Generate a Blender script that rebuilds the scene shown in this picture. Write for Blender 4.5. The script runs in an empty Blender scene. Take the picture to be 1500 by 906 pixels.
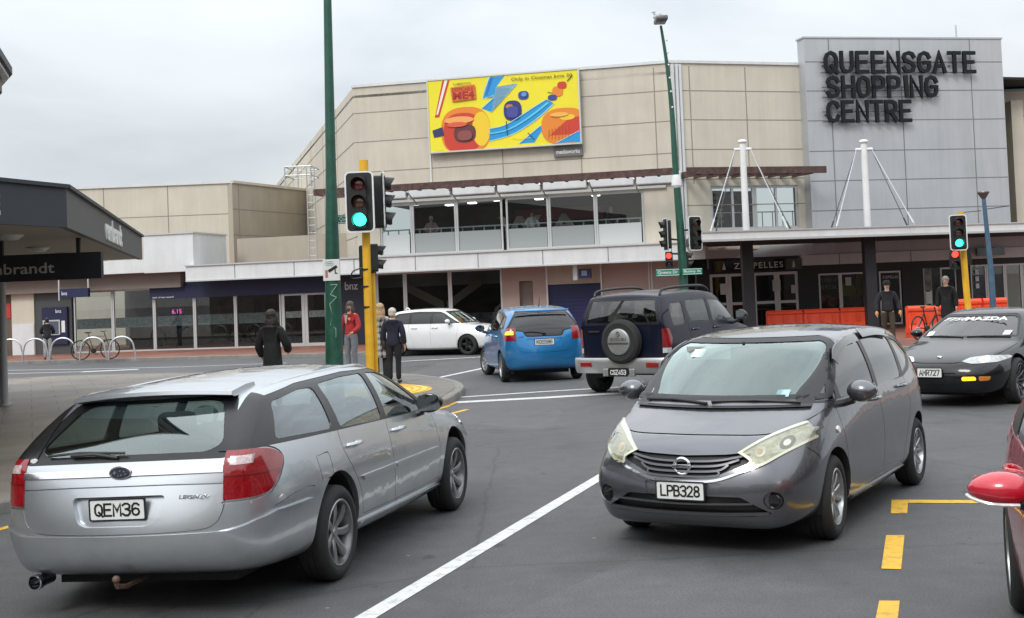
import bpy, bmesh, math, random
import numpy as np
from mathutils import Vector, Matrix, Euler
random.seed(7)
PI = math.pi
R = math.radians
scene = bpy.context.scene
C = scene.collection

# ------------------------------------------------------------------ camera model
F, CAM_H, ROLL, HY, PITCH = 1850.0, 1.9, 0.040, 427.0, 0.035
CY = HY - F * math.tan(PITCH)
CX = 750.0
def ray(px, py):
    dx, dy = (px - CX) / F, -(py - CY) / F
    a = dx * math.cos(ROLL) + dy * math.sin(ROLL)
    b = -dx * math.sin(ROLL) + dy * math.cos(ROLL)
    return Vector((a, math.cos(PITCH) - math.sin(PITCH) * b, math.sin(PITCH) + math.cos(PITCH) * b))
def G(px, py, z=0.0):
    d = ray(px, py); t = (z - CAM_H) / d.z
    return Vector((d.x * t, d.y * t, z))
def at(px, py, Y):
    d = ray(px, py); t = Y / d.y
    return Vector((d.x * t, Y, CAM_H + d.z * t))

cam_d = bpy.data.cameras.new('camera'); cam = bpy.data.objects.new('camera', cam_d); C.objects.link(cam)
cam_d.sensor_width = 36; cam_d.lens = 36 * F / 1500
cam_d.shift_y = -(453 - CY) / 1500
cam_d.clip_start = .05; cam_d.clip_end = 3000
cr, sr = math.cos(ROLL), math.sin(ROLL); cp, sp = math.cos(PITCH), math.sin(PITCH)
# columns: image right, image up, back, in world axes
right = Vector((cr, sp * sr, -cp * sr)); up = Vector((sr, -sp * cr, cp * cr)); back = Vector((0, -cp, -sp))
cam.matrix_world = Matrix(((right.x, up.x, back.x, 0), (right.y, up.y, back.y, 0), (right.z, up.z, back.z, CAM_H), (0, 0, 0, 1)))
scene.camera = cam

# ------------------------------------------------------------------ materials
MATS = {}
def mat(name, col, rough=.6, metal=0., coat=0., coat_r=.05, emit=None, es=1., nscale=None, namt=.15, bump=0., bscale=40., spec=.5, coord='Object', streak=0.):
    if name in MATS: return MATS[name]
    m = bpy.data.materials.new(name); m.use_nodes = True; MATS[name] = m
    nt = m.node_tree; N = nt.nodes; L = nt.links; b = N['Principled BSDF']
    c = (col[0], col[1], col[2], 1)
    b.inputs['Base Color'].default_value = c
    b.inputs['Roughness'].default_value = rough; b.inputs['Metallic'].default_value = metal
    b.inputs['Coat Weight'].default_value = coat; b.inputs['Coat Roughness'].default_value = coat_r
    b.inputs['Specular IOR Level'].default_value = spec
    if emit:
        b.inputs['Emission Color'].default_value = (*emit, 1); b.inputs['Emission Strength'].default_value = es
    if nscale or bump:
        tc = N.new('ShaderNodeTexCoord')
    if nscale:
        n = N.new('ShaderNodeTexNoise'); n.inputs['Scale'].default_value = nscale; n.inputs['Detail'].default_value = 6; n.inputs['Roughness'].default_value = .6
        L.new(tc.outputs[coord], n.inputs['Vector'])
        r = N.new('ShaderNodeMapRange'); r.inputs[1].default_value = .3; r.inputs[2].default_value = .7
        r.inputs[3].default_value = 1 - namt; r.inputs[4].default_value = 1 + namt
        L.new(n.outputs['Fac'], r.inputs['Value'])
        mx = N.new('ShaderNodeMix'); mx.data_type = 'RGBA'; mx.blend_type = 'MULTIPLY'; mx.inputs[0].default_value = 1
        mx.inputs[6].default_value = c; L.new(r.outputs[0], mx.inputs[7]); L.new(mx.outputs[2], b.inputs['Base Color'])
        if streak:
            mp = N.new('ShaderNodeMapping'); mp.inputs['Scale'].default_value = (3.2, 3.2, .22); L.new(tc.outputs[coord], mp.inputs[0])
            ns = N.new('ShaderNodeTexNoise'); ns.inputs['Scale'].default_value = 1.; ns.inputs['Detail'].default_value = 7; ns.inputs['Roughness'].default_value = .65; L.new(mp.outputs[0], ns.inputs['Vector'])
            rs = N.new('ShaderNodeMapRange'); rs.inputs[1].default_value = .35; rs.inputs[2].default_value = .72; rs.inputs[3].default_value = 1.04; rs.inputs[4].default_value = 1 - 2.2 * streak; L.new(ns.outputs['Fac'], rs.inputs['Value'])
            m3 = N.new('ShaderNodeMix'); m3.data_type = 'RGBA'; m3.blend_type = 'MULTIPLY'; m3.inputs[0].default_value = 1; L.new(mx.outputs[2], m3.inputs[6]); L.new(rs.outputs[0], m3.inputs[7]); L.new(m3.outputs[2], b.inputs['Base Color'])
        rr = N.new('ShaderNodeMapRange'); rr.inputs[3].default_value = max(.02, rough - .08); rr.inputs[4].default_value = min(1, rough + .1)
        L.new(n.outputs['Fac'], rr.inputs['Value']); L.new(rr.outputs[0], b.inputs['Roughness'])
    if bump:
        n2 = N.new('ShaderNodeTexNoise'); n2.inputs['Scale'].default_value = bscale; n2.inputs['Detail'].default_value = 4
        L.new(tc.outputs[coord], n2.inputs['Vector'])
        bp = N.new('ShaderNodeBump'); bp.inputs['Strength'].default_value = bump; bp.inputs['Distance'].default_value = .02
        L.new(n2.outputs['Fac'], bp.inputs['Height']); L.new(bp.outputs[0], b.inputs['Normal'])
    return m
def paint(name, col, metal=.75, rough=.38, dirt=.12, dirtcol=(.16, .14, .12), coat=1., spec=.5):
    m = mat(name, col, rough, metal, coat=coat, coat_r=.04, spec=spec)
    nt = m.node_tree; N = nt.nodes; L = nt.links; b = N['Principled BSDF']
    tc = N.new('ShaderNodeTexCoord'); n = N.new('ShaderNodeTexNoise'); n.inputs['Scale'].default_value = 6; n.inputs['Detail'].default_value = 8; n.inputs['Roughness'].default_value = .7
    L.new(tc.outputs['Object'], n.inputs['Vector'])
    sx = N.new('ShaderNodeSeparateXYZ'); L.new(tc.outputs['Object'], sx.inputs[0])
    mr = N.new('ShaderNodeMapRange'); mr.inputs[1].default_value = .75; mr.inputs[2].default_value = .15; mr.inputs[3].default_value = .04; mr.inputs[4].default_value = 1.
    L.new(sx.outputs[2], mr.inputs['Value'])
    r2 = N.new('ShaderNodeMapRange'); r2.inputs[1].default_value = .35; r2.inputs[2].default_value = .75; r2.inputs[3].default_value = 0; r2.inputs[4].default_value = dirt * 4
    L.new(n.outputs['Fac'], r2.inputs['Value'])
    mu = N.new('ShaderNodeMath'); mu.operation = 'MULTIPLY'; mu.use_clamp = True; L.new(mr.outputs[0], mu.inputs[0]); L.new(r2.outputs[0], mu.inputs[1])
    mx = N.new('ShaderNodeMix'); mx.data_type = 'RGBA'; mx.inputs[6].default_value = (*col, 1); mx.inputs[7].default_value = (*dirtcol, 1)
    L.new(mu.outputs[0], mx.inputs[0]); L.new(mx.outputs[2], b.inputs['Base Color'])
    s1 = N.new('ShaderNodeMath'); s1.operation = 'MULTIPLY_ADD'; s1.inputs[1].default_value = .5; s1.inputs[2].default_value = .03
    L.new(mu.outputs[0], s1.inputs[0]); L.new(s1.outputs[0], b.inputs['Coat Roughness'])
    # gentle orange peel / panel waviness
    n2 = N.new('ShaderNodeTexNoise'); n2.inputs['Scale'].default_value = 5; n2.inputs['Detail'].default_value = 2
    L.new(tc.outputs['Object'], n2.inputs['Vector'])
    bp = N.new('ShaderNodeBump'); bp.inputs['Strength'].default_value = .12; bp.inputs['Distance'].default_value = .03
    L.new(n2.outputs['Fac'], bp.inputs['Height']); L.new(bp.outputs[0], b.inputs['Coat Normal'])
    return m
def glass(name, tint=(.5, .56, .55), refl=1.0, rough=.0, col=(1, 1, 1)):
    if name in MATS: return MATS[name]
    m = bpy.data.materials.new(name); m.use_nodes = True; MATS[name] = m
    nt = m.node_tree; N = nt.nodes; L = nt.links
    N.remove(N['Principled BSDF']); out = N['Material Output']
    t = N.new('ShaderNodeBsdfTransparent'); t.inputs[0].default_value = (*tint, 1)
    g = N.new('ShaderNodeBsdfGlossy'); g.inputs[0].default_value = (*col, 1); g.inputs['Roughness'].default_value = rough
    fr = N.new('ShaderNodeFresnel'); fr.inputs[0].default_value = 1.55
    ml = N.new('ShaderNodeMath'); ml.operation = 'MULTIPLY'; ml.inputs[1].default_value = 1.6 * refl; ml.use_clamp = True
    L.new(fr.outputs[0], ml.inputs[0])
    ge = N.new('ShaderNodeNewGeometry'); iv = N.new('ShaderNodeMath'); iv.operation = 'SUBTRACT'; iv.inputs[0].default_value = 1; L.new(ge.outputs['Backfacing'], iv.inputs[1])
    m0 = ml; ml = N.new('ShaderNodeMath'); ml.operation = 'MULTIPLY'; L.new(m0.outputs[0], ml.inputs[0]); L.new(iv.outputs[0], ml.inputs[1])
    mx = N.new('ShaderNodeMixShader'); L.new(ml.outputs[0], mx.inputs[0]); L.new(t.outputs[0], mx.inputs[1]); L.new(g.outputs[0], mx.inputs[2])
    L.new(mx.outputs[0], out.inputs[0])
    return m

M_black = mat('black_plastic', (.012, .012, .013), .45, nscale=30, namt=.25)
M_gloss = mat('gloss_black', (.008, .008, .009), .08, coat=.5)
M_rubber = mat('tyre_rubber', (.018, .018, .018), .8, nscale=25, namt=.3, bump=.2, bscale=80)
M_chrome = mat('chrome', (.75, .76, .78), .12, 1.)
M_alloy = mat('alloy', (.42, .43, .44), .32, .9, nscale=20, namt=.12)
M_alloyd = mat('alloy_dark', (.16, .16, .165), .4, .8)
M_steel = mat('galvanised', (.5, .52, .54), .4, .8, nscale=8, namt=.1)
M_plate = mat('plate_white', (.72, .73, .72), .35)
M_ink = mat('plate_ink', (.01, .01, .01), .4)
M_white = mat('white_paint', (.72, .73, .73), .45, nscale=3, namt=.06)
M_seat = mat('seat_cloth', (.055, .057, .062), .85, nscale=12, namt=.2)
M_seatl = mat('seat_cloth_light', (.16, .16, .165), .85, nscale=12, namt=.15)
M_dash = mat('dashboard', (.025, .025, .027), .6)
M_under = mat('underbody', (.012, .012, .012), .8)
M_redlens = mat('red_lens', (.23, .005, .009), .12, coat=1., nscale=60, namt=.3)
M_redlensd = mat('red_lens_dark', (.16, .005, .008), .15, coat=1.)
M_clear = mat('clear_lens', (.62, .64, .64), .12, .3, coat=1., nscale=40, namt=.3)
M_clearl = mat('lamp_bezel', (.42, .43, .43), .2, .6, coat=1., nscale=14, namt=.4)
M_amber = mat('amber_lens', (.55, .2, .03), .15, coat=1.)
M_amber_on = mat('amber_lit', (.9, .45, .03), .2, emit=(1., .42, .03), es=2.5)
M_yellow_on = mat('fog_lit', (.9, .6, .03), .2, emit=(1., .5, .02), es=1.3)
M_lamp_on = mat('headlamp_lit', (.9, .8, .6), .2, emit=(1., .8, .5), es=2.5)

# ------------------------------------------------------------------ scene-graph helpers
def link(o, parent=None):
    C.objects.link(o)
    if parent: o.parent = parent
    return o
def thing(name, label, cat, loc=(0, 0, 0), rz=0, group=None, scale=1):
    o = bpy.data.objects.new(name, None); link(o); o.empty_display_size = .1
    o.location = loc; o.rotation_euler = (0, 0, rz); o.scale = (scale,) * 3 if not isinstance(scale, tuple) else scale
    o['label'] = label; o['category'] = cat
    if group: o['group'] = group
    return o
def tag(o, label, cat, group=None):
    o['label'] = label; o['category'] = cat
    if group: o['group'] = group
    return o
def meshobj(name, me, m, parent=None, smooth=False):
    o = bpy.data.objects.new(name, me)
    if m is not None:
        me.materials.clear()
        for x in (m if isinstance(m, (list, tuple)) else [m]): me.materials.append(x)
    if smooth: smoothen(me)
    return link(o, parent)
def smoothen(me, ang=35):
    me.polygons.foreach_set('use_smooth', [True] * len(me.polygons))
    me.set_sharp_from_angle(angle=R(ang))
def obj(name, bm, m, parent=None, smooth=False, ang=35):
    me = bpy.data.meshes.new(name)
    bmesh.ops.recalc_face_normals(bm, faces=bm.faces)
    bm.to_mesh(me); bm.free()
    if smooth: smoothen(me, ang)
    return meshobj(name, me, m, parent)
def copy_tree(o, parent=None):
    c = o.copy(); C.objects.link(c)
    if parent: c.parent = parent
    for ch in list(o.children): copy_tree(ch, c)
    return c
def struct(o): o['kind'] = 'structure'; return o

# ------------------------------------------------------------------ bmesh shapes
def BM(): return bmesh.new()
def box(bm, a, b, mi=0, M=None, bev=0):
    x0, y0, z0 = [min(p, q) for p, q in zip(a, b)]; x1, y1, z1 = [max(p, q) for p, q in zip(a, b)]
    v = [bm.verts.new(p) for p in ((x0, y0, z0), (x1, y0, z0), (x1, y1, z0), (x0, y1, z0), (x0, y0, z1), (x1, y0, z1), (x1, y1, z1), (x0, y1, z1))]
    fs = []
    for f in ((0, 3, 2, 1), (4, 5, 6, 7), (0, 1, 5, 4), (1, 2, 6, 5), (2, 3, 7, 6), (3, 0, 4, 7)):
        q = bm.faces.new([v[i] for i in f]); q.material_index = mi; fs.append(q)
    if M is not None: bmesh.ops.transform(bm, matrix=M, verts=v)
    if bev:
        es = list({e for f in fs for e in f.edges})
        bmesh.ops.bevel(bm, geom=es, offset=bev, segments=2, affect='EDGES', profile=.5)
    return v
def prism(bm, pts, n, d0, d1, mi=0):
    """pts: list of 3D points (planar polygon), extruded along n from d0 to d1"""
    n = Vector(n)
    a = [bm.verts.new(Vector(p) + n * d0) for p in pts]; b = [bm.verts.new(Vector(p) + n * d1) for p in pts]
    k = len(pts)
    f = bm.faces.new(a); f.material_index = mi; f = bm.faces.new(b[::-1]); f.material_index = mi
    for i in range(k):
        f = bm.faces.new((a[i], b[i], b[(i + 1) % k], a[(i + 1) % k])); f.material_index = mi
    return a + b
def tube(bm, pts, r, seg=10, mi=0, cap=True, closed=False):
    pts = [Vector(p) for p in pts]; rr = r if isinstance(r, (list, tuple)) else [r] * len(pts)
    rings = []; n = len(pts); prev = None
    for i, p in enumerate(pts):
        if closed: t = (pts[(i + 1) % n] - pts[i - 1])
        else: t = (pts[min(i + 1, n - 1)] - pts[max(i - 1, 0)])
        t.normalize()
        if prev is None:
            a = Vector((0, 0, 1)) if abs(t.z) < .9 else Vector((1, 0, 0)); u = t.cross(a).normalized()
        else: u = (prev - t * prev.dot(t)).normalized()
        prev = u; w = t.cross(u)
        rings.append([bm.verts.new(p + (u * math.cos(2 * PI * k / seg) + w * math.sin(2 * PI * k / seg)) * rr[i]) for k in range(seg)])
    for i in range(n if closed else n - 1):
        A, B = rings[i], rings[(i + 1) % n]
        for k in range(seg):
            f = bm.faces.new((A[k], A[(k + 1) % seg], B[(k + 1) % seg], B[k])); f.material_index = mi
    if cap and not closed:
        bm.faces.new(rings[0][::-1]).material_index = mi; bm.faces.new(rings[-1]).material_index = mi
    return rings
def lathe(bm, prof, seg=24, M=None, mi=0):
    """prof: list of (r,h) revolve around local Z"""
    rings = []; vs = []
    for r, h in prof:
        if r < 1e-6: ring = [bm.verts.new((0, 0, h))]
        else: ring = [bm.verts.new((r * math.cos(2 * PI * k / seg), r * math.sin(2 * PI * k / seg), h)) for k in range(seg)]
        rings.append(ring); vs += ring
    for A, B in zip(rings, rings[1:]):
        for k in range(seg):
            k2 = (k + 1) % seg
            if len(A) == 1 and len(B) == 1: continue
            if len(A) == 1: f = bm.faces.new((A[0], B[k2], B[k]))
            elif len(B) == 1: f = bm.faces.new((A[k], A[k2], B[0]))
            else: f = bm.faces.new((A[k], A[k2], B[k2], B[k]))
            f.material_index = mi
    if M is not None: bmesh.ops.transform(bm, matrix=M, verts=vs)
    return vs
def ball(bm, c, r, seg=14, mi=0, M=None):
    rx, ry, rz = r if isinstance(r, (tuple, list)) else (r, r, r)
    vs = lathe(bm, [(math.sin(PI * i / seg), -math.cos(PI * i / seg)) for i in range(seg + 1)], seg + 2, None, mi)
    T = Matrix.Translation(c) @ (M or Matrix.Identity(4)) @ Matrix.Diagonal((rx, ry, rz, 1))
    bmesh.ops.transform(bm, matrix=T, verts=vs); return vs
def roundpoly(pts, r, n=4):
    out = []; k = len(pts)
    for i in range(k):
        p = Vector(pts[i]); a = Vector(pts[i - 1]); b = Vector(pts[(i + 1) % k])
        ri = r[i] if isinstance(r, (list, tuple)) else r
        da = (a - p); db = (b - p); ri = min(ri, da.length * .45, db.length * .45)
        if ri < 1e-5: out.append(tuple(p)); continue
        A = p + da.normalized() * ri; B = p + db.normalized() * ri
        for j in range(n + 1):
            t = j / n; out.append(tuple((1 - t) ** 2 * A + 2 * t * (1 - t) * p + t * t * B))
    return out
RX90 = Matrix.Rotation(R(90), 4, 'X')
def text_mesh(s, size=1., bold=0., extrude=.002, width=None, height=None, align='CENTER', shear=0, spacing=1.):
    cu = bpy.data.curves.new('txt', 'FONT'); cu.body = s; cu.size = size; cu.extrude = 0; cu.offset = bold
    cu.align_x = align; cu.align_y = 'CENTER'; cu.resolution_u = 3; cu.shear = shear; cu.space_character = spacing
    cu.extrude = extrude
    o = bpy.data.objects.new('txt', cu); C.objects.link(o)
    dg = bpy.context.evaluated_depsgraph_get(); dg.update()
    me = bpy.data.meshes.new_from_object(o.evaluated_get(dg)); bpy.data.objects.remove(o)
    xs = [v.co.x for v in me.vertices]; ys = [v.co.y for v in me.vertices]
    x0, x1, y0, y1 = min(xs), max(xs), min(ys), max(ys)
    sx = width / (x1 - x0) if width else None; sy = height / (y1 - y0) if height else None
    if sx is None and sy is None: sx = sy = 1
    sx = sx or sy; sy = sy or sx
    cx = {'CENTER': (x0 + x1) / 2, 'LEFT': x0, 'RIGHT': x1}[align]; cy = (y0 + y1) / 2
    for v in me.vertices: v.co = Vector(((v.co.x - cx) * sx, (v.co.y - cy) * sy, v.co.z))
    return me
def text_obj(name, s, m, origin, xdir, zdir=(0, 0, 1), parent=None, **k):
    """text lies in plane of xdir / zdir, reading along xdir"""
    me = text_mesh(s, **k); x = Vector(xdir).normalized(); y = Vector(zdir).normalized(); n = x.cross(y)
    y = n.cross(x)
    M = Matrix(((x.x, y.x, n.x, origin[0]), (x.y, y.y, n.y, origin[1]), (x.z, y.z, n.z, origin[2]), (0, 0, 0, 1)))
    me.transform(M)
    return meshobj(name, me, m, parent)
def merge_meshes(mes):
    bm = BM()
    for m in mes: bm.from_mesh(m)
    return bm
# ------------------------------------------------------------------ solid operations
TMP = bpy.data.scenes.new('tmp')
def _tmpobj(me):
    o = bpy.data.objects.new('t', me); TMP.collection.objects.link(o); return o
def bop(a, b, op):
    """boolean of two meshes -> new mesh"""
    if len(b.polygons) == 0 or len(a.polygons) == 0: return a.copy()
    A, B = _tmpobj(a), _tmpobj(b)
    md = A.modifiers.new('b', 'BOOLEAN'); md.operation = op; md.object = B; md.solver = 'MANIFOLD'
    vl = TMP.view_layers[0]; vl.update(); dg = vl.depsgraph
    me = bpy.data.meshes.new_from_object(A.evaluated_get(dg))
    if len(me.polygons) == 0 or (op == 'DIFFERENCE' and len(me.polygons) == len(a.polygons) and False):
        md.solver = 'EXACT'; vl.update()
        me = bpy.data.meshes.new_from_object(A.evaluated_get(vl.depsgraph))
    bpy.data.objects.remove(A); bpy.data.objects.remove(B)
    return me
def islands(me):
    bm = bmesh.new(); bm.from_mesh(me); seen = set(); out = []
    bm.faces.ensure_lookup_table()
    for f in bm.faces:
        if f.index in seen: continue
        st = [f]; seen.add(f.index); grp = []
        while st:
            g = st.pop(); grp.append(g.index)
            for e in g.edges:
                for h in e.link_faces:
                    if h.index not in seen: seen.add(h.index); st.append(h)
        out.append(grp)
    res = []
    if len(out) == 1: bm.free(); return [me]
    for grp in out:
        if sum(bm.faces[i].calc_area() for i in grp) < 1e-4: continue
        b2 = bmesh.new(); mp = {}
        for i in grp:
            vs = []
            for v in bm.faces[i].verts:
                if v.index not in mp: mp[v.index] = b2.verts.new(v.co)
                vs.append(mp[v.index])
            try: b2.faces.new(vs)
            except ValueError: pass
        m = bpy.data.meshes.new('i'); b2.to_mesh(m); b2.free(); res.append(m)
    bm.free(); return res
def meshparts(name, me, m, T):
    r = []
    for q in islands(me):
        if len(q.polygons): r.append(meshobj(name, q, m, T, smooth=True))
    return r
def tomesh(bm, recalc=True):
    if recalc: bmesh.ops.recalc_face_normals(bm, faces=bm.faces)
    me = bpy.data.meshes.new('m'); bm.to_mesh(me); bm.free(); return me
def subsurf(me, lv):
    A = _tmpobj(me); md = A.modifiers.new('s', 'SUBSURF'); md.levels = lv; md.render_levels = lv
    vl = TMP.view_layers[0]; vl.update()
    o = bpy.data.meshes.new_from_object(A.evaluated_get(vl.depsgraph)); bpy.data.objects.remove(A); return o
def offset(me, d):
    m = me.copy(); n = len(m.vertices)
    co = np.empty(n * 3); m.vertices.foreach_get('co', co)
    no = np.array([v.normal[:] for v in me.vertices]).ravel()
    m.vertices.foreach_set('co', co + no * d); m.update(); return m
def P_side(pts, y0, y1):        # (x,z) outline
    bm = BM(); prism(bm, [(p[0], 0, p[1]) for p in pts], (0, 1, 0), y0, y1); return tomesh(bm)
def P_end(pts, x0, x1):         # (y,z) outline
    bm = BM(); prism(bm, [(0, p[0], p[1]) for p in pts], (1, 0, 0), x0, x1); return tomesh(bm)
def P_top(pts, z0, z1):
    bm = BM(); prism(bm, [(p[0], p[1], 0) for p in pts], (0, 0, 1), z0, z1); return tomesh(bm)
def cat(*ms):
    bm = BM()
    for m in ms: bm.from_mesh(m)
    me = bpy.data.meshes.new('m'); bm.to_mesh(me); bm.free(); return me
def both_side(pts, y0=.35, y1=1.3): return cat(P_side(pts, y0, y1), P_side(pts, -y1, -y0))
def mir(pts): return [(-p[0], p[1]) for p in pts][::-1]
def strip(pts, w):
    """2D polyline -> thin polygon outline"""
    P = [Vector(p) for p in pts]; L_, R_ = [], []
    for i, p in enumerate(P):
        t = (P[min(i + 1, len(P) - 1)] - P[max(i - 1, 0)]).normalized(); n = Vector((-t.y, t.x)) * w / 2
        L_.append(tuple(p + n)); R_.append(tuple(p - n))
    return L_ + R_[::-1]
def smoothline(pts, n=5):
    """Catmull-Rom through points"""
    P = [np.array(p, float) for p in pts]; out = []
    for i in range(len(P) - 1):
        p0 = P[max(i - 1, 0)]; p1 = P[i]; p2 = P[i + 1]; p3 = P[min(i + 2, len(P) - 1)]
        for j in range(n):
            t = j / n
            out.append(tuple(.5 * ((2 * p1) + (-p0 + p2) * t + (2 * p0 - 5 * p1 + 4 * p2 - p3) * t * t + (-p0 + 3 * p1 - 3 * p2 + p3) * t ** 3)))
    out.append(tuple(P[-1])); return out

# ------------------------------------------------------------------ body from a coarse cage
def car_cage(S):
    """S['st'] rear->front: (x, zb, ys, zs, ym, zm, yb, zbelt, ztop); S['rear'],S['front']: x of centre column per level (bottom, sill, mid, belt)
       S['cab']=(a,b); S['roof']: per cabin station (x, y, ze, zc)"""
    st = S['st']; n = len(st); fr = [-1, -.62, 0, .62, 1]
    bm = BM(); V = {}
    cre = {}
    def base(i, j, k):
        x, zb, ys, zs, ym, zm, yb, zt, zc = st[i]
        y, z = ((ys * .93, zb), (ys, zs), (ym, zm), (yb, zt))[k]
        f = fr[j]
        if i in (0, n - 1):
            xe = (S['rear'] if i == 0 else S['front'])[k]
            x = xe + (x - xe) * (abs(f) ** 2.2)
        if k == 3: z = zt + (zc - zt) * (1 - abs(f) ** 2)
        if k == 3 and i == S['cab'][1]: x = x + S.get('cowl', .25) * (1 - f * f)
        return Vector((x, y * f, z))
    def v(i, j, k):
        if (i, j, k) not in V: V[i, j, k] = bm.verts.new(base(i, j, k))
        return V[i, j, k]
    a, b = S['cab']; roof = S['roof']
    def up(i, j, k):                      # k 1 = mid glass, 2 = roof edge
        if ('u', i, j, k) not in V:
            x, y, ze, zc = roof[i - a]; f = fr[j]
            top = Vector((x, y * f, ze + (zc - ze) * (1 - abs(f) ** 2.0)))
            if i == b: top.x += S.get('rfront', .10) * (1 - f * f)
            if i == a: top.x -= S.get('rrear', .04) * (1 - f * f)
            if k == 2: p = top
            else:
                bt = base(i, j, 3); p = bt.lerp(top, .5)
                bu = S.get('bulge', .03)
                if abs(f) == 1: p.y += bu * f
                if i == b: p.x += S.get('wsb', .03)
                if i == a: p.x -= S.get('rwb', .03)
            V['u', i, j, k] = bm.verts.new(p)
        return V['u', i, j, k]
    def q(*vs): return bm.faces.new(vs)
    for i in range(n - 1):
        for k in range(3):
            q(v(i, 0, k), v(i + 1, 0, k), v(i + 1, 0, k + 1), v(i, 0, k + 1))
            q(v(i, 4, k), v(i, 4, k + 1), v(i + 1, 4, k + 1), v(i + 1, 4, k))
        for j in range(4):
            q(v(i, j, 0), v(i, j + 1, 0), v(i + 1, j + 1, 0), v(i + 1, j, 0))
            if not (a <= i < b): q(v(i, j, 3), v(i + 1, j, 3), v(i + 1, j + 1, 3), v(i, j + 1, 3))
    for j in range(4):
        for k in range(3):
            q(v(0, j, k), v(0, j, k + 1), v(0, j + 1, k + 1), v(0, j + 1, k))
            q(v(n - 1, j, k), v(n - 1, j + 1, k), v(n - 1, j + 1, k + 1), v(n - 1, j, k + 1))
    lv = lambda i, j, k: v(i, j, 3) if k == 0 else up(i, j, k)
    for k in range(2):
        for i in range(a, b):
            q(lv(i, 0, k), lv(i + 1, 0, k), lv(i + 1, 0, k + 1), lv(i, 0, k + 1))
            q(lv(i, 4, k), lv(i, 4, k + 1), lv(i + 1, 4, k + 1), lv(i + 1, 4, k))
        for j in range(4):
            q(lv(a, j, k), lv(a, j, k + 1), lv(a, j + 1, k + 1), lv(a, j + 1, k))
            q(lv(b, j, k), lv(b, j + 1, k), lv(b, j + 1, k + 1), lv(b, j, k + 1))
    for i in range(a, b):
        for j in range(4): q(up(i, j, 2), up(i + 1, j, 2), up(i + 1, j + 1, 2), up(i, j + 1, 2))
    bmesh.ops.recalc_face_normals(bm, faces=bm.faces)
    # creases
    cl = bm.edges.layers.float.new('crease_edge')
    def cr(p, r, c):
        e = bm.edges.get((p, r))
        if e: e[cl] = c
    for j in (0, 4):
        for i in range(n - 1):
            cr(v(i, j, 3), v(i + 1, j, 3), S.get('c_belt', .35)); cr(v(i, j, 1), v(i + 1, j, 1), .3)
        for i in range(a, b): cr(up(i, j, 2), up(i + 1, j, 2), S.get('c_roof', .3))
        for k in range(2): cr(lv(b, j, k), lv(b, j, k + 1), S.get('c_pillar', .45)); cr(lv(a, j, k), lv(a, j, k + 1), S.get('c_rp', .3))
    for j in range(4):
        cr(v(b, j, 3), v(b, j + 1, 3), .6); cr(up(b, j, 2), up(b, j + 1, 2), .25)
        cr(up(a, j, 2), up(a, j + 1, 2), S.get('c_rt', .4))
        cr(v(a, j, 3), v(a, j + 1, 3), S.get('c_rb', .3))
    me = bpy.data.meshes.new('cage'); bm.to_mesh(me); bm.free()
    me = subsurf(me, S.get('lv', 3))
    # rescale to real dimensions
    co = np.array([v.co[:] for v in me.vertices]); mn, mx = co.min(0), co.max(0)
    X0, X1, W, Z0, Z1 = S['dim']
    sc = np.array([(X1 - X0) / (mx[0] - mn[0]), W / (mx[1] - mn[1]), (Z1 - Z0) / (mx[2] - mn[2])])
    co = (co - mn) * sc + np.array([X0, -W / 2, Z0])
    me.vertices.foreach_set('co', co.ravel()); me.update(); return me

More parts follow.
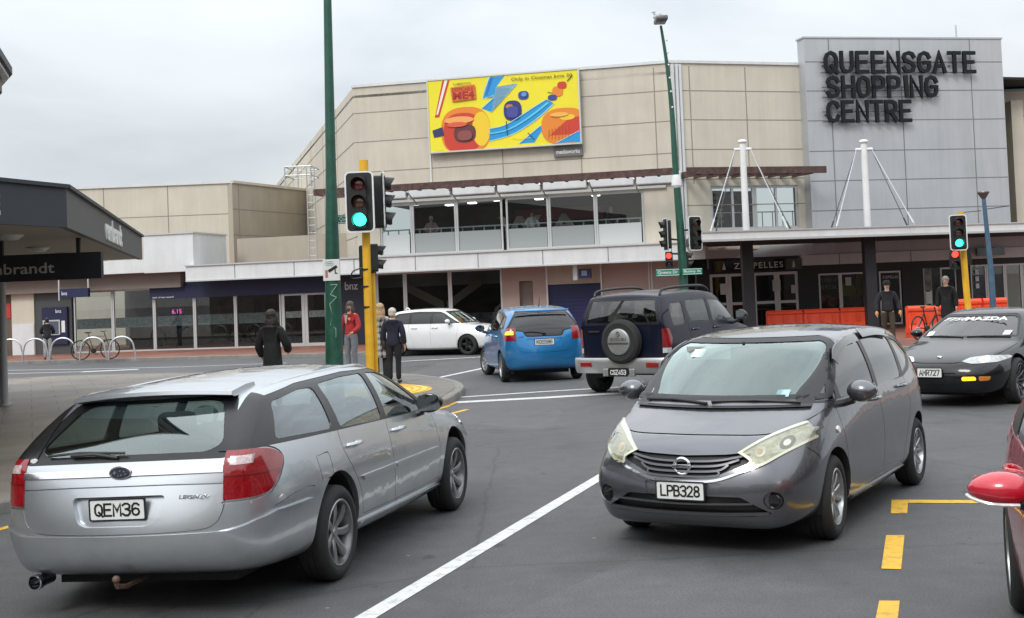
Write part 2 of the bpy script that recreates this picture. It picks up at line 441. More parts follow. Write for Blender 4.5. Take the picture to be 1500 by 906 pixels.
# ------------------------------------------------------------------ wheels
M_trim = mat('window_trim_black', (.010, .010, .011), .3, nscale=20, namt=.2)
def make_wheel(rad, w, rimr, style, rimmat):
    """lathe axis = local Y, outer face at +Y. returns (tyre mesh, rim mesh)"""
    M = Matrix.Rotation(R(-90), 4, 'X')
    bm = BM()
    h = w / 2; s = rad - rimr
    prof = [(rimr - .01, h - .03), (rimr + .004, h - .008), (rimr + s * .3, h + .004), (rimr + s * .62, h + .002), (rad - .018, h - .012), (rad - .005, h - .026), (rad, h - .045),
            (rad, .03), (rad - .008, .026), (rad - .008, .018), (rad, .014), (rad, -.014), (rad - .008, -.018), (rad - .008, -.026), (rad, -.03), (rad, -h + .045), (rad - .018, -h + .012), (rimr + s * .5, -h), (rimr - .01, -h + .02)]
    lathe(bm, prof, 48, M)
    tyre = tomesh(bm); smoothen(tyre, 40)
    bm = BM()
    # barrel + lip
    lathe(bm, [(rimr + .004, h - .010), (rimr - .004, h - .004), (rimr - .014, h - .008), (rimr - .018, h - .03), (rimr - .03, h - .06), (rimr - .035, -h + .03)], 48, M)
    ns = style['n']; w0 = style.get('w0', .05); w1 = style.get('w1', .04); dish = style.get('dish', .02); hubr = style.get('hub', .065)
    yb = h - .018
    for i in range(ns):
        for tw in style.get('twin', (0,)):
            ang = 2 * PI * i / ns + style.get('rot', 0)
            n = 6; secs = []
            for q in range(n + 1):
                t = q / n; r = hubr * .6 + (rimr - .012 - hubr * .6) * t
                ww = w0 + (w1 - w0) * t; off = tw * (.3 + .7 * t) + style.get('sweep', 0) * math.sin(t * PI)
                y = yb - dish * (1 - t) ** 2 - .004
                secs.append([(r, off - ww / 2, y - .028), (r, off - ww / 2, y - .006), (r, off - ww * .3, y), (r, off + ww * .3, y), (r, off + ww / 2, y - .006), (r, off + ww / 2, y - .028)])
            rings = []
            for sct in secs:
                ring = []
                for (rr, tt, y) in sct:
                    ca, sa = math.cos(ang), math.sin(ang)
                    ring.append(bm.verts.new((rr * ca - tt * sa, y, rr * sa + tt * ca)))
                rings.append(ring)
            for A, B in zip(rings, rings[1:]):
                for k in range(6): bm.faces.new((A[k], A[(k + 1) % 6], B[(k + 1) % 6], B[k]))
            bm.faces.new(rings[0]); bm.faces.new(rings[-1])
    lathe(bm, [(0, yb - dish + .006), (hubr * .45, yb - dish + .006), (hubr * .5, yb - dish), (hubr, yb - dish - .002), (hubr * 1.05, yb - dish - .03)], 24, M)
    bmesh.ops.recalc_face_normals(bm, faces=bm.faces)
    rim = tomesh(bm, False); smoothen(rim, 35)
    bm = BM(); lathe(bm, [(0, -h + .06), (rimr - .05, -h + .06), (rimr - .03, -h + .03)], 32, M)
    lathe(bm, [(.03, h - .075), (min(.13, rimr - .05), h - .075), (min(.13, rimr - .05), h - .09)], 32, M)
    disc = tomesh(bm)
    return tyre, rim, disc
def add_wheels(T, wb, track, rad, w, rimr, style, rimmat, steer=0, whichs=None, zc=None):
    ty, rm, dc = make_wheel(rad, w, rimr, style, rimmat)
    for m_, mm in ((ty, M_rubber), (rm, rimmat), (dc, M_under)): m_.materials.append(mm)
    for (sx, sy) in ((1, 1), (1, -1), (-1, 1), (-1, -1)):
        o = bpy.data.objects.new('wheel', ty); link(o, T)
        o.location = (sx * wb / 2, sy * (track / 2), rad)
        o.rotation_euler = (0, random.random() * 3, (0 if sy > 0 else PI) + (steer if sx > 0 else 0))
        link(bpy.data.objects.new('rim', rm), o); link(bpy.data.objects.new('brake_disc', dc), o)

S_BOLD = .004
def plate(T, s, origin, xdir, light=True, w=.36, h=.125, tilt=0, name='number_plate'):
    x = Vector(xdir).normalized(); n = x.cross(Vector((0, 0, 1))); o = Vector(origin)
    z = (Vector((0, 0, 1)) + n * tilt).normalized(); n = x.cross(z)
    M = Matrix(((x.x, z.x, n.x, o.x), (x.y, z.y, n.y, o.y), (x.z, z.z, n.z, o.z), (0, 0, 0, 1)))
    bm = BM(); prism(bm, [(p[0], p[1], 0) for p in roundpoly([(-w / 2, -h / 2), (w / 2, -h / 2), (w / 2, h / 2), (-w / 2, h / 2)], .012)], (0, 0, 1), 0, .006)
    bm.transform(M); p = obj(name, bm, M_plate if light else M_gloss, T)
    bm = BM(); e = .005
    out = roundpoly([(-w / 2 - e, -h / 2 - e), (w / 2 + e, -h / 2 - e), (w / 2 + e, h / 2 + e), (-w / 2 - e, h / 2 + e)], .014)
    inn = roundpoly([(-w / 2 + .004, -h / 2 + .004), (w / 2 - .004, -h / 2 + .004), (w / 2 - .004, h / 2 - .004), (-w / 2 + .004, h / 2 - .004)], .01)
    k = len(out)
    for zz in (-.004, .009):
        A = [bm.verts.new((a[0], a[1], zz)) for a in out]; B = [bm.verts.new((a[0], a[1], zz)) for a in inn]
        for i in range(k): bm.faces.new((A[i], A[(i + 1) % k], B[(i + 1) % k], B[i]))
        if zz < 0: A0, B0 = A, B
    for i in range(k):
        j = (i + 1) % k
        bm.faces.new((A0[i], A0[j], A[j], A[i])); bm.faces.new((B0[i], B0[j], B[j], B[i]))
    bm.transform(M); obj('plate_frame', bm, M_black, p)
    t = stroke_text(s, w * .80, h * .56, h * .095)
    t.transform(M @ Matrix.Translation((0, 0, .0075))); meshobj('plate_lettering', t, M_ink if light else M_plate, p)
    return p

def seat_mesh(x, y, w=.5, hr=True, zb=.35, ztop=1.0, hz=1.2):
    bm = BM()
    box(bm, (x - .02, y - w / 2, zb), (x + .5, y + w / 2, zb + .18), bev=.05)
    v = box(bm, (x - .09, y - w / 2 + .02, zb + .1), (x + .05, y + w / 2 - .02, ztop), bev=.05)
    M = Matrix.Translation((-.0, 0, 0))
    if hr:
        box(bm, (x - .2, y - .14, ztop + .05), (x - .09, y + .14, hz), bev=.045)
        for s in (-.06, .06): tube(bm, [(x - .08, y + s, ztop - .05), (x - .14, y + s, ztop + .1)], .008, 6)
    return bm

def build_car(S, T, M_paint, M_glass, extra=None):
    """T: the thing's empty. makes body, glass, trim, lamps, gaps, interior"""
    body0 = car_cage(S)
    wells = []
    for sx in (1, -1):
        for sy in (1, -1):
            bm = BM(); r = S['arch']
            lathe(bm, [(0, -.17), (r, -.17), (r, .17), (0, .17)], 40, Matrix.Translation((sx * S['wb'] / 2, sy * (S['dim'][2] / 2 - .10), S['rad'] + .012)) @ RX90)
            box(bm, (0, 0, 0), (0, 0, 0)) if False else None
            wells.append(tomesh(bm))
    shell_in = offset(body0, -.035)
    xa, xb, zf = S['inner']
    bmi = BM(); box(bmi, (xa, -1.2, zf), (xb, 1.2, 2.2)); cab_box = tomesh(bmi)
    cav = bop(shell_in, cab_box, 'INTERSECT')
    body = bop(body0, cav, 'DIFFERENCE')
    for w in wells: body = bop(body, w, 'DIFFERENCE')
    # arch lips
    shells = {}
    def shell(o1, o0):
        if (o1, o0) not in shells:
            a = offset(body0, o1); b = offset(body0, o0)
            s = bop(a, b, 'DIFFERENCE')
            for w in wells: s = bop(s, w, 'DIFFERENCE')
            shells[o1, o0] = s
        return shells[o1, o0]
    def patch(pr, o1, o0): return bop(shell(o1, o0), pr, 'INTERSECT')
    # openings: list of dicts(frame prism, panes [prisms])
    for op in S['openings']:
        pr = op['outer']; body = bop(body, pr, 'DIFFERENCE')
        fr = patch(pr, -.003, -.03)
        panes = None
        for pn in op['panes']:
            fr = bop(fr, pn, 'DIFFERENCE')
            g = patch(pn, -.008, -.012)
            if len(g.polygons): meshparts(op.get('name', 'window_pane'), g, op.get('glass', M_glass), T)
        if len(fr.polygons): meshparts(op.get('fname', 'window_trim'), fr, op.get('frame', M_trim), T)
    for pr in S.get('cuts', []): body = bop(body, pr, 'DIFFERENCE')
    for pr, depth in S.get('recess', []):   # recess following the surface: remove skin to given depth
        body = bop(body, patch(pr, .01, -depth), 'DIFFERENCE')
    for pr in S.get('gaps', []): body = bop(body, patch(pr, .01, -.012), 'DIFFERENCE')
    for name, pr, m_, o1, o0 in S.get('patches', []):
        g = patch(pr, o1, o0)
        if o0 < 0 and S.get('cutpatch', True) and o1 > 0: body = bop(body, bop(shell(.02, o0 + .004), pr, 'INTERSECT'), 'DIFFERENCE')
        if len(g.polygons): meshparts(name, g, m_, T)
    ob = meshobj('body', body, M_paint, T, smooth=True)
    # wheel-well linings
    for sx in (1, -1):
        for sy in (1, -1):
            bm = BM(); y1 = sy * (S['dim'][2] / 2 - .045); y0 = sy * (S['dim'][2] / 2 - .38); r = S['arch'] - .004
            n = 20; cx = sx * S['wb'] / 2; cz = S['rad'] + .012
            prev = None
            for k in range(n + 1):
                a = PI * (-.08 + 1.16 * k / n); p = (cx + r * math.cos(a), cz + r * math.sin(a))
                v = (bm.verts.new((p[0], y0, p[1])), bm.verts.new((p[0], y1, p[1])))
                if prev: bm.faces.new((prev[0], v[0], v[1], prev[1]))
                prev = v
            obj('wheel_arch_liner', bm, M_under, T)
    # underbody
    bm = BM(); X0, X1, W, Z0, Z1 = S['dim']
    box(bm, (X0 + .35, -W / 2 + .32, Z0 - .02), (X1 - .35, W / 2 - .32, Z0 + .12)); 
    for sx in (1, -1): box(bm, (sx * S['wb'] / 2 - .06, -W / 2 + .2, S['rad'] - .06), (sx * S['wb'] / 2 + .06, W / 2 - .2, S['rad'] + .06))
    obj('underbody', bm, M_under, T)
    # interior
    xr, xf = S['seats']   # rear / front seat x
    fl = S.get('seat_z', (.4, .98, 1.2))
    for x in (xf, xr):
        for sy in (-.36, .36):
            obj('seat', seat_mesh(x, sy, .5, True, *fl), S.get('seatm', M_seat), T, smooth=True)
    bm = BM(); xd = S['dash']; box(bm, (xd - .15, -.66, zf), (xd + .28, .66, S['dashz']), bev=.04)
    d = obj('dashboard', bm, M_dash, T, smooth=True)
    bm = BM(); c = Vector((xd - .32, -.36, S['dashz'] + .0)); tl = Matrix.Translation(c) @ Matrix.Rotation(R(-65), 4, 'Y')
    tube(bm, [tl @ Vector((.18 * math.cos(a * PI / 12), .18 * math.sin(a * PI / 12), 0)) for a in range(24)], .014, 8, closed=True)
    tube(bm, [tl @ Vector((-.17, 0, 0)), tl @ Vector((.17, 0, 0))], .02, 6); tube(bm, [tl @ Vector((0, 0, 0)), tl @ Vector((0, -.17, 0))], .02, 6)
    tube(bm, [tl @ Vector((0, 0, 0)), tl @ Vector((0, 0, -.2))], .03, 8)
    obj('steering_wheel', bm, M_dash, T, smooth=True)
    return body0

def mirror_pair(T, x, y, z, M_paint, tip=.24, h=.15, arm=True, lens=None, low=None):
    for s in (1, -1):
        bm = BM()
        v = ball(bm, (0, 0, 0), (1, 1, 1), 12)
        # rounded wing shape
        for q in v:
            c = q.co; yy = c.y
            t = (yy + 1) / 2
            q.co = Vector((max(-.35, c.x) * .095 * (.85 + .15 * (1 - t)), yy * tip / 2, c.z * h / 2 * (1 - .22 * t ** 3)))
        bmesh.ops.transform(bm, matrix=Matrix.Translation((x, s * (y + tip / 2), z)) @ Matrix.Diagonal((1, s, 1, 1)), verts=bm.verts)
        w = obj('wing_mirror', bm, M_paint, T, smooth=True, ang=60)
        bm = BM(); prism(bm, [(0, a[0], a[1]) for a in roundpoly([(s * (y + .02), z - h * .38), (s * (y + tip * .93), z - h * .34), (s * (y + tip * .9), z + h * .36), (s * (y + .02), z + h * .40)], .03)], (1, 0, 0), x - .042, x - .034)
        obj('mirror_glass', bm, MATS['mirror_glass'], w)
        bm = BM(); tube(bm, [(x - .01, s * (y - .07), z - h * .62), (x, s * (y + .05), z - h * .4)], .028, 8); obj('mirror_arm', bm, M_black, w, smooth=True)
mat('mirror_glass', (.55, .58, .6), .03, 1.)
def handle(T, x, y, z, s, m, n='door_handle', L=.2):
    bm = BM(); pts = [(x - L / 2, s * (y - .01), z), (x - L / 2 + .03, s * (y + .035), z + .003), (x + L / 2 - .03, s * (y + .035), z + .003), (x + L / 2, s * (y - .01), z)]
    tube(bm, smoothline(pts, 4), .015, 8); return obj(n, bm, m, T, smooth=True)
def wiper(T, pts, r=.012):
    bm = BM(); tube(bm, pts, r, 6); return obj('wiper', bm, M_black, T, smooth=True)
def surf_x(me, y, z, front=True):
    """x on the body surface for a given (y,z), by ray cast"""
    from mathutils.bvhtree import BVHTree
    key = me.name
    if key not in BV: BV[key] = BVHTree.FromPolygons([v.co[:] for v in me.vertices], [p.vertices[:] for p in me.polygons])
    o = Vector((4 if front else -4, y, z)); h = BV[key].ray_cast(o, Vector((-1 if front else 1, 0, 0)))
    return h[0].x if h[0] else 0
def surf_y(me, x, z, s=1):
    from mathutils.bvhtree import BVHTree
    key = me.name
    if key not in BV: BV[key] = BVHTree.FromPolygons([v.co[:] for v in me.vertices], [p.vertices[:] for p in me.polygons])
    h = BV[key].ray_cast(Vector((x, 3 * s, z)), Vector((0, -s, 0)))
    return abs(h[0].y) if h[0] else 0
def surf_z(me, x, y):
    from mathutils.bvhtree import BVHTree
    key = me.name
    if key not in BV: BV[key] = BVHTree.FromPolygons([v.co[:] for v in me.vertices], [p.vertices[:] for p in me.polygons])
    h = BV[key].ray_cast(Vector((x, y, 3)), Vector((0, 0, -1)))
    return h[0].z if h[0] else 0
BV = {}
def circ(c, r, n=20, ry=None): return [(c[0] + r * math.cos(2 * PI * k / n), c[1] + (ry or r) * math.sin(2 * PI * k / n)) for k in range(n)]
def inset(pts, d):
    k = len(pts); A = sum(pts[i][0] * pts[(i + 1) % k][1] - pts[(i + 1) % k][0] * pts[i][1] for i in range(k)); s = 1 if A > 0 else -1
    out = []
    for i in range(k):
        p = Vector(pts[i]); a = (p - Vector(pts[i - 1])).normalized(); b = (Vector(pts[(i + 1) % k]) - p).normalized()
        na = Vector((-a.y, a.x)) * s; nb = Vector((-b.y, b.x)) * s; m = na + nb; m = m / max(.3, m.dot(na)) if m.length > .01 else na
        out.append(tuple(p + m * d))
    return out
def RP(pts, r=.03, n=4): return roundpoly(pts, r, n)
GAP = .007
def heading(deg): return R(90) - R(deg)          # clockwise from +Y (away from the camera)
def pose(T, anchor, local, rz, s):
    """put car-local ground point 'local' on world point anchor"""
    sc = s if isinstance(s, tuple) else (s, s, s)
    l = Vector((local[0] * sc[0], local[1] * sc[1]))
    T.rotation_euler = (0, 0, rz); T.scale = sc
    T.location = (anchor.x - (l.x * math.cos(rz) - l.y * math.sin(rz)), anchor.y - (l.x * math.sin(rz) + l.y * math.cos(rz)), 0)
g_tint = glass('car_glass', (.62, .70, .68), 1.0); g_dark = glass('car_glass_dark', (.22, .24, .25), 1.0); g_ws = glass('car_windscreen_glass', (.72, .80, .78), 1.7, col=(.86, 1, .98))
g_vdark = glass('car_glass_privacy', (.06, .065, .07), 1.)

# =============================================================== silver estate
def silver_estate():
    P = paint('silver_paint', (.46, .49, .52), .82, .34, .1)
    T = thing('estate_car', 'silver estate car waiting at the left kerb, plate QEM36, seen from behind', 'car')
    DLO = RP([(.84, .91), (.74, 1.0), (.34, 1.27), (.12, 1.315), (-.6, 1.335), (-1.4, 1.315), (-1.93, 1.265), (-2.27, .985)], .03)
    q = RP([(-2.06, 1.01), (-1.24, .98), (-1.22, 1.27), (-1.42, 1.275), (-1.86, 1.23)], .05)
    rd = RP([(-1.10, .97), (-.30, .945), (-.28, 1.30), (-.7, 1.303), (-1.12, 1.285)], .04)
    fd = RP([(-.20, .94), (.77, .918), (.68, .99), (.31, 1.235), (.11, 1.28), (-.18, 1.298)], .04)
    RW = RP([(-.66, .945), (.66, .945), (.70, 1.0), (.55, 1.295), (-.55, 1.295), (-.70, 1.0)], .05)
    RWi = RP([(-.52, .985), (.52, .985), (.61, 1.03), (.49, 1.25), (.40, 1.27), (-.40, 1.27), (-.49, 1.25), (-.61, 1.03)], .09)
    WS = RP([(-.68, .94), (.68, .94), (.55, 1.28), (.50, 1.31), (-.50, 1.31), (-.55, 1.28)], .05)
    tg = smoothline([(.66, .97), (.665, .80), (.655, .66), (.60, .565), (.45, .535), (0, .53), (-.45, .535), (-.60, .565), (-.655, .66), (-.665, .80), (-.66, .97)], 4)
    S = dict(
        st=[(-2.44, .30, .70, .38, .79, .60, .72, .95, .97), (-2.18, .24, .80, .36, .87, .64, .79, .965, .97), (-1.5, .22, .83, .34, .875, .66, .81, .96, .96), (-.8, .20, .83, .30, .865, .65, .81, .95, .95),
            (-.1, .20, .83, .30, .865, .64, .81, .935, .94), (.5, .20, .83, .30, .865, .64, .81, .92, .93), (.97, .21, .83, .32, .87, .64, .79, .90, .92), (1.55, .22, .83, .34, .87, .64, .76, .85, .91), (1.95, .22, .79, .36, .84, .60, .70, .76, .83), (2.18, .24, .66, .38, .72, .55, .58, .68, .73)],
        rear=[-2.50, -2.60, -2.58, -2.40], front=[2.26, 2.32, 2.34, 2.24], cab=(0, 6), cowl=.28,
        roof=[(-1.93, .60, 1.30, 1.35), (-1.72, .62, 1.335, 1.385), (-1.25, .63, 1.355, 1.41), (-.7, .64, 1.37, 1.43), (-.25, .64, 1.365, 1.425), (.06, .62, 1.345, 1.40), (.35, .57, 1.30, 1.365)],
        dim=(-2.58, 2.28, 1.82, .20, 1.405), wb=2.67, rad=.318, arch=.372, inner=(-2.1, .9, .72), seats=(-.95, .05), dash=.68, dashz=.9, seat_z=(.4, .93, 1.14), seatm=M_seatl,
        openings=[dict(outer=both_side(DLO), panes=[both_side(q), both_side(rd), both_side(fd)], glass=glass('car_glass_mid', (.72, .80, .80), 1.35, col=(.88, .96, 1))),
                  dict(outer=P_end(RW, -2.7, -1.4), panes=[P_end(RWi, -2.7, -1.4)], name='rear_window', fname='rear_window_surround', glass=glass('rear_glass_pale', (.80, .86, .85), 2.0, col=(.9, 1, .98))),
                  dict(outer=P_end(WS, .3, 1.8), panes=[P_end(inset(WS, .05), .3, 1.8)], name='windscreen', fname='windscreen_surround', glass=g_ws)],
        gaps=[P_end(strip(tg, GAP), -2.8, -2.0), both_side(strip(smoothline([(-.24, 1.31), (-.25, .93), (-.24, .6), (-.22, .38), (-.18, .3)], 4), GAP), .5),
              both_side(strip(smoothline([(-1.18, .965), (-1.16, .82), (-1.04, .66), (-.93, .5), (-.88, .34)], 4), GAP), .5), both_side(strip([(-.88, .335), (-.18, .325), (.86, .33), (.89, .6), (.86, .90)], GAP), .5),
              both_side(strip(smoothline([(-2.25, .625), (-2.0, .665), (-1.82, .675), (-1.72, .66)], 4), GAP), .5), both_side(strip(smoothline([(-2.8, 1.005), (-2.3, .995), (-2.11, .96), (-2.05, .90), (-2.10, .83), (-2.21, .745), (-2.36, .695), (-2.8, .68)], 3), .012), .645), P_side(strip(RP([(-1.62, .84), (-1.42, .845), (-1.40, .68), (-1.60, .675), (-1.62, .845)], .03), GAP), -1.2, -.5),
              P_end(strip([(-.655, .800), (-.30, .806), (.30, .806), (.655, .800)], .007), -2.8, -2.0)],
        patches=[('tail_lamp', P_side(smoothline([(-2.8, .995), (-2.3, .985), (-2.12, .95), (-2.06, .90), (-2.11, .84), (-2.22, .755), (-2.36, .71), (-2.8, .69)], 3), .655, 1.2), M_redlens, .006, -.03),
                 ('tail_lamp', P_side(smoothline([(-2.8, .995), (-2.3, .985), (-2.12, .95), (-2.06, .90), (-2.11, .84), (-2.22, .755), (-2.36, .71), (-2.8, .69)], 3), -1.2, -.655), M_redlens, .006, -.03),
                 ('pillar_trim', P_side([(-2.62, .985), (-2.62, 1.02), (-2.12, 1.32), (-1.92, 1.318), (-1.86, 1.262), (-2.19, .985)], .60, 1.2), M_trim, .004, 0), ('pillar_trim', P_side([(-2.62, .985), (-2.62, 1.02), (-2.12, 1.32), (-1.92, 1.318), (-1.86, 1.262), (-2.19, .985)], -1.2, -.60), M_trim, .004, 0),
                 ('chrome_strip', P_end([(-.655, .868), (.655, .868), (.655, .908), (-.655, .908)], -2.8, -2.), M_chrome, .012, -.0),
                 ('door_moulding', both_side(RP([(-.90, .575), (-.25, .57), (-.25, .602), (-.92, .607)], .008)), P, .018, -.0),
                 ('door_moulding', both_side(RP([(-.22, .57), (.82, .57), (.82, .595), (-.22, .602)], .008)), P, .018, -.0),
                 ('side_sill', both_side(RP([(-.93, .19), (.93, .19), (.93, .27), (-.90, .285)], .02)), P, .022, -.0),
                 ('headlamp', both_side(RP([(1.75, .72), (2.4, .60), (2.4, .74), (1.8, .82)], .03), .5), M_clear, .004, -.03),
                 ('indicator_repeater', both_side(circ((1.72, .70), .022)), M_clearl, .008, 0),
                 ('rear_bumper', P_side([(-2.9, .0), (-1.76, .0), (-1.74, .50), (-1.80, .60), (-2.25, .60), (-2.40, .57), (-2.50, .525), (-2.9, .515)], -1.2, 1.2), P, .022, -.0)],
        recess=[(P_end(RP([(-.31, .75), (.31, .75), (.255, .60), (.20, .575), (-.20, .575), (-.255, .595)], .04), -2.8, -2.), .035)])
    b = build_car(S, T, P, g_tint)
    for s in (-1, 1):   # clear parts of the tail lamps
        for k, (z0, z1, m_) in enumerate(((.905, .955, mat('lens_pale_pink', (.52, .40, .40), .15, .2, coat=1., nscale=50, namt=.4)), (.835, .845, M_redlensd))):
            pr = P_side(RP([(-2.8, z0), (-2.16, z0), (-2.12, z1), (-2.8, z1)], .01), min(s * (.69 if k == 0 else .66), s * (.80 if k == 0 else 1.2)), max(s * (.69 if k == 0 else .66), s * (.80 if k == 0 else 1.2)))
            g = bop(bop(offset(b, .009), offset(b, 0), 'DIFFERENCE'), pr, 'INTERSECT')
            if len(g.polygons): meshobj('reversing_lens' if k == 0 else 'lens_band', g, m_, T, smooth=True)
    xr = surf_x(b, 0, .67, False)
    plate(T, 'QEM36', (xr + .018, 0, .675), (0, -1, 0))
    # oval star badge
    xb = surf_x(b, 0, .885, False) - .016
    bm = BM(); lathe(bm, [(0, .012), (.05, .010), (.056, .004), (.06, -.006)], 32, Matrix.Translation((xb, 0, .887)) @ Matrix.Rotation(R(-90), 4, 'Y') @ Matrix.Diagonal((.6, 1.15, 1, 1)))
    bd = obj('oval_badge', bm, mat('badge_navy', (.02, .03, .06), .15, coat=1), T, smooth=True)
    bm = BM()
    tube(bm, [(xb - .005, .069 * math.cos(a * PI / 16), .887 + .036 * math.sin(a * PI / 16)) for a in range(32)], .005, 6, closed=True)
    for (yy, zz, rr) in ((.032, .003, .015), (-.004, .014, .008), (-.01, -.012, .008), (-.03, .010, .008), (-.038, -.006, .008), (.008, -.016, .007)):
        pts = []
        for a in range(8): r = rr * (1 if a % 2 == 0 else .3); pts.append((xb - .0135, yy + r * math.cos(a * PI / 4), .887 + zz + r * math.sin(a * PI / 4)))
        prism(bm, pts, (1, 0, 0), -.002, .002)
    obj('badge_stars', bm, M_chrome, bd)
    text_obj('model_badge', 'LEGACY', M_chrome, (surf_x(b, -.48, .745, False) - .012, -.485, .735), (0, -1, 0), parent=T, width=.19, height=.024, bold=.01, extrude=.003, shear=.2)
    # spoiler
    bm = BM(); st = []
    for k in range(9):
        y = -.545 + 1.09 * k / 8; x0 = -1.97 - .10 * (1 - (y / .62) ** 2)
        z = 1.338 + .035 * (1 - (y / .6) ** 2)
        st.append([bm.verts.new(p) for p in ((-1.70, y * .97, z + .012), (-1.86, y, z + .008), (x0 - .06, y, z - .022), (x0 - .065, y, z - .045), (x0 - .03, y, z - .056), (-1.88, y, z - .05), (-1.70, y, z - .05))])
    for A, B in zip(st, st[1:]):
        for k in range(7): bm.faces.new((A[k], A[(k + 1) % 7], B[(k + 1) % 7], B[k]))
    bm.faces.new(st[0]); bm.faces.new(st[-1]); obj('roof_spoiler', bm, P, T, smooth=True, ang=50)
    bm = BM(); box(bm, (-2.085, -.17, 1.318), (-2.05, .17, 1.334)); obj('high_brake_lamp', bm, M_redlensd, T)
    for s in (-1, 1):
        bm = BM(); pts = [(-1.66, s * .595, 1.30), (-1.5, s * .60, 1.326), (-1.0, s * .61, 1.348), (-.3, s * .615, 1.355), (.0, s * .60, 1.338), (.18, s * .585, 1.29)]
        tube(bm, smoothline(pts, 5), .015, 8); obj('roof_rail', bm, P, T, smooth=True)
    xw = lambda y, z: surf_x(b, y, z, False) - .02
    wiper(T, [(xw(.05, .99), .05, .975), (xw(.2, 1.0) - .01, .2, 1.0), (xw(.36, 1.0) - .01, .36, .998)], .012)
    wiper(T, [(xw(.0, 1.0) - .012, .0, 1.0), (xw(.3, 1.01) - .012, .3, 1.012), (xw(.54, 1.01) - .012, .52, 1.0)], .009)
    for x in (-.98, -.06):
        for s in (-1, 1):
            handle(T, x, surf_y(b, x, .84) , .84, s, P)
            bm = BM(); prism(bm, [(p[0], 0, p[1]) for p in circ((x, .825), .055, 16, .03)], (0, 1, 0), s * (surf_y(b, x, .825) - .004), s * (surf_y(b, x, .825) + .002)); obj('handle_cup', bm, P, T)
    mirror_pair(T, .50, .86, .985, M_gloss, .22, .17)
    bm = BM(); lathe(bm, [(.035, .12), (.04, -.0), (.047, -.01), (.047, -.05), (.040, -.052), (.036, 0), (.03, .1)], 20, Matrix.Translation((-2.44, .60, .235)) @ Matrix.Rotation(R(90), 4, 'Y') )
    obj('exhaust_pipe', bm, M_chrome, T, smooth=True)
    bm = BM(); tube(bm, [(-2.25, -.02, .22), (-2.5, -.02, .21), (-2.60, -.02, .23), (-2.61, -.02, .255)], .016, 8); ball(bm, (-2.61, -.02, .275), .023)
    obj('tow_bar', bm, mat('rusty_steel', (.14, .09, .07), .7, .3, nscale=20, namt=.4), T, smooth=True)
    bm = BM(); prism(bm, [(0, p[0], p[1]) for p in circ((.62, .975), .022, 16, .014)], (1, 0, 0), surf_x(b, .62, .975, False) - .008, surf_x(b, .62, .975, False) + .01); obj('sticker', bm, M_white, T)
    add_wheels(T, 2.67, 1.60, .318, .21, .222, dict(n=7, w0=.045, w1=.062, dish=.03, hub=.06, sweep=.012), M_alloyd if False else mat('alloy_grey', (.3, .3, .3), .35, .85, nscale=15, namt=.15))
    h = 14.6
    lean = Matrix.Translation((0, 0, .35)) @ Matrix.Rotation(R(-2.0), 4, 'X') @ Matrix.Translation((0, 0, -.35))
    for ch in T.children:
        if ch.name.split('.')[0] != 'wheel': ch.matrix_basis = lean @ ch.matrix_basis      # body leans a little on its springs
    pose(T, G(481, 849), (-1.335, -.80), heading(h), (1.0, 1.045, 1.0))
    return T, b

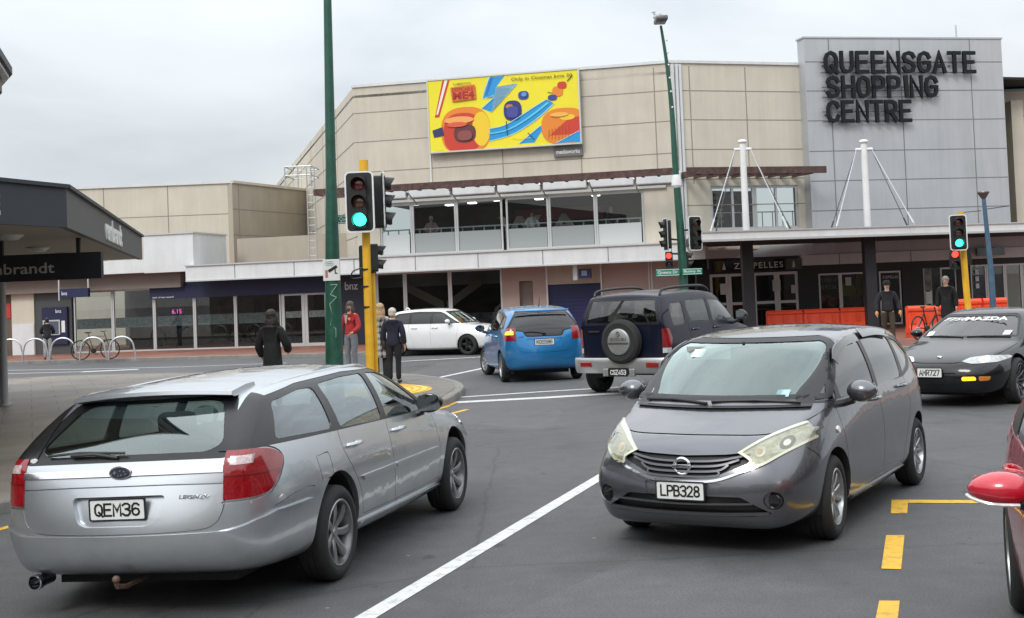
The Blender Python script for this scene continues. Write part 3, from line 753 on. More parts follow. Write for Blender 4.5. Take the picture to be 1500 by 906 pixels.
# =============================================================== grey hatchback facing the camera
def grey_hatch():
    P = paint('gunmetal_paint', (.13, .134, .15), .75, .27, .08)
    T = thing('hatchback', 'dark grey hatchback facing the camera in the middle of the road, plate LPB328', 'car')
    DLO = RP([(1.40, .985), (1.22, 1.09), (.76, 1.33), (.45, 1.405), (-.1, 1.435), (-.8, 1.42), (-1.30, 1.35), (-1.52, 1.18), (-1.30, 1.06), (-.95, 1.01)], .05)
    fq = RP([(1.30, 1.0), (1.02, .998), (1.00, 1.145), (1.08, 1.12)], .03)
    fd = RP([(.93, .995), (.02, .985), (.02, 1.385), (.42, 1.365), (.75, 1.28), (.93, 1.185)], .04)
    rd = RP([(-.08, .985), (-.88, 1.02), (-.95, 1.36), (-.5, 1.385), (-.08, 1.39)], .04)
    rq = RP([(-.98, 1.04), (-1.26, 1.10), (-1.43, 1.19), (-1.25, 1.31), (-1.02, 1.35)], .03)
    WS = RP([(-.80, 1.015), (.80, 1.015), (.71, 1.25), (.645, 1.41), (.57, 1.45), (-.57, 1.45), (-.645, 1.41), (-.71, 1.25)], .05)
    RW = RP([(-.58, 1.05), (.58, 1.05), (.50, 1.36), (-.50, 1.36)], .06)
    WS_lim = P_side([(1.13, .9), (1.11, 1.0), (.42, 1.46), (.42, 1.6), (3, 1.6), (3, .9)], -1, 1)
    HL = smoothline([(.38, .715), (.50, .795), (.60, .845), (.74, .895), (.92, .935), (.93, .86), (.82, .78), (.68, .70), (.56, .63), (.475, .62), (.47, .665), (.38, .715)], 3)[:-1]
    GR = RP([(-.50, .72), (-.30, .700), (0, .690), (.30, .700), (.50, .72), (.46, .645), (.22, .545), (0, .535), (-.22, .545), (-.46, .645)], .01)
    bars = []
    for k in range(4):
        z = .668 - k * .034
        bars.append(P_end(strip(smoothline([(-.47 + k * .07, z + .035), (-.25, z - .006), (0, z - .014), (.25, z - .006), (.47 - k * .07, z + .035)], 4), .014), 1.5, 2.4))
    chrome = strip(smoothline([(-.56, .64), (-.42, .588), (-.24, .53), (0, .52), (.24, .53), (.42, .588), (.56, .64)], 4), .016)
    LI = RP([(-.62, .305), (-.42, .42), (.42, .42), (.62, .305), (.50, .285), (-.50, .285)], .02)
    hood = smoothline([(-.80, .965), (-.72, .89), (-.60, .835), (-.48, .815), (-.2, .815), (0, .815), (.2, .815), (.48, .815), (.60, .835), (.72, .89), (.80, .965)], 4)
    S = dict(
        st=[(-1.86, .30, .62, .38, .72, .66, .66, 1.00, 1.02), (-1.66, .25, .77, .36, .835, .70, .76, 1.01, 1.02), (-1.15, .22, .81, .34, .848, .72, .80, 1.0, 1.0), (-.5, .20, .81, .30, .845, .70, .80, .985, .98),
            (.1, .20, .81, .30, .845, .68, .80, .975, .97), (.7, .20, .81, .30, .845, .67, .79, .97, .97), (1.32, .21, .81, .32, .848, .66, .76, .955, .985), (1.62, .22, .80, .34, .84, .64, .71, .89, .94), (1.88, .21, .76, .35, .81, .58, .64, .80, .86), (2.07, .20, .66, .34, .72, .51, .54, .70, .78)],
        rear=[-1.90, -1.97, -1.98, -1.88], front=[2.12, 2.22, 2.22, 2.10], cab=(0, 6), cowl=.26, rfront=.14, wsb=.02,
        roof=[(-1.58, .56, 1.34, 1.38), (-1.38, .60, 1.42, 1.46), (-.95, .62, 1.45, 1.50), (-.45, .63, 1.47, 1.52), (0, .63, 1.46, 1.515), (.35, .64, 1.44, 1.50), (.66, .62, 1.385, 1.46)],
        dim=(-1.97, 2.22, 1.72, .17, 1.515), wb=2.6, rad=.305, arch=.352, inner=(-1.7, 1.35, .78), seats=(-.75, .15), dash=1.0, dashz=.98, seat_z=(.5, 1.05, 1.28),
        openings=[dict(outer=both_side(DLO), panes=[both_side(fd), both_side(rd), both_side(fq), both_side(rq)], glass=g_dark),
                  dict(outer=bop(P_end(WS, .3, 2.0), WS_lim, 'INTERSECT'), panes=[bop(P_end(inset(WS, .035), .3, 2.0), WS_lim, 'INTERSECT')], name='windscreen', fname='windscreen_surround', glass=g_ws, frame=M_black),
                  dict(outer=P_end(RW, -2.2, -1.2), panes=[P_end(inset(RW, .03), -2.2, -1.2)], name='rear_window', glass=g_dark)],
        gaps=[P_end(strip(hood, GAP), 1.2, 2.3), both_side(strip(smoothline([(1.12, 1.0), (1.06, .8), (1.03, .6), (1.0, .35)], 4), GAP), .5), both_side(strip(smoothline([(-.03, 1.40), (-.03, .95), (-.06, .6), (-.04, .33)], 4), GAP), .5),
              both_side(strip([(-.72, .30), (0, .29), (.99, .30)], GAP), .5), both_side(strip(smoothline([(-.96, 1.38), (-.95, 1.0), (-1.02, .80), (-.92, .62), (-.8, .45), (-.74, .30)], 4), GAP), .5),
              both_side(strip(smoothline([(1.62, .60), (1.66, .66), (1.75, .72)], 3), GAP), .5)],
        patches=[
                 ('grille_trim', P_end(chrome, 1.5, 2.4), M_chrome, .014, -.005),
                 ('tail_lamp', both_side(RP([(-1.9, 1.18), (-1.6, 1.15), (-1.66, .92), (-1.9, .85)], .03), .5), M_redlens, .006, -.02),
                 ('side_sill', both_side(RP([(-.85, .185), (.85, .185), (.85, .24), (-.85, .25)], .02)), P, .012, 0),
                 ('indicator_repeater', both_side(circ((1.18, .785), .025)), M_clear, .012, 0),
                 ('window_visor', both_side(strip(smoothline([(.80, 1.26), (.66, 1.335), (.40, 1.39), (.05, 1.41)], 4), .055), .5), g_vdark, .022, .016),
                 ('window_visor', both_side(strip(smoothline([(-.1, 1.432), (-.55, 1.43), (-.95, 1.395)], 4), .06), .5), g_vdark, .022, .016)],
        recess=[ (P_end(GR, 1.5, 2.4), .03), (P_end(LI, 1.5, 2.4), .05), (P_end(RP([(-.29, .51), (.29, .51), (.27, .40), (-.27, .40)], .02), 1.5, 2.4), .012)] + [(P_end(circ((s * .63, .395), .062), 1.3, 2.3), .03) for s in (-1, 1)])
    b = build_car(S, T, P, g_dark)
    sh = lambda o1, o0: bop(offset(b, o1), offset(b, o0), 'DIFFERENCE')
    back = sh(-.025, -.04)
    meshobj('grille', bop(back, P_end(inset(GR, -.01), 1.5, 2.4), 'INTERSECT'), M_black, T, smooth=True)
    gb = sh(.006, -.02)
    mb = mat('grille_bar', (.10, .10, .11), .3, .6, coat=.5)
    for pr in bars: 
        g = bop(gb, pr, 'INTERSECT'); meshobj('grille_bar', g, mb, T, smooth=True)
    back2 = sh(-.045, -.06)
    meshobj('lower_intake', bop(back2, P_end(inset(LI, -.01), 1.5, 2.4), 'INTERSECT'), M_black, T, smooth=True)
    for pts, w in (([(-.60, .305), (-.3, .297), (0, .295), (.3, .297), (.60, .305)], .022), ([(-.50, .375), (0, .365), (.50, .375)], .012)):
        meshobj('intake_bar', bop(gb, P_end(strip(smoothline(pts, 3), w), 1.5, 2.4), 'INTERSECT'), M_alloyd, T, smooth=True)
    # lamp innards: dark bezel outline and reflector bowls
    for s in (-1, 1):
        hl = HL if s > 0 else mir(HL)
        il = inset(hl, .022)
        for g in islands(bop(sh(.016, .013), P_end(inset(hl, .002), 1.58, 2.4), 'INTERSECT')): cov = meshobj('headlamp', g, glass('lamp_cover', (.93, .93, .86), 1.3), T, smooth=True)
        meshobj('lamp_housing', bop(sh(.005, .002), P_end(hl, 1.58, 2.4), 'INTERSECT'), mat('housing_pale', (.36, .36, .32), .3, .3, nscale=25, namt=.35), T, smooth=True)
        meshobj('chrome_trim', bop(sh(.014, .005), bop(P_end(inset(hl, .001), 1.58, 2.4), P_end(inset(hl, .018), 1.4, 2.5), 'DIFFERENCE'), 'INTERSECT'), mat('lamp_edge_cream', (.60, .60, .52), .3, .2, coat=1.), T, smooth=True)
        for (pl, o1, mm) in ((circ((s * .53, .722), .036, 20), (.006), M_clearl), (circ((s * .53, .722), .016, 14), .009, mat('bulb_amber', (.5, .3, .15), .3, .3)), (RP([(s * .60, .705), (s * .64, .785), (s * .745, .84), (s * .80, .845), (s * .76, .765), (s * .69, .715)], .02), .005, M_clearl), (circ((s * .675, .77), .040, 20), .008, mat('reflector_dark', (.16, .16, .155), .2, .8)), (circ((s * .675, .77), .02, 16), .010, M_chrome)):
            meshobj('lamp_reflector', bop(sh(o1 + .002, o1), P_end(pl, 1.50, 2.4), 'INTERSECT'), mm, T, smooth=True)
        x0 = surf_x(b, s * .63, .395) - .02
        bm = BM(); lathe(bm, [(0, .0), (.04, .006), (.045, -.0), (.058, -.002), (.058, -.03)], 20, Matrix.Translation((x0, s * .63, .395)) @ Matrix.Rotation(R(90), 4, 'Y') @ Matrix.Rotation(0, 4, 'X'))
        obj('fog_lamp', bm, M_gloss, T, smooth=True)
    xp = surf_x(b, 0, .46)
    plate(T, 'LPB328', (xp + .014, 0, .455), (0, 1, 0))
    # ring and bar badge
    xg = surf_x(b, 0, .62) + .012
    bm = BM(); tube(bm, [(xg, .057 * math.cos(a * PI / 16), 0.620 + .055 * math.sin(a * PI / 16)) for a in range(32)], .0105, 8, closed=True)
    box(bm, (xg - .006, -.072, .607), (xg + .013, .072, .633), bev=.003)
    bd = obj('ring_badge', bm, M_chrome, T, smooth=True)
    text_obj('badge_lettering', 'NISSAN', M_ink, (xg + .0145, 0, .620), (0, 1, 0), parent=bd, width=.115, height=.015, bold=.01, extrude=.001)
    # wipers, cowl
    bm = BM(); n = 14; A = []
    for k in range(n + 1):
        y = -.70 + 1.4 * k / n; z = .985 + .0; x = surf_x(b, y, .99)
        A.append((bm.verts.new((x + .01, y, .985)), bm.verts.new((x + .06, y, .972))))
    for p, q in zip(A, A[1:]): bm.faces.new((p[0], q[0], q[1], p[1]))
    obj('cowl_panel', bm, M_black, T)
    fx = lambda y, z: surf_x(b, y, z) + .018
    for a, e in ((.62, -.02), (-.05, -.62)):
        wiper(T, [(fx(a, 1.0), a, 1.0), (fx((a + e) / 2, 1.02), (a + e) / 2, 1.02), (fx(e, 1.012), e, 1.014)], .011)
    mx = surf_x(b, 0, 1.40) - .07
    bm = BM(); box(bm, (mx - .03, -.11, 1.33), (mx, .11, 1.39), bev=.012); tube(bm, [(mx, 0, 1.38), (mx + .04, 0, 1.42)], .012, 6); obj('rear_view_mirror', bm, M_dash, T, smooth=True)
    bm = BM(); box(bm, (mx + .0, -.50, 1.28), (mx + .012, -.12, 1.39), bev=.004); obj('sun_visor', bm, mat('visor_grey', (.35, .36, .35), .8), T)
    for (y, z, w, h, m_) in ((-.36, 1.34, .1, .055, M_white), (.47, 1.06, .1, .045, mat('sticker_blue', (.35, .55, .6), .5)), (-.60, 1.07, .05, .03, mat('sticker_grey', (.5, .55, .55), .5))):
        x = surf_x(b, y, z) - .018; bm = BM()
        sl = (surf_x(b, y, z + .02) - surf_x(b, y, z - .02)) / .04
        prism(bm, [(x + sl * dz, y + dy, z + dz) for dy, dz in ((-w / 2, -h / 2), (w / 2, -h / 2), (w / 2, h / 2), (-w / 2, h / 2))], (1, 0, 0), -.001, .001); obj('windscreen_sticker', bm, m_, T)
    for x, z in ((.12, .915), (-.78, .945)):
        for s in (-1, 1): handle(T, x, surf_y(b, x, z), z, s, P)
    mirror_pair(T, .92, .84, 1.045, P, .23, .17)
    add_wheels(T, 2.6, 1.50, .305, .19, .205, dict(n=10, w0=.03, w1=.03, dish=.02, hub=.07, twin=(0,)), M_alloy, steer=R(3))
    gf, gr = G(1222, 789), G(1340, 711)
    d = (gf - gr); rz = math.atan2(d.y, d.x)
    pose(T, gf, (1.3, .80), rz, 1.0)
    print('NOTE len', d.length, math.degrees(rz), gf, gr)
    return T, b
# =============================================================== blue hatchback
def blue_hatch():
    P = paint('blue_paint', (.02, .22, .52), .55, .3, .05)
    T = thing('hatchback', 'bright blue hatchback with short roof aerial driving away, plate KGS586', 'car')
    DLO = RP([(1.40, .98), (.85, 1.28), (.55, 1.38), (0, 1.42), (-.8, 1.40), (-1.35, 1.30), (-1.45, 1.08), (-1.0, 1.02)], .05)
    fd = RP([(.95, 1.0), (.0, 1.0), (.0, 1.37), (.5, 1.34), (.93, 1.19)], .03); rd = RP([(-.08, 1.0), (-.90, 1.03), (-.95, 1.34), (-.08, 1.37)], .03)
    rq = RP([(-1.0, 1.05), (-1.36, 1.11), (-1.28, 1.26), (-1.02, 1.33)], .03)
    WS = RP([(-.68, 1.0), (.68, 1.0), (.56, 1.40), (-.56, 1.40)], .06)
    RW = smoothline([(-.74, 1.03), (-.70, 1.15), (-.56, 1.355), (-.50, 1.385), (0, 1.40), (.50, 1.385), (.56, 1.355), (.70, 1.15), (.74, 1.03), (.44, 1.0), (.36, .90), (0, .895), (-.36, .90), (-.44, 1.0), (-.74, 1.03)], 3)[:-1]
    S = dict(st=[(-1.74, .30, .66, .38, .76, .66, .70, 1.00, 1.02), (-1.58, .25, .77, .36, .835, .70, .77, 1.01, 1.02), (-1.1, .22, .81, .34, .848, .72, .80, 1.0, 1.0), (-.5, .20, .81, .30, .845, .70, .80, .985, .98),
            (.1, .20, .81, .30, .845, .68, .80, .98, .97), (.7, .20, .81, .30, .845, .67, .79, .97, .97), (1.25, .21, .81, .32, .848, .66, .76, .95, .985), (1.62, .22, .80, .34, .84, .64, .71, .88, .94), (1.85, .21, .74, .35, .79, .60, .63, .80, .855), (2.0, .20, .64, .34, .69, .53, .52, .70, .765)],
        rear=[-1.78, -1.86, -1.86, -1.76], front=[2.03, 2.10, 2.12, 2.02], cab=(0, 6), cowl=.26,
        roof=[(-1.50, .56, 1.36, 1.40), (-1.3, .60, 1.42, 1.46), (-.95, .62, 1.45, 1.50), (-.45, .63, 1.47, 1.52), (0, .63, 1.46, 1.515), (.35, .60, 1.42, 1.49), (.66, .55, 1.35, 1.43)],
        dim=(-1.85, 2.05, 1.72, .18, 1.50), wb=2.5, rad=.30, arch=.345, inner=(-1.5, 1.3, .8), seats=(-.75, .15), dash=1.0, dashz=.98, seat_z=(.5, 1.05, 1.28),
        openings=[dict(outer=both_side(DLO), panes=[both_side(fd), both_side(rd), both_side(rq)], glass=g_dark),
                  dict(outer=P_end(RW, -2.2, -1.1), panes=[P_end(inset(RW, .03), -2.2, -1.1)], name='rear_window', glass=glass('car_glass_rear', (.1, .11, .12), 1.)),
                  dict(outer=P_end(WS, .3, 1.8), panes=[P_end(inset(WS, .04), .3, 1.8)], name='windscreen', glass=g_ws)],
        gaps=[P_end(strip(smoothline([(.72, 1.02), (.60, .93), (.58, .78), (.54, .66), (.4, .60), (0, .59), (-.4, .60), (-.54, .66), (-.58, .78), (-.60, .93), (-.72, 1.02)], 4), .009), -2.2, -1.3),
              both_side(strip([(-.04, 1.4), (-.05, .33)], .008), .5), both_side(strip(smoothline([(1.05, 1.0), (1.02, .6), (1.0, .33)], 3), .008), .5), both_side(strip(smoothline([(-.98, 1.3), (-.95, 1.0), (-.98, .8), (-.85, .55), (-.7, .34)], 4), .008), .5)],
        patches=[('tail_lamp', P_side(RP([(-2.2, 1.13), (-1.62, 1.08), (-1.55, .98), (-1.62, .84), (-2.2, .80)], .03), .575, 1.2), M_redlens, .008, -.02),
                 ('tail_lamp', P_side(RP([(-2.2, 1.13), (-1.62, 1.08), (-1.55, .98), (-1.62, .84), (-2.2, .80)], .03), -1.2, -.575), M_redlens, .008, -.02),
                 ('indicator_lens', P_side(RP([(-2.2, 1.02), (-1.66, 1.02), (-1.62, .95), (-2.2, .95)], .03), .63, 1.2), M_amber_on, .014, .0),
                 ('rear_bumper', P_side([(-2.9, .0), (-1.62, .0), (-1.60, .40), (-1.66, .54), (-2.9, .52)], -1.2, 1.2), P, .014, 0),
                 ('headlamp', both_side(RP([(1.5, .90), (1.9, .72), (2.2, .66), (2.2, .78), (1.6, .93)], .03), .45), M_clear, .005, -.02)],
        recess=[(P_end(RP([(-.38, .86), (.38, .86), (.33, .70), (-.33, .70)], .04), -2.2, -1.3), .02)])
    b = build_car(S, T, P, g_dark)
    plate(T, 'KGS586', (surf_x(b, 0, .80, False) + .012, 0, .79), (0, -1, 0), w=.40)
    xb = surf_x(b, 0, .93, False) - .012
    bm = BM(); prism(bm, [(0, p[0], p[1]) for p in RP([(-.035, .915), (.035, .915), (.045, .965), (-.045, .965)], .01)], (1, 0, 0), xb - .004, xb + .01)
    bd = obj('badge', bm, M_chrome, T); text_obj('badge_letter', 'H', M_ink, (xb - .006, 0, .94), (0, -1, 0), parent=bd, height=.035, bold=.01)
    text_obj('model_badge', 'JAZZ', M_chrome, (surf_x(b, .48, .9, False) - .01, .48, .90), (0, -1, 0), parent=T, width=.12, height=.025, bold=.01, shear=.2)
    text_obj('window_lettering', 'HONDA CARS', M_plate, (surf_x(b, .1, 1.355, False) - .006, .1, 1.355), (0, -1, 0), (.3, 0, 1), parent=T, width=.40, height=.02, bold=.01)
    bm = BM(); tube(bm, [(-1.30, 0, 1.48), (-1.36, 0, 1.56), (-1.42, 0, 1.67)], [.012, .007, .004], 6); obj('aerial', bm, M_black, T)
    bm = BM(); pts = []
    for k in range(9):
        y = -.56 + 1.12 * k / 8; pts.append((-1.57 - .05 * (1 - (y / .56) ** 2), y, 1.405))
    tube(bm, pts, .022, 6); obj('roof_spoiler', bm, P, T, smooth=True)
    wiper(T, [(surf_x(b, .0, .99, False) - .02, .0, .965), (surf_x(b, .25, 1.02, False) - .02, .25, 1.0), (surf_x(b, .42, 1.0, False) - .02, .42, .99)], .012)
    mirror_pair(T, .90, .85, 1.03, M_gloss, .22, .16)
    for x in (.1, -.75):
        for s in (-1, 1): handle(T, x, surf_y(b, x, .9), .9, s, P)
    add_wheels(T, 2.5, 1.50, .30, .185, .20, dict(n=9, w0=.05, w1=.075, dish=.01, hub=.08), M_alloy, steer=R(12))
    pose(T, G(737, 560), (-1.25, .80), heading(-9), (1.04, 1.02, 1.05)); return T

# =============================================================== navy 4x4
def navy_suv():
    P = paint('navy_paint', (.004, .006, .018), .0, .35, .03, coat=.45, spec=.2); P2 = paint('silver_bumper', (.42, .43, .43), .7, .4, .1)
    T = thing('four_wheel_drive', 'dark navy four wheel drive with spare wheel on its back door', 'car')
    DLOs = [RP([(.98, 1.12), (.62, 1.46), (-.02, 1.50), (-.02, 1.09)], .05), RP([(-.10, 1.09), (-.10, 1.50), (-.88, 1.50), (-.95, 1.36), (-.88, 1.12)], .05), RP([(-1.08, 1.08), (-1.03, 1.47), (-1.45, 1.46), (-1.56, 1.38), (-1.56, 1.12), (-1.50, 1.06)], .06)]
    WS = RP([(-.70, 1.10), (.70, 1.10), (.60, 1.52), (-.60, 1.52)], .06)
    RW = RP([(-.72, 1.12), (.72, 1.12), (.62, 1.54), (-.62, 1.54)], .05)
    S = dict(st=[(-1.84, .42, .78, .50, .82, .72, .80, 1.08, 1.08), (-1.66, .38, .84, .46, .88, .76, .83, 1.09, 1.09), (-1.2, .36, .85, .46, .885, .78, .84, 1.09, 1.09), (-.6, .34, .85, .44, .885, .76, .84, 1.08, 1.08),
            (0, .34, .85, .44, .885, .75, .84, 1.08, 1.08), (.55, .34, .85, .44, .885, .75, .84, 1.08, 1.08), (1.02, .36, .85, .46, .885, .75, .82, 1.06, 1.08), (1.5, .38, .84, .48, .88, .75, .74, .99, 1.04), (1.85, .38, .80, .48, .84, .74, .70, .94, .99), (2.0, .38, .74, .46, .78, .66, .64, .86, .90)],
        rear=[-1.84, -1.86, -1.86, -1.85], front=[2.05, 2.1, 2.1, 2.04], cab=(0, 6), cowl=.2, c_rp=.7, c_rb=.5, c_belt=.6, c_roof=.5,
        roof=[(-1.70, .66, 1.56, 1.61), (-1.55, .68, 1.60, 1.65), (-1.1, .69, 1.62, 1.67), (-.6, .69, 1.63, 1.68), (0, .69, 1.62, 1.67), (.3, .68, 1.59, 1.65), (.50, .64, 1.54, 1.61)], bulge=.02,
        dim=(-1.86, 2.1, 1.74, .34, 1.66), wb=2.48, rad=.345, arch=.40, inner=(-1.72, 1.0, .95), seats=(-.8, .1), dash=.75, dashz=1.1, seat_z=(.6, 1.2, 1.42), seatm=M_seatl,
        openings=[dict(outer=both_side(d), panes=[both_side(inset(d, .025))], glass=g_tint) for d in DLOs] +
                 [dict(outer=P_end(RW, -2.2, -1.3), panes=[P_end(inset(RW, .035), -2.2, -1.3)], name='rear_window', glass=glass('car_glass_suv', (.6, .63, .63), 1.4)),
                  dict(outer=P_end(WS, .2, 1.8), panes=[P_end(inset(WS, .035), .2, 1.8)], name='windscreen', glass=g_ws)],
        gaps=[P_end(strip([(-.77, 1.55), (-.75, 1.1), (-.72, .62), (-.6, .58), (.6, .58), (.72, .62), (.75, 1.1), (.77, 1.55)], .010), -2.2, -1.4), both_side(strip([(-.06, 1.54), (-.06, .5)], .008), .5),
              both_side(strip(smoothline([(-.98, 1.5), (-1.0, 1.1), (-.92, .8), (-.82, .5)], 3), .008), .5), both_side(strip([(1.0, 1.1), (1.0, .5)], .008), .5), P_end(strip([(-.78, 1.09), (.78, 1.09)], .008), -2.2, -1.7)],
        patches=[('tail_lamp', P_side(RP([(-2.2, 1.05), (-1.70, 1.05), (-1.64, .90), (-1.68, .76), (-2.2, .76)], .02), .76, 1.2), M_redlens, .010, -.02), ('tail_lamp', P_side(RP([(-2.2, 1.05), (-1.70, 1.05), (-1.64, .90), (-1.68, .76), (-2.2, .76)], .02), -1.2, -.76), M_redlens, .010, -.02),
                 ('reversing_lens', P_side(RP([(-2.2, .75), (-1.68, .75), (-1.70, .67), (-2.2, .67)], .02), .76, 1.2), M_clear, .010, -.02), ('reversing_lens', P_side(RP([(-2.2, .75), (-1.68, .75), (-1.70, .67), (-2.2, .67)], .02), -1.2, -.76), M_clear, .010, -.02)])
    b = build_car(S, T, P, g_tint)
    # bumper
    bm = BM(); rings = []
    path = [(-1.60, .93), (-1.78, .935), (-1.90, .90), (-1.96, .80), (-1.985, .5), (-1.99, 0)]
    path = smoothline(path + [(p[0], -p[1]) for p in path[-2::-1]], 3)
    for (x, y) in path:
        s = 1 - .12 * (1 if abs(y) < .45 else 0)
        rings.append([bm.verts.new((x + dx * 0, y, z)) if False else bm.verts.new((x + ox, y * (1 + oy), z)) for ox, oy, z in ((.22, -.12, .60), (.02, 0, .60), (0, 0, .57), (0, 0, .50), (.01, -.0, .42), (.035, -.02, .355), (.22, -.12, .345))])
    for A, B in zip(rings, rings[1:]):
        for k in range(7): bm.faces.new((A[k], A[(k + 1) % 7], B[(k + 1) % 7], B[k]))
    bm.faces.new(rings[0]); bm.faces.new(rings[-1]); bp = obj('rear_bumper', bm, P2, T, smooth=True)
    for s in (-1, 1):
        bm = BM(); box(bm, (-2.0, s * .52 , .455), (-1.94, s * .74, .535), bev=.012); obj('bumper_lamp', bm, M_redlens, bp)
        bm = BM(); M = Matrix.Rotation(s * .0, 4, 'Z'); box(bm, (-2.0, s * .20, .31), (-1.93, s * .30, .43), bev=.01); obj('plate_bracket', bm, P2, bp)
        bm = BM(); tube(bm, smoothline([(-1.60, s * .63, 1.58), (-1.48, s * .63, 1.665), (-.8, s * .64, 1.70), (-.1, s * .64, 1.70), (.15, s * .63, 1.665), (.28, s * .62, 1.60)], 4), .022, 8)
        obj('roof_rail', bm, M_black, T, smooth=True)
        bm = BM(); box(bm, (-2.0, s * .7 , 1), (-1.0, s * .7, 1)) if False else None; bm.free()
    plate(T, 'CSZ453', (-2.0, 0, .375), (0, -1, 0), light=False)
    # spare wheel with silver cover
    W = Matrix.Translation((-1.99, -.08, .86)) @ Matrix.Rotation(R(-90), 4, 'Y')
    bm = BM(); lathe(bm, [(.1, -.11), (.30, -.12), (.345, -.08), (.352, -.04), (.352, .04), (.345, .07), (.30, .10), (.22, .09), (.1, .08)], 44, W); w = obj('spare_wheel', bm, M_rubber, T, smooth=True)
    bm = BM(); lathe(bm, [(0, .122), (.19, .118), (.205, .11), (.215, .085)], 40, W); cv = obj('wheel_cover', bm, mat('cover_silver', (.45, .46, .46), .35, .8, nscale=10, namt=.1), w, smooth=True)
    bm = BM(); box(bm, (-2.118, -.08 - .19, .82), (-2.110, -.08 + .19, .85)); obj('cover_groove', bm, M_alloyd, cv)
    text_obj('cover_lettering', 'SUZUKI', mat('grey_ink', (.08, .08, .08), .5), (-2.113, -.08, .90), (0, -1, 0), parent=cv, width=.30, height=.045, bold=.012)
    bm = BM(); # angular S emblem
    pts = [(-.045, .012), (0, .045), (.045, .012), (.02, .012), (0, .026), (-.014, .014), (.045, -.014), (0, -.05), (-.045, -.016), (-.02, -.016), (0, -.03), (.014, -.018), (-.045, .012)][:-1]
    prism(bm, [(0, -.08 - p[0], .985 + p[1]) for p in pts], (1, 0, 0), -2.117, -2.108); obj('emblem', bm, MATS['grey_ink'], cv)
    bm = BM(); box(bm, (-1.885, .40, 1.0), (-1.86, .62, 1.03), bev=.006); obj('door_handle', bm, M_black, T)
    wiper(T, [(-1.86, -.55, 1.12), (-1.875, -.5, 1.24), (-1.86, -.62, 1.30)], .012)
    mirror_pair(T, .82, .90, 1.17, M_gloss, .22, .20)
    for x in (.1, -.75):
        for s in (-1, 1): handle(T, x, surf_y(b, x, 1.0), 1.0, s, P)
    add_wheels(T, 2.48, 1.58, .345, .235, .20, dict(n=5, w0=.09, w1=.09, dish=.02, hub=.08), M_alloy)
    pose(T, G(884, 574), (-1.24, .74), heading(35.5), (.99, 1.06, 1.10)); return T

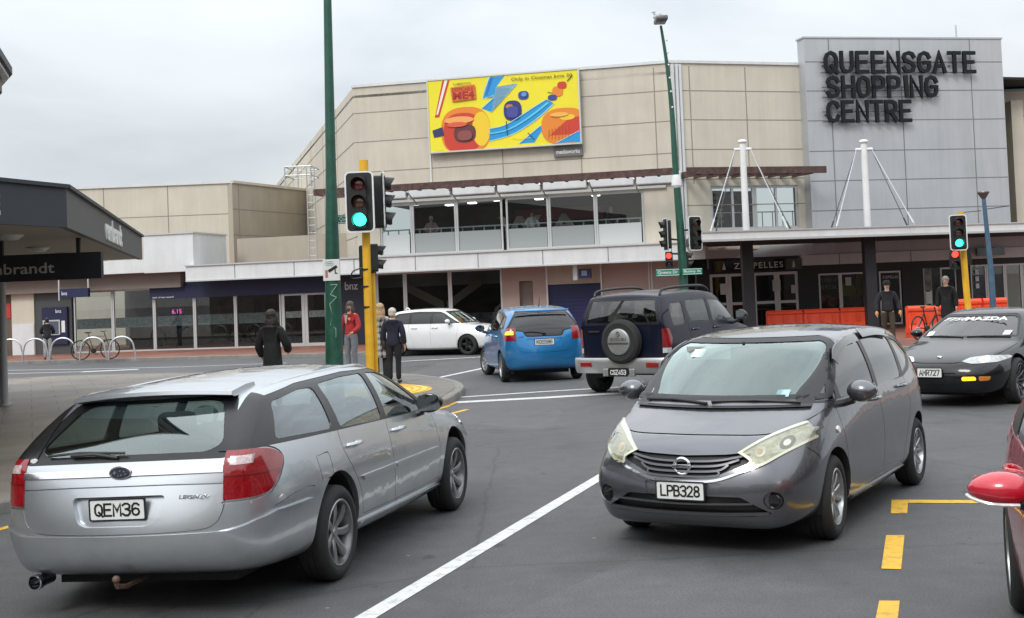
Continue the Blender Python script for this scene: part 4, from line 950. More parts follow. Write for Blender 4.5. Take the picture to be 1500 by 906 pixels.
# =============================================================== black coupe
def black_coupe():
    P = paint('black_paint', (.002, .003, .005), .0, .35, .02, coat=.8, spec=.2)
    T = thing('coupe', 'low black coupe with one lit headlamp and white lettering across its windscreen, plate AMR727', 'car')
    DLO = RP([(.85, .86), (.25, 1.14), (-.1, 1.20), (-.6, 1.20), (-1.15, 1.08), (-1.45, .90)], .05)
    fd = RP([(.70, .88), (-.45, .90), (-.48, 1.17), (-.1, 1.17), (.25, 1.105)], .03); rq = RP([(-.56, .90), (-1.3, .915), (-1.05, 1.07), (-.58, 1.16)], .04)
    WS = RP([(-.74, .88), (.74, .88), (.60, 1.14), (.52, 1.19), (-.52, 1.19), (-.60, 1.14)], .05)
    HL = RP([(.34, .615), (.42, .665), (.62, .685), (.80, .675), (.84, .64), (.76, .60), (.50, .585)], .02)
    S = dict(st=[(-2.0, .32, .62, .40, .74, .58, .68, .84, .87), (-1.85, .26, .76, .36, .84, .60, .76, .87, .90), (-1.3, .22, .82, .32, .87, .60, .78, .875, .90), (-.7, .19, .82, .28, .86, .58, .79, .865, .87),
            (0, .18, .82, .28, .86, .57, .79, .86, .86), (.5, .18, .82, .28, .86, .57, .79, .855, .86), (.95, .19, .82, .30, .87, .57, .78, .83, .86), (1.40, .20, .82, .32, .875, .56, .76, .77, .81), (1.85, .19, .78, .32, .83, .50, .66, .68, .73), (2.12, .19, .60, .32, .68, .46, .52, .59, .62)],
        rear=[-2.1, -2.15, -2.15, -2.08], front=[2.22, 2.30, 2.30, 2.22], cab=(1, 6), cowl=.26, wsb=.01, c_rt=.1,
        roof=[(-1.15, .52, 1.10, 1.15), (-.85, .55, 1.18, 1.225), (-.55, .57, 1.22, 1.265), (-.3, .575, 1.235, 1.275), (-.05, .57, 1.23, 1.27), (.18, .55, 1.195, 1.24)],
        dim=(-2.15, 2.28, 1.76, .17, 1.27), wb=2.61, rad=.31, arch=.36, inner=(-1.2, .95, .66), seats=(-.9, -.1), dash=.62, dashz=.84, seat_z=(.3, .85, 1.02),
        openings=[dict(outer=both_side(DLO), panes=[both_side(fd), both_side(rq)], glass=g_dark), dict(outer=P_end(WS, .0, 1.6), panes=[P_end(inset(WS, .03), .0, 1.6)], name='windscreen', glass=glass('coupe_windscreen_glass', (.5, .52, .53), .9), frame=M_black)],
        gaps=[P_end(strip(smoothline([(-.78, .80), (-.74, .72), (-.60, .655), (-.3, .60), (0, .595), (.3, .60), (.60, .655), (.74, .72), (.78, .80)], 3), .008), 1.0, 2.5), both_side(strip([(.80, .86), (.85, .5), (.8, .25)], .008), .5), both_side(strip([(-.5, .9), (-.55, .5), (-.5, .25)], .008), .5)],
        patches=[('headlamp', P_end(HL, 1.4, 2.5), M_lamp_on, .006, -.02), ('headlamp', P_end(mir(HL), 1.4, 2.5), M_clear, .006, -.02),
                 ('fog_lamp', P_end(RP([(.38, .42), (.55, .42), (.56, .37), (.38, .365)], .025), 1.4, 2.5), M_yellow_on, .006, -.02), ('indicator_lens', P_end(RP([(.59, .425), (.72, .42), (.70, .365), (.59, .36)], .02), 1.4, 2.5), M_amber, .006, -.02),
                 ('fog_lamp', P_end(RP([(-.34, .43), (-.58, .43), (-.58, .36), (-.34, .36)], .02), 1.4, 2.5), M_yellow_on, .006, -.02)],
        recess=[(P_end(RP([(-.30, .47), (.30, .47), (.30, .30), (-.30, .30)], .02), 1.4, 2.5), .03)])
    # the lit lens reads as clear glass with a warm core
    S['patches'][0] = ('headlamp', P_end(HL, 1.4, 2.5), M_clearl, .006, -.02)
    b = build_car(S, T, P, g_dark)
    sh = bop(offset(b, .012), offset(b, .005), 'DIFFERENCE')
    for s, nm in ((1, 'lamp_bulb'),):
        meshobj(nm, bop(sh, P_end(circ((.62, .64), .05, 16, .035), 1.4, 2.5), 'INTERSECT'), M_lamp_on, T, smooth=True)
    plate(T, 'AMR727', (surf_x(b, -.1, .47) + .012, -.06, .475), (0, 1, 0))
    text_obj('windscreen_banner', '7756', M_plate, (surf_x(b, -.33, 1.12) + .012, -.33, 1.125), (0, 1, 0), (-.75, 0, .45), parent=T, width=.36, height=.075, bold=.01, extrude=.001, shear=.4)
    text_obj('windscreen_banner', 'MAZDA', M_plate, (surf_x(b, .16, 1.125) + .012, .16, 1.13), (0, 1, 0), (-.75, 0, .45), parent=T, width=.64, height=.095, bold=.03, extrude=.001)
    bm = BM(); ball(bm, (surf_x(b, 0, .66) - .0, 0, .665), (.02, .04, .022)); obj('badge', bm, M_chrome, T, smooth=True)
    fx = lambda y, z: surf_x(b, y, z) + .015
    for a, e in ((.64, .05), (.0, -.58)): wiper(T, [(fx(a, .89), a, .89), (fx((a + e) / 2, .9), (a + e) / 2, .905), (fx(e, .9), e, .90)], .011)
    for (y, z, w) in ((-.60, .93, .09), (.56, .94, .11)):
        bm = BM(); x = surf_x(b, y, z) - .0; sl = (surf_x(b, y, z + .02) - surf_x(b, y, z - .02)) / .04
        prism(bm, [(x + sl * dz + .004, y + dy, z + dz) for dy, dz in ((-w / 2, -.025), (w / 2, -.025), (w / 2, .03), (-w / 2, .03))], (1, 0, 0), -.001, .001); obj('windscreen_sticker', bm, M_plate, T)
    mirror_pair(T, .52, .86, .93, M_gloss, .20, .13)
    add_wheels(T, 2.61, 1.58, .31, .21, .235, dict(n=10, w0=.02, w1=.024, dish=.05, hub=.06), M_alloyd, steer=0)
    for ch in T.children:
        if ch.name.startswith('wheel') and not ch.name.startswith('wheel_'): pass
    pose(T, G(1489, 591), (1.305, .80), R(-90) - R(40), (1.02, 1.0, 1.06)); return T

# =============================================================== white hatchback
def white_hatch():
    P = paint('white_car_paint', (.70, .71, .71), .0, .35, .04)
    T = thing('hatchback', 'white hatchback with dark wheels crossing behind the waiting pedestrians', 'car')
    DLO = RP([(.95, .98), (.40, 1.30), (.25, 1.36), (-.5, 1.38), (-1.2, 1.33), (-1.45, 1.22), (-1.45, 1.0)], .06)
    fd = RP([(.78, .99), (.02, .99), (.02, 1.32), (.32, 1.30)], .03); rd = RP([(-.06, .99), (-.72, .99), (-.72, 1.32), (-.06, 1.33)], .04); rq = RP([(-.80, 1.0), (-1.36, 1.02), (-1.36, 1.2), (-1.15, 1.29), (-.80, 1.32)], .04)
    WS = RP([(-.66, .98), (.66, .98), (.55, 1.37), (-.55, 1.37)], .06)
    HL = RP([(.48, .70), (.60, .84), (.84, .88), (.86, .72), (.68, .62)], .05)
    S = dict(st=[(-1.72, .30, .62, .38, .72, .66, .66, .98, 1.0), (-1.55, .25, .77, .36, .835, .68, .76, .99, 1.0), (-1.1, .22, .81, .34, .85, .70, .78, .98, .98), (-.5, .20, .81, .30, .845, .68, .78, .97, .97),
            (.0, .20, .81, .30, .845, .67, .78, .96, .96), (.5, .20, .81, .30, .845, .67, .78, .96, .96), (.95, .21, .81, .32, .85, .66, .76, .95, .97), (1.40, .22, .80, .34, .85, .66, .72, .92, .96), (1.75, .21, .76, .35, .80, .62, .66, .84, .88), (1.95, .20, .64, .34, .69, .55, .54, .72, .76)],
        rear=[-1.74, -1.80, -1.80, -1.72], front=[1.98, 2.06, 2.06, 1.98], cab=(0, 6), cowl=.2,
        roof=[(-1.45, .56, 1.32, 1.37), (-1.3, .60, 1.39, 1.43), (-.9, .62, 1.42, 1.46), (-.5, .62, 1.43, 1.475), (-.1, .62, 1.43, 1.475), (.15, .60, 1.41, 1.46), (.38, .56, 1.36, 1.42)],
        dim=(-1.8, 2.04, 1.72, .18, 1.47), wb=2.45, rad=.30, arch=.35, inner=(-1.5, .95, .8), seats=(-.75, .05), dash=.7, dashz=.98, seat_z=(.5, 1.0, 1.22), lv=3,
        openings=[dict(outer=both_side(DLO), panes=[both_side(fd), both_side(rd), both_side(rq)], glass=g_dark), dict(outer=P_end(WS, .1, 1.6), panes=[P_end(inset(WS, .04), .1, 1.6)], name='windscreen', glass=g_ws)],
        gaps=[both_side(strip([(-.02, 1.4), (-.03, .33)], .008), .5), both_side(strip(smoothline([(.92, 1.0), (.88, .6), (.85, .33)], 3), .008), .5), both_side(strip(smoothline([(-.76, 1.35), (-.80, 1.0), (-.78, .8), (-.65, .5), (-.6, .34)], 4), .008), .5)],
        patches=[('headlamp', P_end(HL, 1.4, 2.3), M_clear, .005, -.02), ('headlamp', P_end(mir(HL), 1.4, 2.3), M_clear, .005, -.02), ('grille', P_end(RP([(-.44, .70), (.44, .70), (.36, .42), (-.36, .42)], .06), 1.4, 2.3), M_black, .004, -.01),
                 ('side_sill', both_side(RP([(-.85, .175), (.85, .175), (.85, .26), (-.85, .26)], .02)), P, .012, 0)])
    b = build_car(S, T, P, g_dark)
    mirror_pair(T, .62, .84, 1.05, P, .22, .15)
    for x in (.12, -.6):
        for s in (-1, 1): handle(T, x, surf_y(b, x, .87), .87, s, P)
    bm = BM(); tube(bm, [(-1.15, 0, 1.44), (-1.22, 0, 1.50), (-1.25, 0, 1.50), (-1.3, 0, 1.44)], .02, 6); obj('aerial', bm, P, T)
    add_wheels(T, 2.45, 1.50, .315, .2, .22, dict(n=5, w0=.04, w1=.03, dish=.02, hub=.06, twin=(-.022, .022)), M_gloss, steer=R(-4))
    pose(T, G(686, 520.5), (1.225, -.80), R(-23), 1.0); return T

# =============================================================== red hatchback at the right edge
def red_hatch():
    P = paint('red_paint', (.50, .010, .028), .1, .3, .02)
    T = thing('hatchback', 'deep red car cut by the right edge of the view, its door mirror nearest', 'car')
    DLO = RP([(1.20, .98), (.85, 1.16), (.45, 1.36), (-.3, 1.40), (-1.0, 1.37), (-1.55, 1.2), (-1.6, 1.02)], .05)
    fd = RP([(1.0, .99), (.0, .99), (.0, 1.36), (.42, 1.32)], .03); rd = RP([(-.1, .99), (-.95, 1.0), (-.98, 1.33), (-.1, 1.37)], .03)
    WS = RP([(-.70, .98), (.70, .98), (.56, 1.38), (-.56, 1.38)], .06)
    HL = RP([(.42, .70), (.60, .80), (.84, .86), (.86, .74), (.60, .64)], .03)
    S = dict(st=[(-2.0, .30, .62, .38, .74, .66, .68, .99, 1.0), (-1.82, .25, .77, .36, .855, .70, .78, 1.0, 1.0), (-1.3, .22, .83, .34, .875, .72, .82, .98, .98), (-.6, .20, .83, .30, .865, .68, .81, .965, .97),
            (.0, .20, .83, .30, .865, .67, .81, .955, .96), (.6, .20, .83, .30, .865, .67, .80, .95, .96), (1.15, .21, .83, .32, .87, .66, .78, .93, .96), (1.6, .22, .82, .34, .87, .66, .74, .88, .93), (1.95, .21, .76, .35, .81, .60, .66, .78, .83), (2.15, .20, .64, .34, .69, .53, .54, .68, .73)],
        rear=[-2.0, -2.08, -2.08, -2.0], front=[2.2, 2.28, 2.28, 2.2], cab=(0, 6), cowl=.24,
        roof=[(-1.65, .56, 1.30, 1.36), (-1.4, .60, 1.37, 1.42), (-.95, .62, 1.41, 1.45), (-.45, .63, 1.42, 1.47), (0, .63, 1.42, 1.47), (.3, .61, 1.40, 1.455), (.58, .56, 1.34, 1.41)],
        dim=(-2.07, 2.27, 1.77, .18, 1.47), wb=2.65, rad=.32, arch=.37, inner=(-1.7, 1.1, .8), seats=(-.75, .15), dash=.9, dashz=.95,
        openings=[dict(outer=both_side(DLO), panes=[both_side(fd), both_side(rd)], glass=g_dark), dict(outer=P_end(WS, .2, 1.8), panes=[P_end(inset(WS, .04), .2, 1.8)], name='windscreen', glass=g_ws)],
        gaps=[both_side(strip([(-.05, 1.4), (-.06, .33)], .008), .5), both_side(strip(smoothline([(1.05, 1.0), (1.02, .6), (1.0, .33)], 3), .008), .5), both_side(strip(smoothline([(-1.02, 1.36), (-1.05, 1.0), (-1.02, .8), (-.85, .5), (-.8, .34)], 4), .008), .5)],
        patches=[('headlamp', P_end(HL, 1.4, 2.5), M_clear, .005, -.02), ('headlamp', P_end(mir(HL), 1.4, 2.5), M_clear, .005, -.02),
                 ('tail_lamp', P_side(RP([(-2.4, 1.02), (-1.78, 1.0), (-1.72, .92), (-1.82, .82), (-2.4, .78)], .03), .6, 1.2), M_amber, .010, -.02), ('tail_lamp', P_side(RP([(-2.4, 1.02), (-1.78, 1.0), (-1.72, .92), (-1.82, .82), (-2.4, .78)], .03), -1.2, -.6), M_redlens, .010, -.02)])
    b = build_car(S, T, P, g_dark)
    mirror_pair(T, .70, .87, 1.0, P, .26, .145)
    for s in (-1, 1):
        bm = BM(); tube(bm, smoothline([(.785, s * .93, .945), (.80, s * 1.03, .95), (.775, s * 1.10, .965), (.72, s * 1.13, .975)], 4), [.008] * 13, 8); obj('mirror_indicator', bm, M_clear, T, smooth=True)
    for x in (.12, -.75):
        for s in (-1, 1): handle(T, x, surf_y(b, x, .87), .87, s, P)
    add_wheels(T, 2.65, 1.56, .32, .21, .22, dict(n=5, w0=.07, w1=.06, dish=.02, hub=.07), M_alloy)
    return T, b
# =============================================================== people
M_skin = mat('skin', (.50, .30, .22), .55, nscale=20, namt=.08)
M_shoe = mat('shoe_black', (.015, .015, .016), .5)
def skin_mesh(V, E_, rad, root=0, lv=2):
    bm = BM(); L_ = bm.verts.layers.skin.verify(); vs = [bm.verts.new(v) for v in V]
    for v, r in zip(vs, rad): v[L_].radius = r if isinstance(r, tuple) else (r, r)
    vs[root][L_].use_root = True
    for a, b in E_: bm.edges.new((vs[a], vs[b]))
    me = bpy.data.meshes.new('s'); bm.to_mesh(me); bm.free()
    A = _tmpobj(me); A.modifiers.new('k', 'SKIN'); A.modifiers[-1].branch_smoothing = .4; A.modifiers[-1].use_smooth_shade = True
    s = A.modifiers.new('s', 'SUBSURF'); s.levels = lv
    vl = TMP.view_layers[0]; vl.update(); o = bpy.data.meshes.new_from_object(A.evaluated_get(vl.depsgraph)); bpy.data.objects.remove(A)
    return o
class Graph:
    def __init__(s): s.V = []; s.E = []; s.R = []; s.n = {}
    def add(s, name, p, r, to=None):
        s.n[name] = len(s.V); s.V.append(Vector(p)); s.R.append(r)
        if to is not None: s.E.append((s.n[to], s.n[name]))
    def mesh(s, root, lv=2): return skin_mesh(s.V, s.E, s.R, s.n[root], lv)
ARM_DOWN = ((.235, -.02, 1.14), (.25, .05, .90))
def person(label, loc, rz, H=1.72, top=(.02, .02, .025), toplen=.86, trousers=(.03, .035, .05), hair=(.05, .03, .02), hairstyle='short', arms=(ARM_DOWN, ARM_DOWN), legs=((0, 0), (0, 0)), topmat=None, bulk=1.0, cap=None, head=(0, 0), boots=None, extra=None, group=None, lean=0):
    T = thing('person', label, 'person', loc, rz, group)
    k = H / 1.75; T.scale = (k, k, k)
    def hs(s, p): return Vector((p[0] * s, p[1], p[2]))
    def body_graph(pad=0, parts='all'):
        g = Graph(); ln = lambda z: lean * max(0, z - .95)
        A = lambda n, p, r, to=None: g.add(n, (p[0], p[1] + ln(p[2]), p[2]), r + pad, to)
        A('pelvis', (0, 0, .96), .115); A('waist', (0, .0, 1.10), .105, 'pelvis'); A('chest', (0, 0, 1.28), .125, 'waist'); A('upper', (0, -.01, 1.41), .085, 'chest')
        A('neck', (0, .0, 1.49), .05, 'upper'); A('jaw', (head[0] * .02, .025 + head[1] * .02, 1.565), .062, 'neck'); A('skull', (head[0] * .03, .01 + head[1] * .03, 1.64), .088, 'jaw'); A('crown', (head[0] * .03, .0 + head[1] * .03, 1.70), .065, 'skull')
        for s, nm, arm, leg in ((-1, 'l', arms[0], legs[0]), (1, 'r', arms[1], legs[1])):
            e, w = Vector(hs(s, arm[0])), Vector(hs(s, arm[1]))
            A(nm + 'sh', (s * .165, -.01, 1.405), .062, 'upper'); A(nm + 'ua', Vector((s * .195, -.01, 1.32)).lerp(e, .3), .052, nm + 'sh'); A(nm + 'el', e, .042, nm + 'ua'); A(nm + 'fa', e.lerp(w, .35), .042, nm + 'el'); A(nm + 'wr', w, .028, nm + 'fa')
            if pad == 0:
                d = (w - e).normalized(); side = Vector((0, 1, 0)) - d * d.y; side = side.normalized() if side.length > .2 else Vector((1, 0, 0)); nrm = d.cross(side)
                A(nm + 'pm', w + d * .06, .030, nm + 'wr')
                for q in range(4):
                    o = side * (.027 - .018 * q); L_ = (.07, .08, .075, .06)[q]; c = nrm * (-s) * .012
                    A(nm + 'f%da' % q, w + d * .10 + o, .0095, nm + 'pm'); A(nm + 'f%db' % q, w + d * (.10 + L_ * .5) + o + c * .6, .0088, nm + 'f%da' % q); A(nm + 'f%dc' % q, w + d * (.10 + L_) + o + c * 2, .0078, nm + 'f%db' % q)
                A(nm + 'ta', w + d * .045 + side * .04, .012, nm + 'pm'); A(nm + 'tb', w + d * .09 + side * .055, .0095, nm + 'ta')
            fx, lift = leg
            A(nm + 'hip', (s * .095, 0, .90), .088, 'pelvis'); A(nm + 'th', (s * .10, fx * .3, .70), .078, nm + 'hip'); A(nm + 'kn', (s * .10, fx * .55 + .015, .50), .056, nm + 'th')
            A(nm + 'ca', (s * .10, fx * .7 - .01, .34), .053, nm + 'kn'); A(nm + 'an', (s * .10, fx - .01, .09 + lift), .036, nm + 'ca'); A(nm + 'to', (s * .115, fx + .14, .035 + lift), .032, nm + 'an')
        return g
    g = body_graph(); me = g.mesh('pelvis')
    hc = g.V[g.n['skull']]; nose = g.V[g.n['skull']] + Vector((0, .085, -.035))
    for v in me.vertices:
        if v.co.z < .06 : v.co.z = max(v.co.z, .004)
        d = (v.co - nose).length
        if d < .03: v.co.y += .02 * (1 - d / .03)
    meshobj('body', me, M_skin, T, smooth=True)
    # trousers
    def sub(names, padr, lv=2, root=None, over=None):
        gg = Graph(); b = body_graph()
        inv = {v: n for n, v in b.n.items()}
        for n in names:
            i = b.n[n]; to = None
            for a, c in b.E:
                if c == i and inv[a] in names: to = inv[a]
            p = b.V[i].copy(); r = b.R[i] + padr * (.5 if n[1:] in ('wr', 'an') else 1)
            if over and n in over: p, r = over[n](p, r)
            gg.add(n, p, r, to)
        return gg.mesh(root or names[0], lv)
    tn = ['pelvis', 'waist'] + [s + q for s in 'lr' for q in ('hip', 'th', 'kn', 'ca', 'an')]
    cut = {s + 'an': (lambda p, r: (p + Vector((0, 0, -.01)), r + .022)) for s in 'lr'}; cut['waist'] = lambda p, r: (Vector((p.x, p.y, 1.03)), r * .9)
    tm = mat('trousers_%.2f_%.2f_%.2f' % trousers, trousers, .9, nscale=9, namt=.2)
    meshobj('trousers', sub(tn, .014, over=cut), tm, T, smooth=True)
    # jacket
    jm = topmat or mat('jacket_%.2f_%.2f_%.2f' % top, top, .85, nscale=10, namt=.25, bump=.5, bscale=14)
    pad = .022 * bulk
    gg = Graph(); b = body_graph(); P = b.V; N_ = b.n
    gg.add('chest', P[N_['chest']], .135 + pad)
    gg.add('waist', P[N_['waist']], .125 + pad, 'chest'); gg.add('pel', Vector((0, 0, .99)), .135 + pad, 'waist'); gg.add('hem', Vector((0, 0, toplen + .02)), .15 + pad, 'pel')
    if toplen < .8: gg.add('hem2', Vector((0, -.0, toplen - .0)), .165 + pad, 'hem')
    gg.add('upper', P[N_['upper']], .098 + pad * .6, 'chest'); gg.add('collar', P[N_['neck']] + Vector((0, -.005, -.01)), .062 + pad * .4, 'upper')
    for s in 'lr':
        for n, r in (('sh', .070), ('ua', .060), ('el', .052), ('fa', .050), ('wr', .040)):
            prev = {'sh': 'upper', 'ua': s + 'sh', 'el': s + 'ua', 'fa': s + 'el', 'wr': s + 'fa'}[n]
            gg.add(s + n, P[N_[s + n]], r + pad * .6, prev)
    jme = gg.mesh('chest')
    for v in jme.vertices:
        if abs(v.co.x) < .2 and v.co.z < 1.4: v.co.y *= .82
    meshobj('jacket', jme, jm, T, smooth=True)
    # shoes
    for s in 'lr':
        a, t = P[N_[s + 'an']], P[N_[s + 'to']]
        g2 = Graph(); g2.add('a', a + Vector((0, -.03, -.045)), .045); g2.add('m', a.lerp(t, .5) + Vector((0, 0, -.015)), .046, 'a'); g2.add('t', t + Vector((0, .02, .008)), .038, 'm')
        if boots: g2.add('b', a + Vector((0, 0, boots)), .055, 'a')
        sm = g2.mesh('a')
        for v in sm.vertices: v.co.z = max(v.co.z, .001 + (a.z - .09))
        meshobj('shoe', sm, M_shoe, T, smooth=True)
    # hair
    hm = mat('hair_%.2f_%.2f_%.2f' % hair, hair, .6, nscale=40, namt=.4, bump=.6, bscale=60)
    c = hc; bm = BM()
    ball(bm, c + Vector((0, -.022, .026)), (.093, .100, .094) if hairstyle != 'bald' else (.07, .085, .07), 16)
    if hairstyle != 'bald': ball(bm, c + Vector((0, -.045, -.03)), (.086, .068, .075), 14)
    if hairstyle == 'long':
        ball(bm, c + Vector((0, -.055, -.12)), (.105, .062, .13), 14); ball(bm, c + Vector((0, -.07, -.22)), (.10, .055, .11), 14)
        for sx in (-1, 1): ball(bm, c + Vector((sx * .082, .0, -.09)), (.032, .045, .12), 12)
    hme = tomesh(bm)
    for v in hme.vertices:
        n = math.sin(v.co.x * 90) * math.sin(v.co.z * 70 + v.co.y * 50); v.co += Vector((v.co.x - c.x, v.co.y - c.y, 0)) * n * .05
    if cap:
        bm = BM(); lathe(bm, [(0, .105), (.06, .10), (.09, .07), (.102, .02), (.104, -.01)], 20, Matrix.Translation(c + Vector((0, -.005, .03)))); 
        box(bm, (c.x - .07, c.y + .07, c.z + .028), (c.x + .07, c.y + .16, c.z + .04), bev=.005); obj('cap', bm, mat('cap_cloth', cap, .9), T, smooth=True)
    meshobj('hair', hme, hm, T, smooth=True)
    bm = BM()
    ball(bm, c + Vector((-.032, .083, -.01)), (.012, .008, .008), 8); e1 = obj('eye', bm, M_ink, T, smooth=True)
    bm = BM(); ball(bm, c + Vector((.032, .083, -.01)), (.012, .008, .008), 8); obj('eye', bm, M_ink, T, smooth=True)
    bm = BM(); ball(bm, c + Vector((0, .083, -.068)), (.022, .008, .006), 8); obj('mouth', bm, mat('lips', (.35, .12, .1), .5), T, smooth=True)
    if extra: extra(T, c, P, N_)
    return T

def tartan():
    m = bpy.data.materials.new('tartan'); m.use_nodes = True; nt = m.node_tree; N = nt.nodes; L = nt.links; b = N['Principled BSDF']; b.inputs['Roughness'].default_value = .9
    tc = N.new('ShaderNodeTexCoord'); sx = N.new('ShaderNodeSeparateXYZ'); L.new(tc.outputs['Object'], sx.inputs[0])
    prev = None
    at_ = N.new('ShaderNodeMath'); at_.operation = 'ADD'; L.new(sx.outputs[0], at_.inputs[0]); L.new(sx.outputs[1], at_.inputs[1])
    outs = []
    for src, sc in ((at_.outputs[0], 7.5), (sx.outputs[2], 7.5)):
        a = N.new('ShaderNodeMath'); a.operation = 'MULTIPLY'; a.inputs[1].default_value = sc; L.new(src, a.inputs[0])
        f = N.new('ShaderNodeMath'); f.operation = 'FRACT'; L.new(a.outputs[0], f.inputs[0])
        g = N.new('ShaderNodeMath'); g.operation = 'LESS_THAN'; g.inputs[1].default_value = .42; L.new(f.outputs[0], g.inputs[0]); outs.append(g)
    s = N.new('ShaderNodeMath'); s.operation = 'ADD'; L.new(outs[0].outputs[0], s.inputs[0]); L.new(outs[1].outputs[0], s.inputs[1])
    r = N.new('ShaderNodeMapRange'); r.inputs[2].default_value = 2; r.inputs[3].default_value = .0; r.inputs[4].default_value = 1; L.new(s.outputs[0], r.inputs['Value'])
    mx = N.new('ShaderNodeMix'); mx.data_type = 'RGBA'; mx.inputs[6].default_value = (.42, .41, .37, 1); mx.inputs[7].default_value = (.02, .022, .03, 1); L.new(r.outputs[0], mx.inputs[0]); L.new(mx.outputs[2], b.inputs['Base Color'])
    return m

def all_people():
    PZ = .12
    def g(px, py, z=PZ): return G(px, py, z)
    def beard(T, c, P, N_):
        bm = BM(); ball(bm, c + Vector((0, .062, -.085)), (.05, .035, .045), 10); obj('beard', bm, MATS['hair_0.06_0.04_0.03'], T, smooth=True)
        for s in (-1, 1):
            bm = BM(); tube(bm, [c + Vector((s * .034 + .026 * math.cos(a * PI / 6), .098, -.008 + .02 * math.sin(a * PI / 6))) for a in range(12)], .004, 5, closed=True); obj('spectacles', bm, M_ink, T)
        bm = BM(); prism(bm, [(-.045, .155, 1.42), (.045, .155, 1.42), (.02, .165, 1.22), (-.01, .165, 1.22)], (0, 1, 0), 0, .012); obj('shirt', bm, mat('grey_tee', (.3, .3, .31), .9), T)
        bm = BM(); prism(bm, [(p[0], .17, p[1]) for p in circ((-.10, 1.33), .035, 12)], (0, 1, 0), 0, .01); obj('jacket_badge', bm, mat('orange_badge', (.6, .25, .12), .7), T)
    person('man in a red jacket with long hair and spectacles beside the green lamp post', g(516, 548), R(150), 1.70, top=(.33, .02, .02), toplen=.88, trousers=(.16, .17, .19), hair=(.06, .04, .03), hairstyle='long', arms=(((.28, .04, 1.12), (.22, .22, 1.0)), ((.27, .0, 1.13), (.27, .08, .90))), extra=beard)
    tt = tartan()
    person('woman with blonde curls in a long black and white checked coat', g(559, 559), R(10), 1.64, topmat=tt, toplen=.52, trousers=(.02, .02, .02), hair=(.42, .28, .15), hairstyle='long', head=(.6, 0), boots=.2, bulk=1.2)
    def bag(T, c, P, N_):
        bm = BM(); box(bm, (-.27, -.05, .78), (-.19, .13, 1.0), bev=.02); obj('handbag', bm, M_shoe, T, smooth=True)
    person('older woman with short white hair in a navy coat, nearest the kerb', g(578.5, 562), R(-8), 1.54, top=(.008, .011, .028), toplen=.80, trousers=(.008, .009, .014), hair=(.50, .46, .40), hairstyle='short', bulk=1.7, extra=bag)
    person('woman with long dark hair in a black padded coat on the pavement, seen from behind', G(402, 601, PZ), R(-20), 1.64, top=(.006, .007, .008), toplen=.70, trousers=(.015, .015, .018), hair=(.02, .012, .01), hairstyle='long', bulk=1.9, arms=(((.28, -.0, 1.12), (.26, .10, .92)), ((.27, .05, 1.12), (.18, .24, 1.02))))
    person('person in a dark hooded jacket using the cash machine', g(70, 527), R(15), 1.5, top=(.012, .012, .016), toplen=.80, trousers=(.3, .3, .3), hair=(.01, .01, .01), bulk=1.8, arms=(((.26, .1, 1.15), (.18, .32, 1.1)),) * 2, lean=.12)
    def vest(T, c, P, N_):
        for s in (-1, 1):
            w = P[N_['lwr' if s < 0 else 'rwr']]; bm = BM(); ball(bm, w + Vector((0, .02, -.06)), (.045, .05, .06), 10); obj('work_glove', bm, mat('orange_glove', (.65, .28, .08), .8), T, smooth=True)
    person('man in a dark padded jacket and cap walking past the shopfront', g(1303, 505), R(172), 1.66, top=(.012, .014, .018), toplen=.86, trousers=(.05, .035, .025), hair=(.03, .02, .015), cap=(.008, .008, .01), bulk=1.8, arms=(((.29, -.02, 1.14), (.31, .08, .92)),) * 2, legs=((.12, 0), (-.10, 0)), extra=vest)
    person('grey haired man in a long black coat beside the bicycle', g(1390, 497), R(150), 1.72, top=(.008, .009, .012), toplen=.62, trousers=(.02, .02, .025), hair=(.22, .21, .2), bulk=2.0, lean=.08)
